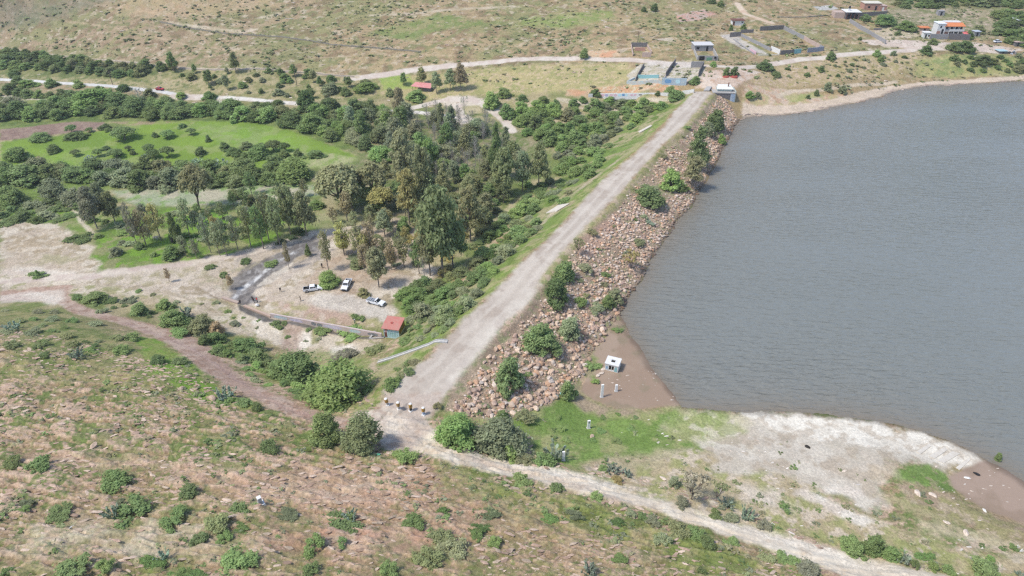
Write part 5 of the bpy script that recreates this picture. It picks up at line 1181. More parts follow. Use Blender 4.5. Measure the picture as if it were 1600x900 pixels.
def scol(it):
    n = len(it); b = np.array([(.21,.28,.11), (.17,.23,.09), (.27,.30,.15), (.33,.31,.18), (.24,.26,.16)])[r.integers(0, 5, n)]; b = b * (.8 + .4 * r.random((n, 1))); b = np.where(it[:, 1:2] > 200, b * .8 + np.array([.33, .30, .17]) * .28, b); return np.c_[b, np.ones(n)]
merge(it[rest[:, 1] > 200], T, scol, 'hillside_scrub', '', [M_SCRUB]); merge(it[rest[:, 1] <= 200], TN, scol, 'low_scrub', '', [M_SCRUB])
print('scrub', n, 'plants', len(OCC))
# ------------------------------------------------------------------ stones
def ico(sub):
    import bmesh
    bm = bmesh.new(); bmesh.ops.create_icosphere(bm, subdivisions=sub, radius=1.0); V = np.array([v.co[:] for v in bm.verts]); F = np.array([[v.index for v in f.verts] for f in bm.faces]); bm.free(); return V, F
def rock_t(seed, sub=2):
    V, F = ico(sub); rr = np.random.default_rng(seed); V = V.copy()
    for k in range(9):
        nrm = rand_unit(1, rr)[0]; d = .52 + .30 * rr.random(); e = np.maximum(V @ nrm - d, 0); V -= e[:, None] * nrm
    V *= [1 + .35 * rr.random(), .9, .62 + .25 * rr.random()]; V += (rr.random(V.shape) - .5) * .05
    return V, F
RT = [rock_t(400 + i) for i in range(10)]; RT1 = [rock_t(430 + i, 1) for i in range(8)]
PEACH = np.array([(.47,.355,.255), (.41,.30,.215), (.52,.42,.32), (.35,.265,.205), (.46,.40,.335), (.43,.28,.18), (.36,.26,.20)]) * np.array([1.13, 1.10, 1.10])
ripw = wpoly(RIP_PX)
n0 = 90000; X = r.uniform(ripw[:, 0].min(), ripw[:, 0].max(), n0); Y = r.uniform(ripw[:, 1].min(), ripw[:, 1].max(), n0)
d = sdf(X, Y, ripw); cr = sdf(X, Y, CREST); lk = lake_d(X, Y); md = sdf(X, Y, MUD)
dirt = ss(.56, .66, fbm(X, Y, 11, 3, 211)) * ss(140, 190, Y) * .8 * (cr < 14)
dens = np.where(d < 0, ss(1.6, 4.5, cr + 1.5 * (fbm(X, Y, 4, 2, 212) - .5)), 0) * (1 - dirt)
end = ss(9, 3, 0) if False else 1
ok = (dens > r.random(n0)) & (lk > -1.2) & (md > -.8)
X, Y = X[ok], Y[ok]; size = (.15 + .50 * r.random(len(X)) ** 3.2) * (1 + .12 * (1 - ss(100, 160, Y)))
# keep them from sitting inside each other: simple cell thinning
cell = {}; keep = []
for q in np.argsort(-size):
    k = (int(X[q] / .52), int(Y[q] / .52))
    if cell.get(k, 0) < 1: cell[k] = cell.get(k, 0) + 1; keep.append(q)
keep = np.array(keep); X, Y, size = X[keep], Y[keep], size[keep]; Z = ground(X, Y) + size * .22
lkk = np.minimum(lake_d(X, Y), sdf(X, Y, MUD))
app = size / depth(X, Y, Z); order = np.argsort(-app); X, Y, Z, size, lkk = X[order], Y[order], Z[order], size[order], lkk[order]
rock_me = [mesh_np('boulder', *t, [M_STONE_O], False) for t in RT]
NB = 270
for q in range(NB):
    o = link('boulder', rock_me[q % 10], label='angular pinkish boulder in the rock facing of the dam, near end', category='boulder', group='boulders of the dam facing')
    c = PEACH[q % 7] * (.85 + .3 * r.random()); o.color = (*c, 1); o.location = (X[q], Y[q], Z[q]); o.scale = (size[q] * 1.1,) * 3; o.rotation_euler = ((r.random() - .5), (r.random() - .5), r.random() * 6.28)
n = len(X) - NB; it = np.zeros((n, 9)); it[:, 0] = X[NB:]; it[:, 1] = Y[NB:]; it[:, 2] = Z[NB:]; it[:, 5] = r.random(n) * 6.28; s = size[NB:]; it[:, 6] = s * 1.05; it[:, 7] = s; it[:, 8] = s; it[:, 3] = lkk[NB:]
def rcol(it):
    n = len(it); b = PEACH[r.integers(0, 7, n)] * (.8 + .4 * r.random((n, 1))); wetk = (1 - ss(0, 1.8, it[:, 3]))[:, None] * .62; b = b * (1 - wetk); return np.c_[b, np.ones(n)]
print('rip stones', n)
merge(it, RT1, rcol, 'rock_facing', '', [M_STONE])
# loose stones on the near slope, on the shore and along the far waterline
def stones(n, xr, yr, szr, dens, name, keep, pal):
    X = r.uniform(*xr, n); Y = r.uniform(*yr, n); u = X / (Y * CT + 55.0); j = np.clip(np.searchsorted(GY, Y), 0, len(GY) - 1); i = np.clip(np.searchsorted(GU, u), 0, len(GU) - 1); zn = ZONE[j * NXr + i]; Z = ground(X, Y)
    ok = (dens(X, Y) > r.random(n)) & (np.abs(u) < .86) & keep(X, Y, Z, zn); X, Y, Z = X[ok], Y[ok], Z[ok]; m = len(X)
    s = szr[0] + (szr[1] - szr[0]) * r.random(m) ** 3; it = np.zeros((m, 9)); it[:, 0] = X; it[:, 1] = Y; it[:, 2] = Z + .08 * s; it[:, 5] = (r.random(m) - .5) * 1.2; it[:, 6] = s * 1.9; it[:, 7] = s * .85; it[:, 8] = s * .36
    def cc(it): k = len(it); b = np.array(pal)[r.integers(0, len(pal), k)] * (.85 + .3 * r.random((k, 1))); return np.c_[b, np.ones(k)]
    merge(it, RT1, cc, name, '', [M_STONE]); print(name, m)
stones(60000, (-150, 95), (48, 150), (.07, .50), lambda X, Y: ss(.40, .62, fbm(X, Y, 7, 3, 221)) * .8 + .06, 'loose_stones', lambda X, Y, Z, zn: (zn == 0) & (base_h(X, Y) > 4) & (sdf(X, Y, CREST) > 3), [(.43,.31,.23), (.38,.265,.195), (.50,.39,.30), (.31,.22,.16), (.38,.30,.22)])
stones(5000, (-340, 330), (300, 430), (.2, .9), lambda X, Y: ss(.45, .66, fbm(X, Y, 14, 3, 222)) * .7 + .04, 'hillside_stones', lambda X, Y, Z, zn: (zn == 0) & (sdf(X, Y, LAKE) > 1), [(.52,.42,.32), (.46,.34,.26), (.58,.50,.42)])
stones(9000, (90, 330), (240, 330), (.2, .8), lambda X, Y: 0 * X + .9, 'waterline_stones', lambda X, Y, Z, zn: (np.abs(lake_d(X, Y) - .4) < 1.6 * (.4 + fbm(X, Y, 12, 2, 223))), [(.42,.32,.25), (.30,.23,.19), (.5,.4,.33)])
stones(2500, (20, 200), (60, 130), (.08, .3), lambda X, Y: ss(.5, .7, fbm(X, Y, 10, 3, 224)) + .05, 'shore_stones', lambda X, Y, Z, zn: (Z < 5) & (sdf(X, Y, LAKE) > .2) & (zn != 2), [(.66,.60,.52), (.56,.47,.38)])
# ------------------------------------------------------------------ built things
class MB:
    def __init__(s): s.V = []; s.F = []; s.M = []
    def poly(s, pts, m=0): o = len(s.V); s.V += [tuple(p) for p in pts]; s.F.append(tuple(range(o, o + len(pts)))); s.M.append(m); return s
    def hexa(s, b, t, m=0):
        o = len(s.V); s.V += [tuple(p) for p in b] + [tuple(p) for p in t]
        for f in ((3, 2, 1, 0), (4, 5, 6, 7), (0, 1, 5, 4), (1, 2, 6, 5), (2, 3, 7, 6), (3, 0, 4, 7)): s.F.append(tuple(o + i for i in f)); s.M.append(m)
        return s
    def box(s, x0, x1, y0, y1, z0, z1, m=0, tx=0, ty=0):
        return s.hexa([(x0, y0, z0), (x1, y0, z0), (x1, y1, z0), (x0, y1, z0)], [(x0 + tx, y0 + ty, z1), (x1 - tx, y0 + ty, z1), (x1 - tx, y1 - ty, z1), (x0 + tx, y1 - ty, z1)], m)
    def prism(s, prof, y0, y1, m=0, in0=0.0):   # profile in x,z pulled along y
        n = len(prof); o = len(s.V); s.V += [(x_, y0, z_) for x_, z_ in prof] + [(x_, y1, z_) for x_, z_ in prof]
        s.F.append(tuple(o + i for i in range(n))); s.M.append(m); s.F.append(tuple(o + n + i for i in range(n))[::-1]); s.M.append(m)
        for i in range(n): j = (i + 1) % n; s.F.append((o + i, o + n + i, o + n + j, o + j)); s.M.append(m)
        return s
    def cyl(s, c, r, axis, h, n=14, m=0, r2=None):
        r2 = r if r2 is None else r2; o = len(s.V); ax = {'x': (1, 2, 0), 'y': (0, 2, 1), 'z': (0, 1, 2)}[axis]
        for k, rr in ((0, r), (1, r2)):
            for i in range(n):
                p = [0, 0, 0]; p[ax[0]] = rr * math.cos(2 * math.pi * i / n); p[ax[1]] = rr * math.sin(2 * math.pi * i / n); p[ax[2]] = h * k; s.V.append(tuple(c[q] + p[q] for q in range(3)))
        s.F.append(tuple(o + i for i in range(n))[::-1]); s.M.append(m); s.F.append(tuple(o + n + i for i in range(n))); s.M.append(m)
        for i in range(n): j = (i + 1) % n; s.F.append((o + i, o + j, o + n + j, o + n + i)); s.M.append(m)
        return s
    def build(s, name, mats, parent=None, bevel=0.0):
        me = bpy.data.meshes.new(name); me.from_pydata(s.V, [], s.F); mats = mats if isinstance(mats, (list, tuple)) else [mats]
        for m in mats: me.materials.append(m)
        me.polygons.foreach_set('material_index', s.M); me.update()
        import bmesh
        bm = bmesh.new(); bm.from_mesh(me); bmesh.ops.recalc_face_normals(bm, faces=bm.faces); bm.to_mesh(me); bm.free()
        o = link(name, me, parent)
        if bevel: b = o.modifiers.new('bevel', 'BEVEL'); b.width = bevel; b.segments = 2; b.limit_method = 'ANGLE'
        return o
def root(name, label, cat, loc=(0, 0, 0), rz=0, group=None):
    o = link(name, None, label=label, category=cat, kind='thing'); o.location = loc; o.rotation_euler = (0, 0, rz)
    if group: o['group'] = group
    return o
def G(px, py): return hit(px, py)[0]
def heading(p0, p1): a = G(*p0); b = G(*p1); return math.atan2(b[1] - a[1], b[0] - a[0]), float(math.hypot(b[0] - a[0], b[1] - a[1]))
M_CONC = mat('concrete', (.46, .44, .41), .9, noise=(1.2, (.34, .32, .29), .25), bump=(5, .3, .05))
M_BLOCK = mat('grey_block', (.34, .33, .325), .95, noise=(1.5, (.25, .24, .235), .25), bump=(6, .4, .05))
M_DBLOCK = mat('dark_block', (.20, .185, .18), .95, noise=(1.5, (.14, .13, .125), .25), bump=(6, .4, .05))
M_BRICK = mat('red_brick', (.47, .27, .20), .95, noise=(1.5, (.38, .21, .16), .25), bump=(8, .3, .03))
M_PBRICK = mat('pale_brick', (.52, .40, .33), .95, noise=(1.2, (.42, .32, .27), .25), bump=(8, .3, .03))
M_WHITE = mat('white_limewash', (.74, .73, .70), .85, noise=(1.6, (.60, .585, .55), .22), bump=(6, .2, .02))
M_CREAM = mat('cream_paint', (.66, .62, .50), .85, noise=(1.6, (.55, .51, .42), .22))
M_SKYB = mat('sky_blue_paint', (.42, .64, .70), .8, noise=(1.4, (.52, .69, .72), .25))
M_PINKP = mat('pink_paint', (.62, .36, .42), .8, noise=(2, (.66, .50, .52), .25))
M_VIOLET = mat('violet_paint', (.33, .30, .50), .8, noise=(2, (.50, .46, .58), .25))
M_TURQ = mat('turquoise_paint', (.20, .37, .38), .8, noise=(1.5, (.28, .50, .50), .25))
M_BLUE = mat('blue_paint', (.10, .24, .46), .8, noise=(2, (.22, .38, .54), .25))
M_REDP = mat('red_paint', (.42, .09, .07), .8, noise=(2, (.32, .09, .07), .25))
M_REDROOF = mat('red_roof_coat', (.50, .17, .14), .85, noise=(1.1, (.46, .25, .20), .2))
M_ORANGE = mat('orange_tile', (.66, .23, .09), .85, noise=(2, (.52, .20, .09), .25), bump=(9, .4, .05))
M_DARK = mat('dark_opening', (.030, .030, .032), .8)
M_BROWN = mat('brown_paint', (.20, .09, .06), .85, noise=(3, (.13, .06, .05), .25))
M_MUSTARD = mat('mustard_mural', (.40, .28, .06), .85, noise=(2.6, (.10, .10, .045), .10))
M_YEL = mat('yellow_drum_paint', (.60, .36, .05), .6, noise=(5, (.45, .24, .05), .2))
M_BLACK = mat('black_paint', (.035, .035, .035), .6)
M_GLASS = mat('dark_glass', (.03, .037, .045), .08, spec=.6)
M_CARW = mat('white_car_paint', (.78, .79, .80), .25, spec=.5)
M_CARR = mat('red_car_paint', (.50, .03, .04), .3, spec=.5)
M_TYRE = mat('rubber', (.025, .025, .026), .85)
M_RIM = mat('rim_metal', (.45, .45, .46), .4, metal=.7)
M_CHROME = mat('bumper_metal', (.42, .43, .44), .35, metal=.6)
M_LAMP = mat('lamp_lens', (.75, .77, .78), .15, spec=.6)
M_TAIL = mat('tail_lens', (.4, .02, .02), .3)
M_GREYJ = mat('grey_load', (.40, .43, .46), .6, noise=(4, (.22, .24, .27), .1))
M_TIN = mat('tin_sheet', (.58, .60, .62), .45, metal=.3)
M_WOOD = mat('weathered_wood', (.20, .155, .12), .9, noise=(6, (.13, .10, .08), .2))
M_SKIN = mat('skin', (.34, .20, .14), .7); M_HAIR = mat('black_hair', (.02, .018, .016), .7)

# --- pickups
def wheel(parent, x_, y_, r_=.37):
    wb_ = MB().cyl((x_, y_ - .12, r_), r_, 'y', .24, 18).build('wheel', M_TYRE, parent, .03)
    MB().cyl((x_, y_ - .135 if y_ < 0 else y_ + .105, r_), r_ * .58, 'y', .03, 14).build('rim', M_RIM, wb_)
def pickup(label, px, py, rear, front, crew=True, load=None):
    rz, _ = heading(rear, front); X, Y, Z = G(px, py); t = root('pickup_truck', label, 'pickup', (X, Y, Z + .0), rz, 'white pickups in the car park')
    cr_ = -.85 if crew else .05      # x of the cab's rear wall
    body = [(cr_, .42), (cr_, 1.04), (1.15, 1.07), (1.55, 1.06), (2.45, .96), (2.62, .88), (2.68, .62), (2.66, .42)]
    b = MB().prism(body, -.88, .88).build('body', M_CARW, t, .06)
    MB().hexa([(cr_, -.84, 1.03), (1.28, -.84, 1.05), (1.28, .84, 1.05), (cr_, .84, 1.03)], [(cr_ + .10, -.70, 1.66), (.52, -.70, 1.68), (.52, .70, 1.68), (cr_ + .10, .70, 1.66)]).build('cab', M_CARW, t, .05)
    # panes sit a few millimetres proud of the cab
    MB().poly([(1.20, -.74, 1.12), (1.20, .74, 1.12), (.60, .64, 1.625), (.60, -.64, 1.625)]).build('windscreen', M_GLASS, t).location = (.012, 0, .01)
    MB().poly([(cr_ + .02, -.72, 1.15), (cr_ + .02, .72, 1.15), (cr_ + .085, .62, 1.58), (cr_ + .085, -.62, 1.58)]).build('rear_window', M_GLASS, t).location = (-.012, 0, 0)
    for s in (-1, 1):
        def yy(zz): return s * (.84 - .14 * (zz - 1.04) / .63 + .012)
        xs = [(cr_ + .14, .12), (.20, .78)] if crew else [(cr_ + .14, .78)]
        for a, c in xs:
            a0, c0 = (a, c) if c < .5 else (a, c + .12)
            MB().poly([(a0, yy(1.13), 1.13), (c0 + (.16 if c > .5 else 0), yy(1.13), 1.13), (c - .22 if c > .5 else c, yy(1.58), 1.58), (a0 + .04, yy(1.58), 1.58)]).build('side_window', M_GLASS, t)
        wheel(t, 1.72, s * .80); wheel(t, -1.62, s * .80)
        MB().box(2.60, 2.70, s * .80 - .14, s * .80 + .10 if s < 0 else s * .80 + .06, .70, .86).build('headlight', M_LAMP, t, .01)
        MB().box(.98, 1.10, s * .88 if s > 0 else s * 1.06, s * 1.06 if s > 0 else s * .88, 1.10, 1.26).build('mirror', M_BLACK, t, .01)
        MB().box(-2.67, -2.61, s * .86 - .08, s * .86 + .02 if s < 0 else s * .86 + .04, .70, .98).build('tail_light', M_TAIL, t)
        MB().poly([(1.32, s * .887, .42), (2.12, s * .887, .42), (2.02, s * .887, .72), (1.72, s * .887, .82), (1.42, s * .887, .72)]).build('wheel_arch', M_BLACK, t)
        MB().poly([(-2.02, s * .887, .42), (-1.22, s * .887, .42), (-1.32, s * .887, .72), (-1.62, s * .887, .82), (-1.92, s * .887, .72)]).build('wheel_arch', M_BLACK, t)
    MB().box(2.63, 2.80, -.84, .84, .40, .60).build('bumper', M_BLACK if crew else M_CHROME, t, .03)
    MB().box(2.665, 2.70, -.55, .55, .62, .84).build('grille', M_BLACK, t)
    bd = MB(); x0 = -2.62; x1 = cr_ - .04
    bd.box(x0, x1, -.88, -.80, .45, 1.02).box(x0, x1, .80, .88, .45, 1.02).box(x0, x0 + .07, -.80, .80, .45, 1.02).box(x1 - .07, x1, -.80, .80, .45, 1.02).box(x0 + .07, x1 - .07, -.80, .80, .45, .58, 1)
    bd.box(x0 + .072, x1 - .072, -.798, -.78, .58, .98, 1).box(x0 + .072, x1 - .072, .78, .798, .58, .98, 1)
    bd.build('cargo_bed', [M_CARW, M_BLACK], t)
    if load == 'rack':
        k = MB()
        for s in (-1, 1): k.box(x1 - .25, x1 - .18, s * .72 - .03, s * .72 + .03, .95, 1.6)
        k.box(x1 - .25, x1 - .18, -.72, .72, 1.54, 1.6).box(x1 - .6, x1 - .25, -.6, .6, .58, 1.15); k.build('roll_bar', M_BLACK, t)
    if load == 'junk':
        k = MB()
        for q in range(9): a = -2.45 + .26 * q; k.hexa([(a, -.7, .6), (a + .3, -.62, .6), (a + .3, .66, .6), (a, .7, .6)], [(a + .05, -.6, 1.15 + .25 * ((q * 37) % 5) / 5), (a + .25, -.55, 1.1 + .3 * ((q * 17) % 5) / 5), (a + .25, .6, 1.2), (a + .04, .62, 1.05 + .3 * ((q * 13) % 5) / 5)])
        k.build('load', M_GREYJ, t)
    return t
pickup('white crew-cab pickup with a black empty cargo bed, leftmost of three', 489.5, 453.5, (477, 455.5), (504, 450.5), True, 'rack')
pickup('white pickup facing the camera right of the green spreading bush, middle of three', 542, 447.5, (546.5, 440), (538.5, 454), True)
pickup('white single-cab pickup with a grey loaded bed, nearest the thicket', 587.5, 474.5, (573, 470), (601, 477.5), False, 'junk')
def small_car(label, px, py, rz, m):
    X, Y, Z = G(px, py); t = root('car', label, 'car', (X, Y, Z), rz)
    MB().prism([(-1.9, .35), (-1.95, .8), (-1.3, .92), (1.0, .92), (1.9, .75), (2.0, .5), (1.95, .35)], -.8, .8).build('body', m, t, .05)
    MB().hexa([(-1.4, -.78, .9), (1.05, -.78, .9), (1.05, .78, .9), (-1.4, .78, .9)], [(-.95, -.62, 1.4), (.35, -.62, 1.4), (.35, .62, 1.4), (-.95, .62, 1.4)], 0).build('cabin', M_GLASS, t)
    MB().box(-.97, .37, -.64, .64, 1.39, 1.43).build('roof', m, t, .02)
    for x_ in (-1.2, 1.25):
        for s in (-1, 1): MB().cyl((x_, s * .74 - .1, .31), .31, 'y', .2, 14).build('wheel', M_TYRE, t)
small_car('small red car on the paved road at the left', 250, 140.5, R(-12), M_CARR)
small_car('white car parked under the trees by the village road', 1558, 66.5, R(5), M_CARW)

# --- red-roofed hut with its murals
a = np.append(at(600.5, 527, -7.25), -7.25); b_ = np.append(at(624.5, 530, -7.25), -7.25); rz = math.atan2(b_[1] - a[1], b_[0] - a[0]); Wd = float(math.hypot(*(b_ - a)[:2])); Dp = 4.3; zb = -7.3
hut = root('painted_hut', 'small hut with a flat red roof and a pale blue painted front', 'hut', (a[0], a[1], zb), rz)
H1, H2 = 2.95, 2.7
wl = MB(); wl.hexa([(0, 0, 0), (Wd, 0, 0), (Wd, Dp, 0), (0, Dp, 0)], [(0, 0, H1), (Wd, 0, H1), (Wd, Dp, H1 + .35), (0, Dp, H1 + .35)]); wl.build('wall', M_SKYB, hut)
MB().poly([(Wd + .004, .02, .95), (Wd + .004, Dp - .02, .95), (Wd + .004, Dp - .02, H1 + .30), (Wd + .004, .02, H1 - .03)]).build('side_mural', M_MUSTARD, hut)
MB().poly([(Wd + .004, .02, .02), (Wd + .004, Dp - .02, .02), (Wd + .004, Dp - .02, .72), (Wd + .004, .02, .72)]).build('side_mural', mat('green_mural', (.13, .20, .16), .85, noise=(2.5, (.30, .26, .14), .12)), hut)
MB().box(.15, .85, -.03, 0, .25, 1.75).build('door', M_BROWN, hut)
fm = MB()   # the painted figure and its scrawls
fm.poly([(.30, -.006, 1.75), (.95, -.006, 1.80), (.90, -.006, 2.35), (.62, -.006, 2.62), (.35, -.006, 2.30)], 0).poly([(.20, -.009, 2.30), (1.25, -.009, 2.35), (1.15, -.009, 2.62), (.85, -.009, 2.66), (.8, -.009, 2.85), (.5, -.009, 2.85), (.45, -.009, 2.62)], 1)
for k in range(9): x0 = 1.3 + .28 * k; z0 = 2.15 + .25 * math.sin(k * 2.1); fm.poly([(x0, -.006, z0), (x0 + .10, -.006, z0 + .03), (x0 + .24, -.006, z0 + .42), (x0 + .16, -.006, z0 + .44)], 2)
for k in range(8): x0 = 1.25 + .30 * k; fm.poly([(x0, -.007, .5), (x0 + .05, -.007, .5), (x0 + .14 * math.sin(k * 3) + .10, -.007, 1.9 - .1 * (k % 3)), (x0 + .14 * math.sin(k * 3), -.007, 1.9 - .1 * (k % 3))], 3)
for k in range(14): x0 = 1.2 + .18 * k; z0 = 1.1 + .8 * abs(math.sin(k * 1.7)); fm.poly([(x0, -.008, z0), (x0 + .13, -.008, z0 - .04), (x0 + .17, -.008, z0 + .09), (x0 + .05, -.008, z0 + .12)], 3)
fm.build('front_mural', [M_PINKP, M_BROWN, M_BLUE, mat('green_brush', (.10, .26, .20), .85)], hut)
MB().hexa([(-.45, -.35, H1 + .0), (Wd + .15, -.35, H1 + .0), (Wd + .15, Dp + .3, H1 + .38), (-.45, Dp + .3, H1 + .38)], [(-.45, -.35, H1 + .14), (Wd + .15, -.35, H1 + .14), (Wd + .15, Dp + .3, H1 + .52), (-.45, Dp + .3, H1 + .52)]).build('roof', M_REDROOF, hut)
MB().cyl((1.6, 2.1, H1 + .30), .38, 'z', .12, 12).build('roof_hatch', M_REDP, hut)

# --- walls
def wall_part(parent, p0, p1, h, m, th=.25, name='wall', org=(0, 0, 0), steps=None, px=True, sink=.5):
    A = G(*p0) if px else np.array(p0); B = G(*p1) if px else np.array(p1); n = steps or max(1, int(np.hypot(*(B - A)[:2]) / 4))
    k = MB(); d = (B - A)[:2]; d = d / (np.linalg.norm(d) + 1e-9); nn = np.array([-d[1], d[0]]) * th / 2
    rows = []
    for i in range(n + 1):
        P = A + (B - A) * i / n; z_ = float(ground(P[0], P[1])) if n > 1 else P[2]; rows.append((P[0] - org[0], P[1] - org[1], z_ - org[2]))
    for i in range(n):
        q0, q1 = rows[i], rows[i + 1]
        k.hexa([(q0[0] - nn[0], q0[1] - nn[1], q0[2] - sink), (q1[0] - nn[0], q1[1] - nn[1], q1[2] - sink), (q1[0] + nn[0], q1[1] + nn[1], q1[2] - sink), (q0[0] + nn[0], q0[1] + nn[1], q0[2] - sink)],
               [(q0[0] - nn[0], q0[1] - nn[1], q0[2] + h), (q1[0] - nn[0], q1[1] - nn[1], q1[2] + h), (q1[0] + nn[0], q1[1] + nn[1], q1[2] + h), (q0[0] + nn[0], q0[1] + nn[1], q0[2] + h)])
    return k.build(name, m, parent)
def compound(name, label, cat, walls, group=None):
    o = G(*walls[0][0]); t = root(name, label, cat, tuple(o), 0, group)
    for w_ in walls: wall_part(t, w_[0], w_[1], w_[2], w_[3], w_[4] if len(w_) > 4 else .3, w_[5] if len(w_) > 5 else 'wall', o)
    return t
def patch(parent, p0, p1, f0, f1, z0, z1, m, org, off=.16, name='mural_patch'):
    """an irregular painted field on the camera side of a wall between two ground points"""
    A = G(*p0); B = G(*p1); d = (B - A)[:2]; L_ = np.linalg.norm(d); d = d / L_; nn = np.array([d[1], -d[0]])
    if nn @ (-A[:2]) < 0: nn = -nn
    pts = []; K = 12; rr = np.random.default_rng(int(abs(f0 * 997 + z1 * 13) * 10) % 9999)
    for k in range(K):
        th = 2 * math.pi * k / K; e = .82 + .3 * rr.random(); fx = (f0 + f1) / 2 + (f1 - f0) / 2 * max(-1, min(1, math.cos(th) * e * 1.15)); fz = (z0 + z1) / 2 + (z1 - z0) / 2 * max(-1, min(1, math.sin(th) * e * 1.15))
        P = A[:2] + (B - A)[:2] * fx + nn * off; zz = A[2] + (B[2] - A[2]) * fx + fz; pts.append((P[0] - org[0], P[1] - org[1], zz - org[2]))
    MB().poly(pts).build(name, m, parent)
def straight_wall(name, label, p0, p1, h, m, th=.3, patches=(), top=None, cat='wall'):
    o = G(*p0); t = root(name, label, cat, tuple(o)); wall_part(t, p0, p1, h, m, th, 'wall', o, 1, sink=1.2)
    for f0, f1, z0, z1, pm in patches: patch(t, p0, p1, f0, f1, z0, z1, pm, o, th / 2 + .012 + .003 * (int(f0 * 100) % 3))
    return t
M_MUR1 = mat('faded_pink_wall', (.46, .36, .33), .9, noise=(.9, (.54, .47, .43), .2)); M_MUR2 = mat('lilac_scrawl', (.44, .40, .50), .9, noise=(2.5, (.62, .58, .62), .1)); M_MUR3 = mat('faded_blue_scrawl', (.34, .48, .54), .9, noise=(2.5, (.55, .56, .54), .12)); M_MUR4 = mat('charcoal_scrawl', (.12, .13, .14), .9, noise=(3, (.3, .3, .3), .1))
straight_wall('channel_wall', 'long low channel wall with faded pink, blue and lilac graffiti, ending at the red-roofed hut', (424, 496), (597, 527.5), 1.35, M_MUR1, .45,
    [(.03, .16, .25, 1.2, M_MUR3), (.18, .30, .2, 1.15, M_MUR2), (.38, .425, .1, 1.2, M_MUR4), (.43, .48, .15, 1.1, M_MUR4), (.49, .66, .15, 1.2, M_MUR2), (.72, .82, .2, 1.1, M_MUR3), (.88, .97, .2, 1.1, M_MUR4)])
straight_wall('low_channel_wall', 'low orange-tinted stone wall beside the dark outlet channel', (382, 479), (424, 496), .5, mat('orange_stone', (.48, .34, .25), .9, noise=(2, (.38, .30, .25), .2), bump=(4, .4, .1)), .7)
straight_wall('weir_wall', 'low stone wall left of the outlet weir where the stream drops', (348, 466), (373, 474.5), .5, mat('weir_stone', (.46, .36, .29), .9, noise=(2, (.38, .30, .25), .2), bump=(4, .4, .1)), .8)
straight_wall('cross_wall', 'short concrete cross wall over the channel next to the hut', (586, 519), (578, 530), .4, M_CONC, .5)
straight_wall('sill_wall', 'thin concrete sill along the near side of the channel by the hut', (578, 530), (600, 528), .3, M_CONC, .4)
# --- sloping gutter at the near end of the dam
A = G(590, 567); B = G(699, 534.5); A[2] += .15; B[2] += .12; d = (B - A); Ln = float(np.linalg.norm(d[:2])); rz = math.atan2(d[1], d[0]); g_ = root('concrete_gutter', 'long sloping concrete gutter from the dam road down to the bare ground', 'gutter', tuple(A), rz)
sl = float(d[2])
for y0, y1, z0, z1, nm in ((-.38, .38, -.25, .03, 'floor'), (-.46, -.34, -.22, .30, 'side_wall'), (.34, .46, -.22, .30, 'side_wall')):
    k = MB(); N_ = 12
    for q in range(N_):
        x0 = Ln * q / N_; x1 = Ln * (q + 1) / N_
        f = lambda x_: max(sl * x_ / Ln, float(ground(A[0] + math.cos(rz) * x_, A[1] + math.sin(rz) * x_)) - A[2] + .12)
        k.hexa([(x0, y0, f(x0) + z0), (x1, y0, f(x1) + z0), (x1, y1, f(x1) + z0), (x0, y1, f(x0) + z0)], [(x0, y0, f(x0) + z1), (x1, y0, f(x1) + z1), (x1, y1, f(x1) + z1), (x0, y1, f(x0) + z1)])
    k.build(nm, mat('pale_concrete_' + nm, (.56, .55, .52), .9, noise=(1.5, (.42, .41, .38), .25)), g_)
# --- barrel pillars
for i, ((px, py), lab) in enumerate(zip([(606, 633), (623.5, 639), (642, 642), (662, 648)], ['orange barrel on a leaning base, leftmost of the four road pillars', 'yellow barrel pillar with a large pale side, second from the left', 'yellow and black barrel pillar, third from the left', 'yellow banded barrel on a blue-grey block, rightmost and nearest pillar'])):
    X, Y, Z = G(px, py); t = root('barrel_pillar', lab, 'pillar', (X, Y, Z), .4 * i, 'barrel pillars across the dam road')
    t.rotation_euler = (R([5, 3, 0, 0][i]), R([-7, -4, 1, 0][i]), .4 * i)
    MB().box(-.42, .42, -.42, .42, -.15, .22, 0, .10, .10).build('base', M_WHITE, t, .03)
    MB().cyl((0, 0, .2), .27, 'z', .78, 12, 0, .22).build('column', [M_CONC, M_CONC, M_DARK, mat('blue_grey_paint', (.30, .38, .50), .8)][i], t)
    dr = MB().cyl((0, 0, .95), .34, 'z', .86, 16).build('barrel', M_YEL, t, .02)
    for zz in (1.18, 1.48): MB().cyl((0, 0, zz), .352, 'z', .07, 16).build('band', M_BROWN if i in (0, 3) else M_BLACK, dr)
    MB().poly([(.355 * math.cos(a_), .355 * math.sin(a_), z_) for a_, z_ in ((-2.2, 1.0), (-1.2, 1.0), (-1.0, 1.4), (-1.7, 1.75), (-2.3, 1.5))]).build('emblem', M_WHITE if i == 1 else M_BLACK, dr)
    MB().cyl((0, 0, 1.81), .33, 'z', .10, 16, 0, .24).build('cap', M_WHITE, t)
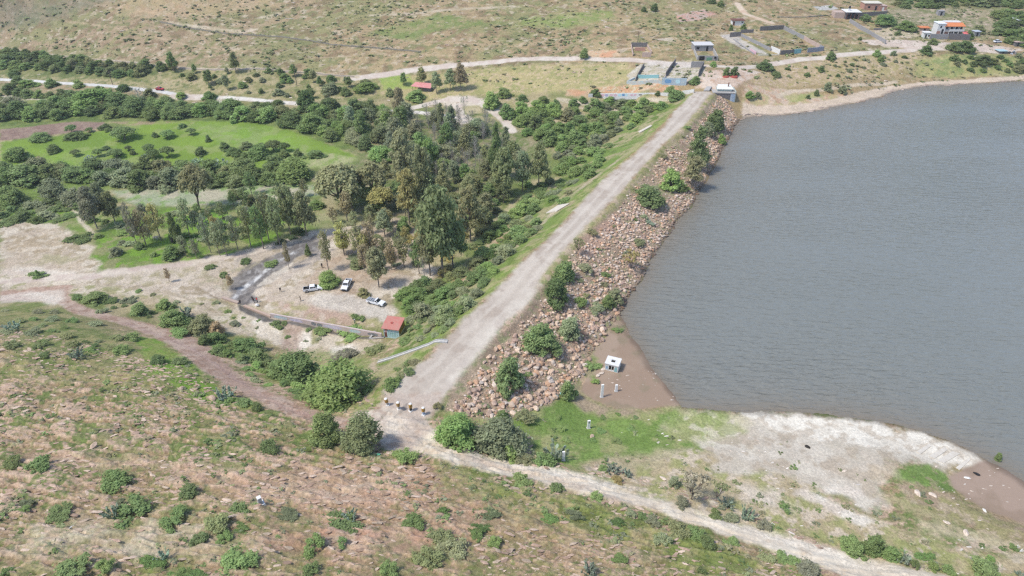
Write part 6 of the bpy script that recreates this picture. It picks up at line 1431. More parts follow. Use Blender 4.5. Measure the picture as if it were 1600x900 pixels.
# --- hut in the mud
a = G(944.7, 577.5); b_ = G(964.9, 582.8); rz = math.atan2(b_[1] - a[1], b_[0] - a[0]); Wd = float(math.hypot(*(b_ - a)[:2])); t = root('pump_hut', 'small white roofless-looking block hut stranded on the brown mud', 'hut', (a[0], a[1], a[2]), rz)
t['label'] = 'small white concrete hut with a square hole in its roof, standing on the brown mud'
Hh = 1.75; Dp = 2.6
k = MB(); k.box(0, Wd * .30, 0, .2, -.3, Hh).box(Wd * .68, Wd, 0, .2, -.3, Hh).box(Wd * .30, Wd * .68, 0, .2, 1.45, Hh).box(Wd * .3, Wd * .68, 0, .2, -.3, .2).box(0, .2, .2, Dp, -.3, Hh).box(Wd - .2, Wd, .2, Dp, -.3, Hh).box(.2, Wd - .2, Dp - .2, Dp, -.3, Hh).box(Wd * .485, Wd * .515, .02, .16, .2, 1.45)
k.build('wall', M_WHITE, t)
x0, x1, y0, y1 = Wd * .36, Wd * .66, Dp * .32, Dp * .66
MB().box(-.12, Wd + .12, -.12, y0, Hh, Hh + .2).box(-.12, Wd + .12, y1, Dp + .12, Hh, Hh + .2).box(-.12, x0, y0, y1, Hh, Hh + .2).box(x1, Wd + .12, y0, y1, Hh, Hh + .2).build('roof', M_WHITE, t)
MB().poly([(.1, -.006, .15), (Wd * .27, -.006, .2), (Wd * .24, -.006, 1.5), (Wd * .12, -.006, 1.2), (.08, -.006, 1.5)]).build('mural_patch', M_MUR3, t); MB().poly([(Wd * .72, -.006, .1), (Wd * .96, -.006, .1), (Wd * .94, -.006, 1.2), (Wd * .82, -.006, 1.55), (Wd * .74, -.006, 1.0)]).build('mural_patch', M_TURQ, t)
MB().poly([(Wd * .11, -.009, .5), (Wd * .2, -.009, .5), (Wd * .2, -.009, 1.1), (Wd * .11, -.009, 1.1)]).build('mural_patch', M_BLUE, t)
# --- white posts by the shore
for px, py, h, w_, lab in [(940, 620.5, 3.5, .60, 'tallest white concrete post, at the edge of the mud'), (962.5, 611.5, 1.85, .58, 'short white post standing on the mud right of the tallest one'), (919.5, 669, 2.1, .62, 'white post on the green grass with a black mark near its top'), (880, 719.5, 2.3, .56, 'white post among cactus beside the right-hand road')]:
    X, Y, Z = G(px, py); t = root('marker_post', lab, 'post', (X, Y, Z), .15, 'white marker posts by the shore')
    MB().box(-w_ / 2, w_ / 2, -.17, .17, -.3, h, 0, .03, .02).build('post', mat('white_post_paint', (.80, .79, .76), .85), t, .02)
    MB().box(-w_ / 2 - .1, w_ / 2 + .1, -.3, .3, -.3, .12).build('footing', M_CONC, t, .03)
    if h < 2.2 and px < 950: MB().poly([(-.10, -.178, h - .62), (.10, -.178, h - .62), (.05, -.176, h - .40), (.13, -.172, h - .2), (-.08, -.172, h - .16)]).build('mark', M_BLACK, t)
# --- survey pillar
X, Y, Z = G(407.5, 788); t = root('survey_pillar', 'pale concrete survey pillar on a square plinth on the rocky foreground', 'pillar', (X, Y, Z), R(38))
MB().box(-.62, .62, -.62, .62, -.2, .28, 0, .10, .10).build('plinth', M_WHITE, t, .03); MB().box(-.30, .30, -.30, .30, .28, 1.45, 0, .05, .05).build('column', M_CONC, t, .02); MB().box(-.31, .31, -.31, .31, 1.45, 1.58).build('cap', M_WHITE, t, .02)
# --- fallen slabs and litter
def slab(name, label, cat, quad, th, m, lift=.35):
    o = G(*quad[0]); pts = [G(*q) for q in quad]; t = [(p[0] - o[0], p[1] - o[1], p[2] - o[2] + lift) for p in pts]; s = MB().hexa([(p[0], p[1], p[2] - th) for p in t], t).build(name, m, None, .03)
    s.location = tuple(o); s['label'] = label; s['category'] = cat; return s
M_SLAB = mat('bleached_slab', (.63, .585, .50), .9, noise=(.8, (.50, .45, .37), .2), bump=(3, .5, .15))
slab('concrete_slab', 'large pale concrete slab fallen on the grassy dam slope', 'slab', [(853, 334), (870, 331), (890, 319), (873, 321)], .4, M_SLAB)
slab('concrete_slab', 'long pale concrete beam on the far grassy dam slope', 'slab', [(997, 206.5), (1000, 208), (1019, 197.5), (1016, 196.5)], .4, M_SLAB)
for i, (px, py) in enumerate([(1452, 696), (1474, 702), (1489, 708), (1513, 718)]):
    slab('shore_slab', ORD[i] + ' of the four tilted white slabs at the lake shore, counted from the left', 'slab', [(px - 20 - 3 * (i % 3), py + 10 + i), (px - 14, py + 14 + i), (px + 3 + 4 * (i % 3), py + 1), (px - 1 + 3 * (i % 2), py - 3 - i % 2)], .5, M_SLAB, .10)
    bpy.context.scene.collection.objects[-1]['group'] = 'tilted slabs at the shore'
def one_stone(px, py, s, c, label, name='pale_stone', cat='stone'):
    X, Y, Z = G(px, py); o = link(name, rock_me[int(px) % 10], label=label, category=cat); o.location = (X, Y, Z + s * .15); o.scale = (s * 1.2, s, s * .7); o.color = (*c, 1); o.rotation_euler = (0, 0, px)
for px, py, s, lab in [(1434, 771, .75, 'largest cream boulder on the brown shore below the green patch'), (1457, 774, .55, 'cream boulder just right of the largest one on the brown shore'), (1479, 817, .5, 'cream boulder on the pale grass right of the green patch'), (1511, 747, .4, 'white stone on the right-hand mud flat'), (1538, 798, .4, 'white stone on the lower edge of the right-hand mud flat'), (1509, 833, .6, 'flat cream boulder towards the bottom right shore'), (943, 577, .5, 'cream stone at the left of the white hut'), (940, 583, .55, 'cream stone, lower of those at the left of the white hut'), (934, 587, .6, 'long cream stone on the grass below left of the white hut'),
                       (332, 624, .8, 'round pinkish boulder beside the cactus at the track'), (284, 607, .55, 'round brown boulder on the left slope'), (146, 698, .7, 'red-brown boulder in the left foreground'), (587, 733, .75, 'large pale flat boulder in the foreground below the junction trees'), (660, 733, .6, 'round pale boulder in the foreground right of the larger flat one'), (925, 683, .5, 'flat brown stone alone on the green grass'), (1036, 748, .5, 'pale stone left of the wispy thorn tree')]:
    one_stone(px, py, s, (.60, .50, .40) if 'cream' in lab or 'pale' in lab and px > 900 else ((.46, .34, .25) if s != .4 else (.7, .68, .62)), lab)
one_stone(1262, 699, .45, (.04, .035, .03), 'dark heap of debris on the pale shore', 'debris_heap', 'debris')
one_stone(1526, 741, .45, (.03, .03, .03), 'dark stone at the start of the mud by the white slabs', 'dark_stone')
for px, py, lab in [(868, 621, 'turquoise bucket at the foot of the rocks, lower one'), (876.5, 616, 'turquoise bucket at the foot of the rocks, upper one')]:
    X, Y, Z = G(px, py); t = root('bucket', lab, 'bucket', (X, Y, Z)); t.rotation_euler = (R(30), R(20), 0)
    MB().cyl((0, 0, -.1), .32, 'z', .75, 14, 0, .42).build('body', mat('turquoise_plastic', (.30, .62, .60), .4), t); MB().cyl((0, 0, .651), .40, 'z', .01, 14).build('rim', M_TURQ, t)
X, Y, Z = G(150, 35) if False else G(597, 711); t = root('tarpaulin', 'scrap of green plastic under the foreground dome tree', 'litter', (X - .8, Y, Z)); MB().hexa([(-.6, -.3, -.1), (.5, -.25, -.1), (.6, .3, -.1), (-.4, .35, -.1)], [(-.5, -.2, .12), (.4, -.2, .22), (.5, .2, .15), (-.3, .25, .2)]).build('sheet', mat('green_plastic', (.10, .45, .28), .4), t)
for px, py, lab in [(1585, 856, 'grey-white heap of litter at the right edge'), (108, 826, 'bleached branch in the lower left foreground'), (355, 810, 'white stick leaning in a shrub left of the survey pillar'), (1592, 862, 'small scrap of litter at the right edge')]:
    X, Y, Z = G(px, py); t = root('litter' if 'litter' in lab else 'dead_branch', lab, 'litter' if 'litter' in lab else 'branch', (X, Y, Z)); V_, F_ = tubes([limb((0, 0, 0), (.5 + .2 * (q % 2), .2 * q - .3, .7 - .1 * q), .05, .02, np.random.default_rng(q)) for q in range(4)], 5); o = link('stems', mesh_np('stems', V_, F_, [M_WHITE], False), t)
for px, py, lab in [(1100, 139.5, 'concrete ramp block at the far end of the dam road'),]:
    slab('ramp_block', lab, 'ramp', [(1099, 143), (1108, 143), (1112, 137), (1104, 137)], .8, M_CONC, .6)
# --- people
def person(label, px, py, rz, shirt, trousers, arms=0, stride=.18, lean=0.0, hat=None):
    X, Y, Z = G(px, py); me = bpy.data.meshes.new('body')
    J = {'pel': (0, 0, .95), 'sp': (0, .02, 1.15), 'ch': (lean, .01, 1.38), 'nk': (lean, 0, 1.50), 'hd': (lean * 1.1, .02, 1.63), 'ht': (lean * 1.1, .01, 1.72)}
    for s in (-1, 1):
        n = 'l' if s < 0 else 'r'
        J.update({n + 'h': (0, s * .10, .90), n + 'k': (stride * s * .6, s * .11, .50), n + 'a': (stride * s * .8 - .03, s * .12, .09), n + 't': (stride * s * .8 + .13, s * .13, .04),
                  n + 's': (lean, s * .19, 1.42), n + 'e': (lean + .03 + arms * .08, s * .26, 1.15), n + 'w': (lean + .05 + arms * .24, s * .24 - s * arms * .06, .92 + arms * .16), n + 'f': (lean + .08 + arms * .32, s * .22 - s * arms * .06, .84 + arms * .18)})
    keys = list(J); rad = dict(pel=.15, sp=.14, ch=.155, nk=.06, hd=.10, ht=.085)
    for n in 'lr': rad.update({n + 'h': .105, n + 'k': .07, n + 'a': .05, n + 't': .045, n + 's': .075, n + 'e': .05, n + 'w': .035, n + 'f': .035})
    E = [('pel', 'sp'), ('sp', 'ch'), ('ch', 'nk'), ('nk', 'hd'), ('hd', 'ht')]
    for n in 'lr': E += [('pel', n + 'h'), (n + 'h', n + 'k'), (n + 'k', n + 'a'), (n + 'a', n + 't'), ('ch', n + 's'), (n + 's', n + 'e'), (n + 'e', n + 'w'), (n + 'w', n + 'f')]
    me.from_pydata([J[k] for k in keys], [(keys.index(a), keys.index(b)) for a, b in E], []); o = link('person', me, label=label, category='person')
    md_ = o.modifiers.new('skin', 'SKIN'); sk = me.skin_vertices[0].data
    for i, k in enumerate(keys): sk[i].radius = (rad[k], rad[k] * (.72 if k in ('pel', 'sp', 'ch') else 1) if k not in ('pel', 'sp', 'ch') else rad[k]); sk[i].use_root = (k == 'pel')
    o.modifiers.new('sub', 'SUBSURF').levels = 1
    dg = bpy.context.evaluated_depsgraph_get(); m2 = bpy.data.meshes.new_from_object(o.evaluated_get(dg)); o.modifiers.clear(); o.data = m2
    for m_ in (mat('trousers', trousers, .9), mat('shirt', shirt, .9), M_SKIN, M_HAIR): m2.materials.append(m_)
    for p in m2.polygons:
        c = p.center; i = 0 if c.z < 1.0 and abs(c.y) < .2 else 1
        if c.z > 1.49: i = 2 if (c.x > lean * 1.1 + .03 and c.z < 1.70) else 3
        elif c.z > 1.455 and abs(c.y) < .09: i = 2
        elif abs(c.y) > .19 and c.z < 1.06 + arms * .1 and c.z > .7: i = 2
        if c.z < .07: i = 3
        p.material_index = i; p.use_smooth = True
    o.location = (X, Y, Z); o.rotation_euler = (0, 0, rz)
    if hat:
        h = MB().cyl((lean * 1.1, .01, 1.70), .20, 'z', .02, 14).cyl((lean * 1.1, .01, 1.72), .11, 'z', .10, 12, 0, .09).build('hat', mat('straw_hat', hat, .8), o)
    return o
BK = (.025, .025, .03)
person('person in black jacket and brown trousers standing alone in the car park', 470, 470.5, R(200), BK, (.14, .10, .07))
person('person in dark clothes and a pale hat walking nearer the stream', 438.8, 456.5, R(150), (.05, .05, .06), (.16, .13, .11), 0, .22, 0, (.6, .55, .45))
person('person in black standing at the edge of the eucalyptus wood', 503.5, 418.5, R(100), BK, BK)
person('tall person in black at the channel wall, left of the red shirt', 397.5, 473, R(250), BK, BK, .5)
person('person in a red shirt and black trousers at the channel wall', 402.5, 472.5, R(230), (.55, .03, .04), BK, .6)
person('person in black bending behind the tall one at the channel', 395.2, 470.0, R(270), (.04, .045, .05), (.05, .05, .06), .3, .2, .12)
person('person in grey-green clothes in the scrub between car park and channel', 555, 507.5, R(60), (.22, .26, .20), (.12, .15, .09), .2, .1, 0, (.5, .5, .46))
person('person in black at the outlet weir', 376, 476, R(300), BK, (.06, .06, .07), .4, .1, .1)
X, Y, Z = G(402.5, 478.5); t = root('sack', 'bulging white sack on the channel wall by the red-shirted person', 'sack', (X, Y, Z)); V_, F_ = ico(2); V_ = V_ * [.55, .4, .45] * (1 + .12 * np.sin(V_[:, :1] * 7) * np.cos(V_[:, 1:2] * 5)) + [0, 0, .35]; link('bag', mesh_np('bag', V_, F_, [M_WHITE]), t); MB().cyl((0, 0, .72), .08, 'z', .16, 8, 0, .14).build('tied_neck', M_WHITE, t)
# --- cattle in the plantation
def cow(label, px, py, rz, c1, c2, graze=True):
    X, Y, Z = G(px, py); J = {'ch': (.45, 0, 1.05), 'md': (0, 0, 1.0), 'rp': (-.60, 0, 1.10), 'tb': (-.82, 0, 1.12), 'tl': (-.92, 0, .55), 'wi': (.62, 0, 1.22), 'nk': (.88, 0, 1.02 if graze else 1.35), 'hd': (1.12, 0, .55 if graze else 1.42), 'mz': (1.28, 0, .22 if graze else 1.22), 'el': (1.02, .2, .66 if graze else 1.5), 'er': (1.02, -.2, .66 if graze else 1.5)}
    rad = dict(ch=.34, md=.36, rp=.30, tb=.06, tl=.03, wi=.24, nk=.16, hd=.12, mz=.08, el=.03, er=.03); E = [('md', 'ch'), ('md', 'rp'), ('rp', 'tb'), ('tb', 'tl'), ('ch', 'wi'), ('wi', 'nk'), ('nk', 'hd'), ('hd', 'mz'), ('hd', 'el'), ('hd', 'er')]
    for s, n in ((1, 'l'), (-1, 'r')):
        J.update({n + 'fs': (.50, s * .17, .78), n + 'fk': (.54 + .04 * s, s * .17, .42), n + 'ff': (.50 + .08 * s, s * .17, .05), n + 'hs': (-.55, s * .18, .85), n + 'hk': (-.45, s * .18, .62), n + 'hh': (-.72 - .04 * s, s * .18, .40), n + 'hf': (-.66 - .05 * s, s * .18, .05)})
        rad.update({n + 'fs': .13, n + 'fk': .065, n + 'ff': .055, n + 'hs': .18, n + 'hk': .12, n + 'hh': .06, n + 'hf': .055}); E += [('ch', n + 'fs'), (n + 'fs', n + 'fk'), (n + 'fk', n + 'ff'), ('rp', n + 'hs'), (n + 'hs', n + 'hk'), (n + 'hk', n + 'hh'), (n + 'hh', n + 'hf')]
    keys = list(J); me = bpy.data.meshes.new('cow'); me.from_pydata([J[k] for k in keys], [(keys.index(a), keys.index(b)) for a, b in E], []); o = link('cow', me, label=label, category='cow', group='cattle among the plantation trees'); o.modifiers.new('skin', 'SKIN'); sk = me.skin_vertices[0].data
    for i, k in enumerate(keys): sk[i].radius = (rad[k], rad[k]); sk[i].use_root = (k == 'md')
    o.modifiers.new('sub', 'SUBSURF').levels = 1; dg = bpy.context.evaluated_depsgraph_get(); m2 = bpy.data.meshes.new_from_object(o.evaluated_get(dg)); o.modifiers.clear(); o.data = m2
    m2.materials.append(mat('hide', c1, .9, noise=(1.6, c2, .04))); o.location = (X, Y, Z); o.rotation_euler = (0, 0, rz)
W_ = (.78, .75, .70)
cow('white cow grazing on the small bright meadow, right one', 319, 346, R(70), W_, W_); cow('white cow behind the mottled grey tree, left one on the meadow', 295, 351, R(20), W_, W_)
cow('cream cow standing under the thin leaning trees', 244, 375, R(0), (.60, .48, .38), (.7, .62, .54), False); cow('black cow among bushes right of the cream one', 270, 380, R(110), (.03, .03, .03), (.03, .03, .03)); cow('black and white cow by the bare leaning trees', 213, 368, R(160), (.03, .03, .03), (.65, .63, .6))
# ------------------------------------------------------------------ the far shore: houses, lots and walls
def house(name, label, px, py, rz, W, D, H, mw, mr, parts, roof_t=.25, over=.3, cat='house'):
    """box house; (px,py) = middle of its front foot, front faces -y before turning"""
    X, Y, Z = G(px, py); t = root(name, label, cat, (X, Y, Z), rz)
    k = MB(); k.box(-W / 2, W / 2, 0, .25, -1.5, H).box(-W / 2, -W / 2 + .25, .25, D, -1.5, H).box(W / 2 - .25, W / 2, .25, D, -1.5, H).box(-W / 2 + .25, W / 2 - .25, D - .25, D, -1.5, H); k.build('wall', mw, t)
    MB().box(-W / 2 - over, W / 2 + over, -over, D + over, H, H + roof_t).build('roof', mr, t, .03)
    for nm, x0, x1, z0, z1, m in parts: f = MB().box(x0, x1, -.05, 0, z0, z1).build(nm, m, t)
    return t
HF = R(8)
# concrete house with its lower court
t = house('concrete_house', 'bare grey concrete house with a walled court and dark garage opening', 1099, 80, R(2), 9.0, 6, 2.7, M_BLOCK, mat('pale_roof', (.55, .54, .52), .9), [('door', 1.2, 2.2, 0, 2.3, M_DARK), ('window', -3.5, -2.2, 1, 2.0, M_DARK)])
o = t.location; og = np.array(o[:])
wall_part(t, (1088, 94), (1119.5, 95), 2.2, M_BLOCK, .3, 'front_wall', og, 1); wall_part(t, (1084, 81), (1088, 94), 1.6, M_CONC, .3, 'side_wall', og, 2); wall_part(t, (1114, 81), (1119.5, 95), 1.8, M_CONC, .3, 'side_wall', og, 2)
P_ = G(1094, 94.3); t2 = MB().box(-1.2, 1.2, -.32, -.16, .1, 2.0).build('garage_opening', M_DARK, t); t2.location = tuple(P_ - og); P_ = G(1115, 95); t2 = MB().box(-.5, .5, -.34, -.16, 1.0, 1.9).build('window', M_DARK, t); t2.location = tuple(P_ - og)
P_ = G(1106, 94.6); t2 = MB().box(-1.3, 1.2, -.32, -.16, 0, 1.5).build('green_panel', mat('green_sheet', (.15, .30, .20), .8), t); t2.location = tuple(P_ - og)
compound('roofless_lot', 'roofless brick lot with a dark back wall above the dirt road', 'ruin', [((986, 73), (1011, 73.5), 2.1, M_DBLOCK), ((986, 73), (989, 88), 1.3, M_PBRICK), ((1011, 73.5), (1018, 84), 1.3, M_PBRICK), ((1003, 89), (1017, 89), 2.2, M_PBRICK), ((992, 79), (1008, 79.5), 1.6, M_BRICK)])
compound('mural_lot', 'overgrown lot with dark left wall and turquoise painted inner wall', 'lot', [((1006, 104), (993, 127), 1.7, M_DBLOCK), ((996, 122), (1029, 122), 1.5, M_TURQ), ((979, 131), (1034, 131.5), 1.5, mat('mural_grey', (.40, .48, .47), .9, noise=(.8, (.50, .45, .40), .12))), ((979, 130), (992, 124), 1.0, M_MUR3)])
compound('block_lot', 'grey block lot with a blue-painted front wall beside the dam end', 'lot', [((1055, 99), (1040, 120), 2.2, M_DBLOCK), ((1034, 132), (1072, 133), 3.0, mat('blue_grey_wall', (.36, .42, .47), .9, noise=(.7, (.42, .52, .56), .15))), ((1099, 104), (1091, 120), 2.4, M_DBLOCK), ((1079, 106), (1099, 105.5), 2.8, M_BLOCK), ((1040, 121), (1034, 132), 1.0, M_BLOCK), ((1072, 133), (1088, 122), 1.2, M_BLOCK)])
o_ = G(1055, 99); lot = [q for q in col.objects if q.get('label', '').startswith('grey block lot')][0]
for f0, f1, m in ((.1, .38, M_BLUE), (.55, .75, M_SKYB), (.78, .92, M_MUR3)): patch(lot, (1034, 132), (1072, 133), f0, f1, .6, 2.4, m, o_, .17)
t = straight_wall('mural_wall', 'long white wall with pink, blue and violet lettering below the lots', (937, 151.5), (1044, 150.5), 1.6, M_WHITE, .3,
    [(.015, .075, .2, 1.4, M_PINKP), (.08, .13, .2, 1.4, M_VIOLET), (.15, .20, .15, 1.4, M_PINKP), (.21, .26, .2, 1.4, M_PINKP), (.28, .33, .2, 1.45, M_SKYB), (.335, .38, .3, 1.4, M_BLUE), (.385, .42, .2, 1.45, M_SKYB), (.46, .50, .3, 1.2, M_PINKP), (.51, .55, .3, 1.3, M_PINKP), (.58, .63, .5, 1.1, M_DBLOCK)])
straight_wall('stub_wall', 'short white wall piece left of the long mural wall', (919, 152), (926, 151.8), 1.5, M_WHITE, .3)
straight_wall('end_wall', 'white wall piece between the mural wall trees and the dam road', (1066, 147.5), (1084, 145), 1.6, M_WHITE, .3)
# gatehouse at the end of the dam
a = G(1118, 145); t = root('gatehouse', 'white-roofed concrete gatehouse on a deck over the rocks at the end of the dam', 'gatehouse', (float(a[0]), float(a[1]), 7.0), R(-4))
MB().box(-1.5, 9.5, -1.2, 3.6, -.1, .35).build('deck', M_CONC, t, .03)
MB().box(1.0, 8.0, 1.0, 5.0, .35, 1.3).build('wall', mat('pale_green_paint', (.42, .50, .46), .9, noise=(1.5, (.52, .54, .50), .2)), t)
MB().hexa([(.4, .3, 1.3), (8.6, .3, 1.3), (8.2, 7.5, 1.45), (2.0, 7.5, 1.45)], [(.4, .3, 1.55), (8.6, .3, 1.55), (8.2, 7.5, 1.7), (2.0, 7.5, 1.7)]).build('roof', mat('white_roof', (.70, .69, .62), .85), t)
MB().cyl((6.6, 4.2, 1.6), .28, 'z', 1.9, 10).build('hoist_post', M_BROWN, t)
MB().hexa([(.5, -1.0, -1.2), (7.2, -1.0, -4.2), (7.2, -.4, -4.2), (.5, -.4, -1.2)], [(-.5, -1.0, -.1), (7.2, -1.0, -.1), (7.2, -.4, -.1), (-.5, -.4, -.1)]).build('retaining_wall', M_DBLOCK, t)
MB().box(7.2, 9.3, -1.1, -.4, -5.2, -.1).build('blue_pier', mat('blue_mural', (.26, .36, .48), .85, noise=(1.3, (.50, .54, .56), .12)), t)
MB().box(9.3, 9.7, -1.0, 6.0, -4.8, .9).build('side_wall', mat('mossy_concrete', (.36, .42, .38), .9, noise=(1.5, (.48, .48, .44), .2)), t)
for k_ in range(3): MB().box(7.9 + .5 * k_, 8.1 + .5 * k_, 3.8, 5.4, .35, 1.0).build('railing', M_TURQ, t)
t.scale = (.86, .86, .9)
for px, py, lab in [(1134, 121, 'red-painted stone ring round the small dark tree, left one'), (1146, 121, 'red-painted stone ring round the small dark tree, right one')]:
    X, Y, Z = G(px, py - 1); t = root('tree_ring', lab, 'planter', (X, Y, Z)); MB().cyl((0, 0, -.3), 1.5 if px == 1134 else 1.9, 'z', .75, 16, 0, 1.3 if px == 1134 else 1.7).build('rim', M_REDP, t)
# lots above
house('white_shack', 'small white shack with a thin brown roof on the slope', 1153, 40, R(0), 6.0, 4, 2.5, M_WHITE, M_BROWN, [('window', 1.7, 2.5, 1.4, 2.0, M_DARK), ('door', -2.9, -1.9, 0, 2.1, M_BROWN)], .2, .5)
compound('block_lot', 'long grey block lot stepping down the slope with a white corner', 'lot', [((1140, 58), (1157, 57), 2.3, M_DBLOCK), ((1157, 52), (1177, 51), 1.7, M_DBLOCK), ((1157, 57), (1204, 80), 1.5, M_BLOCK), ((1146, 62), (1178, 85), .5, M_BLOCK), ((1172, 80), (1181, 85), 1.3, M_PINKP), ((1204, 79), (1218, 85), 2.2, M_WHITE), ((1184, 87), (1217, 86.5), .5, M_CREAM), ((1219, 85.5), (1240, 84), 2.0, M_DBLOCK), ((1240, 84), (1251, 83), 2.1, M_TURQ)])
compound('block_lot', 'large rectangular block-walled lot with blue corner wall', 'lot', [((1187, 48), (1224, 46), 2.2, M_DBLOCK), ((1224, 46), (1256, 62), 1.9, M_BLOCK), ((1256, 62), (1280, 76), 1.9, M_PBRICK), ((1261, 82), (1286, 79.5), 2.2, mat('slate_blue_wall', (.22, .28, .36), .9, noise=(.8, (.30, .27, .28), .2))), ((1280, 76), (1286, 79.5), 2.0, M_BLOCK)])
# brick and porch houses
t = house('porch_house', 'low house with a bright white roof, brick side and dark open porch', 1331, 30, R(-3), 7.5, 7, 3.6, M_DBLOCK, M_WHITE, [('porch_opening', -3.4, 2.9, .1, 2.6, M_DARK), ('window', -2, 1.5, 2.8, 3.3, M_GLASS)], .25, .6)
for q in range(4): MB().box(-3.5 + 2.1 * q, -3.3 + 2.1 * q, -.9, -.7, -.5, 3.0).build('porch_post', M_BROWN, t)
MB().box(-9.5, -3.95, 1.0, 6.5, -1.5, 3.3).build('brick_wing', M_PBRICK, t)
k_ = MB().box(-1.9, -.7, 3, 4.2, 3.9, 4.9).build('tank_base', M_WHITE, t); MB().cyl((-1.3, 3.6, 4.9), .6, 'z', 1.2, 14, 0, .5).build('water_tank', M_BLACK, t)
house('brick_house', 'unfinished red brick house with a cream slab roof, highest in the village', 1362, 16, R(-2), 9.5, 6, 3.6, M_BRICK, M_CREAM, [('window', -2.6, -1.4, 1.2, 2.2, M_DARK), ('door', 1.6, 2.6, 0, 2.3, M_DARK)], .3, .3)
house('brick_shed', 'low brick annexe right of the unfinished brick house', 1379, 17, R(-2), 4.0, 5, 2.6, M_BRICK, M_PBRICK, [('door', -.5, .5, 0, 2.0, M_WHITE)], .2, .1, 'shed')
straight_wall('yard_wall', 'long dark wall right of the porch house', (1343, 25.5), (1385, 23), 2.0, M_DBLOCK, .3)
straight_wall('boundary_wall', 'grey block wall running downhill from the porch house to the road', (1327, 35), (1383, 69), 1.9, M_BLOCK, .3)
straight_wall('yard_step', 'short dark wall in the bare yard below the brick houses', (1365, 47), (1377, 47), 1.0, M_DBLOCK, .4)
# orange-roofed house
X, Y, Z = G(1482, 57); t = root('orange_roofed_house', 'two-storey house with an orange tiled roof and white balcony', 'house', (X, Y, Z), R(-2)); t.scale = (.86, .86, .86)
MB().box(-8.0, -3.6, 0, 6, -1.5, 7.2).build('tower_wall', M_WHITE, t); MB().box(-8.3, -3.3, -.3, 6.3, 7.2, 7.5).build('tower_roof', mat('light_roof', (.72, .74, .74), .8), t)
MB().box(-3.6, 7.4, 1.6, 6, -1.5, 6.0).build('wall', M_WHITE, t)
MB().hexa([(-4.2, -.3, 5.7), (8.2, -.3, 5.7), (8.2, 4.2, 6.9), (-4.2, 4.2, 6.9)], [(-4.2, -.3, 5.95), (8.2, -.3, 5.95), (8.2, 4.2, 7.15), (-4.2, 4.2, 7.15)]).build('tiled_roof', M_ORANGE, t)
MB().box(-2.5, 7.0, 4.2, 7.5, 6.6, 7.6).build('upper_roof', M_WHITE, t)
MB().box(-3.6, 7.8, 0, 1.6, 2.9, 3.2).build('balcony_floor', M_WHITE, t); MB().box(-.5, 7.8, -.05, .12, 3.2, 4.1).build('balcony_rail', M_WHITE, t)
for q in range(5): MB().box(-3.5 + 2.8 * q, -3.2 + 2.8 * q, .02, .3, -.5, 5.7).build('column', M_WHITE, t)
for q in range(4): MB().box(-2.9 + 2.8 * q, -.9 + 2.8 * q, 1.53, 1.6, 3.9, 5.4).build('window', M_GLASS, t)
for q in range(4): MB().box(-.1 + 1.95 * q, 1.35 + 1.95 * q, 1.53, 1.6, .6, 2.3).build('window', M_GLASS, t)
MB().box(-7.9, -5.8, -.06, 0, .6, 3.2).build('brick_panel', M_BRICK, t); MB().box(-3.1, -.6, .9, 1.5, -.5, 2.4).build('brick_panel', M_BRICK, t); MB().box(-6.7, -5.7, -.06, 0, 4.9, 6.1).build('tower_window', M_GLASS, t); MB().box(-5.3, -4.1, -.06, 0, .2, 4.2).build('stair_window', M_DARK, t)
compound('garden_wall', 'grey retaining wall in front of the orange-roofed house', 'wall', [((1452, 61), (1480, 61.5), 2.6, M_BLOCK), ((1481, 61.5), (1514, 63), 3.0, M_DBLOCK), ((1437, 54), (1452, 61), 2.0, M_PBRICK)])
house('gate_lodge', 'small white gate lodge at the corner of the grey retaining wall', 1447, 60.5, R(-8), 3.4, 3, 2.9, M_WHITE, M_WHITE, [('door', -.9, -.1, 0, 2.2, M_DARK), ('window', .5, 1.3, 1.1, 2.0, M_DARK)], .2, .3, 'lodge')
house('tiled_shed', 'low shed with an orange tiled roof left of the two-storey house', 1444, 49, R(-6), 4.6, 3.5, 1.6, M_PBRICK, M_ORANGE, [('door', -.5, .4, 0, 1.5, M_DARK)], .35, .4, 'shed')
X, Y, Z = G(1507, 58); t = root('awning', 'red-pink awning at the right end of the two-storey house', 'awning', (X, Y, Z), 0); MB().hexa([(-1.7, -1.2, 1.8), (1.7, -1.2, 1.6), (1.7, 1.4, 2.4), (-1.7, 1.4, 2.6)], [(-1.7, -1.2, 1.9), (1.7, -1.2, 1.7), (1.7, 1.4, 2.5), (-1.7, 1.4, 2.7)]).build('canopy', mat('red_canvas', (.62, .16, .15), .8), t)
for sx in (-1.5, 1.5): MB().cyl((sx, -1.0, -.5), .06, 'z', 2.3, 8).build('pole', M_DARK, t)
house('grey_hut', 'small grey hut under the trees right of the two-storey house', 1526, 57, R(3), 3.0, 3, 2.4, M_BLOCK, M_TIN, [('door', -.4, .4, 0, 2, M_DARK)], .12, .3, 'hut')
house('tin_roofed_house', 'pale-roofed house at the right edge among dark trees', 1597, 40, R(0), 6.0, 5, 2.8, M_DBLOCK, mat('pale_tin', (.66, .68, .70), .5), [('door', -1.5, -.6, 0, 2, M_DARK)], .15, .4)
house('grey_shack', 'grey roofed shack at the right edge beside the lane', 1593, 73, R(-4), 5.0, 4, 2.2, M_DBLOCK, M_PBRICK, [('door', -1.5, -.6, 0, 2, M_DARK)], .15, .4, 'shack')
house('block_hut', 'grey block hut on the hill above the orange-roofed house', 1470, 24.5, R(-3), 3.4, 3, 2.4, M_BLOCK, M_BLOCK, [('door', -.5, .4, 0, 2, M_DARK)], .15, .1, 'hut')
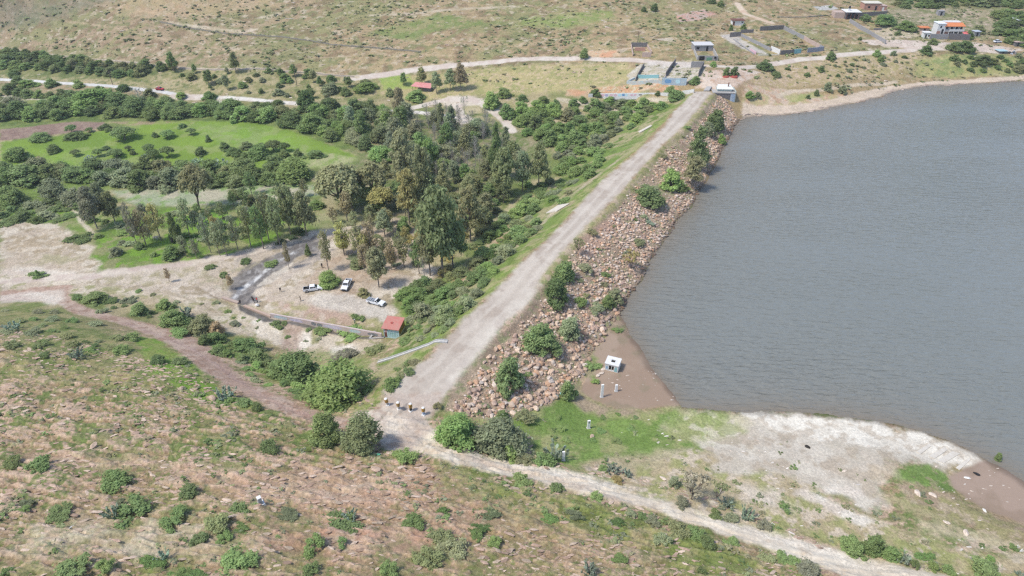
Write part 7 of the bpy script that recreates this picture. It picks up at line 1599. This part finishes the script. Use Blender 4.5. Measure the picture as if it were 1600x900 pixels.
house('turquoise_shed', 'low turquoise-roofed shed on the slope below the lane at the right', 1567, 84, R(4), 4.2, 3.5, 1.2, M_DBLOCK, mat('turquoise_tin', (.36, .50, .51), .7), [('door', -.5, .4, 0, 1.1, M_DARK)], .12, .3, 'shed')
X, Y, Z = G(1582, 83.5); t = root('scrap_pile', 'dark pile of scrap right of the turquoise-roofed shed', 'scrap', (X, Y, Z))
for q in range(7): a_ = q * 1.1; k = MB().hexa([(-.7, -.4, 0), (.6, -.5, 0), (.7, .4, 0), (-.5, .5, 0)], [(-.4, -.2, .9), (.5, -.4, 1.2), (.3, .3, 1.0), (-.4, .3, .7)]).build('scrap_piece', [M_DARK, M_GREYJ, M_DBLOCK][q % 3], t); k.location = (1.5 * math.cos(a_) * (q > 0), .8 * math.sin(a_) * (q > 0), -.1 + .3 * (q % 2)); k.rotation_euler = (.3 * q, .2 * q, a_)
# red-roofed shed by the valley road
X, Y, Z = G(660, 141.5); t = root('red_roofed_shed', 'open shed with a pinkish red corrugated roof among trees by the valley road', 'shed', (X, Y, Z), R(-12))
MB().hexa([(-5.2, -1.6, 2.2), (4.8, -2.2, 2.0), (5.4, 2.6, 2.9), (-4.0, 2.4, 3.1)], [(-5.2, -1.6, 2.3), (4.8, -2.2, 2.1), (5.4, 2.6, 3.0), (-4.0, 2.4, 3.2)]).build('roof', mat('faded_red_tin', (.58, .20, .19), .7, noise=(1, (.62, .32, .29), .2)), t); MB().box(1.0, 4.6, -1.0, 2.0, -1, 2.1).build('wall', M_DBLOCK, t)
for sx, sy in ((-4.4, -1.2), (-4.2, 2.0), (-1, -1.4)): MB().cyl((sx, sy, -1), .1, 'z', 3.3, 8).build('post', M_WOOD, t)
# power poles
def pole(label, px, py, h, rz=.3):
    X, Y, Z = G(px, py); t = root('power_pole', label, 'pole', (X, Y, Z), rz); MB().cyl((0, 0, -.5), .17, 'z', h + .5, 10, 0, .10).build('post', M_WOOD, t); MB().box(-1.0, 1.0, -.06, .06, h - .9, h - .75).build('crossarm', M_WOOD, t)
    for q in (-.85, 0, .85): MB().cyl((q, 0, h - .75), .06, 'z', .22, 8).build('insulator', M_CONC, t)
pole('wooden power pole standing by the hill-foot wall left of the centre', 464, 134, 11.0); pole('thin power pole beside the road at the roofless lot', 996, 70, 6.5); pole('power pole at the left of the trees by the valley road', 176, 132, 7)
# dry stone walls on the hillside
def stone_line(label, pts, h, m, w_=.6):
    o = G(*pts[0]); t = root('dry_stone_wall', label, 'wall', tuple(o)); P = [G(*p) for p in pts]; rr = np.random.default_rng(int(pts[0][1] * 10)); k = MB(); row = []
    for A_, B_ in zip(P[:-1], P[1:]):
        n = max(1, int(np.hypot(*(B_ - A_)[:2]) / 1.6)); row += [A_ + (B_ - A_) * i / n for i in range(n)]
    for A_, B_ in zip(row[:-1], row[1:]):
        d = (B_ - A_)[:2]; d = d / (np.linalg.norm(d) + 1e-9); nn = np.array([-d[1], d[0]]) * w_ / 2; za = float(ground(A_[0], A_[1])) - o[2]; zc = float(ground(B_[0], B_[1])) - o[2]; hh = h * (.6 + .6 * rr.random())
        k.hexa([(A_[0] - o[0] - nn[0], A_[1] - o[1] - nn[1], za - .3), (B_[0] - o[0] - nn[0], B_[1] - o[1] - nn[1], zc - .3), (B_[0] - o[0] + nn[0], B_[1] - o[1] + nn[1], zc - .3), (A_[0] - o[0] + nn[0], A_[1] - o[1] + nn[1], za - .3)],
               [(A_[0] - o[0] - nn[0] * .7, A_[1] - o[1] - nn[1] * .7, za + hh), (B_[0] - o[0] - nn[0] * .7, B_[1] - o[1] - nn[1] * .7, zc + hh), (B_[0] - o[0] + nn[0] * .7, B_[1] - o[1] + nn[1] * .7, zc + hh), (A_[0] - o[0] + nn[0] * .7, A_[1] - o[1] + nn[1] * .7, za + hh)])
    k.build('stonework', m, t)
M_DRY = mat('pale_fieldstone', (.50, .43, .35), .95, noise=(1.5, (.38, .32, .26), .2), bump=(4, .6, .1)); M_DRYD = mat('dark_fieldstone', (.20, .18, .15), .95, noise=(1.5, (.30, .27, .21), .2), bump=(4, .6, .1))
stone_line('pale dry stone wall along the foot of the left hillside', [(0, 75), (60, 84), (130, 93), (250, 104), (380, 109), (480, 114), (558, 121)], .55, M_DRY)
stone_line('dark dry stone wall crossing the hillside below the top', [(250, 35), (300, 45), (370, 54), (440, 58), (540, 72), (610, 77), (662, 81)], .6, M_DRYD)
stone_line('short stone wall on the slope below the mural wall', [(945, 172), (985, 177), (1010, 172)], .5, M_DRY)
stone_line('stone fence line below the village hillside', [(1215, 27), (1260, 27), (1310, 22)], .5, M_DRYD)
print('objects', len(bpy.data.objects))

for o in bpy.data.objects:
    if o.get('label') and not o.get('kind'): o['kind'] = 'thing'
# ------------------------------------------------------------------ the air between here and the far hills
def haze_box():
    me = bpy.data.meshes.new('haze'); v = [(float(x_), float(y_), z_) for z_ in (-16, float(ZZ.max()) + 25) for x_, y_ in ((XX.min() - 60, YY.min() - 60), (XX.max() + 60, YY.min() - 60), (XX.max() + 60, YY.max() + 60), (XX.min() - 60, YY.max() + 60))]
    me.from_pydata(v, [], [(3, 2, 1, 0), (4, 5, 6, 7), (0, 1, 5, 4), (1, 2, 6, 5), (2, 3, 7, 6), (3, 0, 4, 7)]); o = link('haze', me, kind='stuff')
    m = bpy.data.materials.new('thin_haze'); m.use_nodes = True; N = m.node_tree.nodes; N.clear(); out = N.new('ShaderNodeOutputMaterial'); p = N.new('ShaderNodeVolumePrincipled')
    p.inputs['Color'].default_value = (.86, .90, .95, 1); p.inputs['Density'].default_value = .00015; p.inputs['Anisotropy'].default_value = .2
    m.node_tree.links.new(p.outputs[0], out.inputs['Volume']); me.materials.append(m)
haze_box()
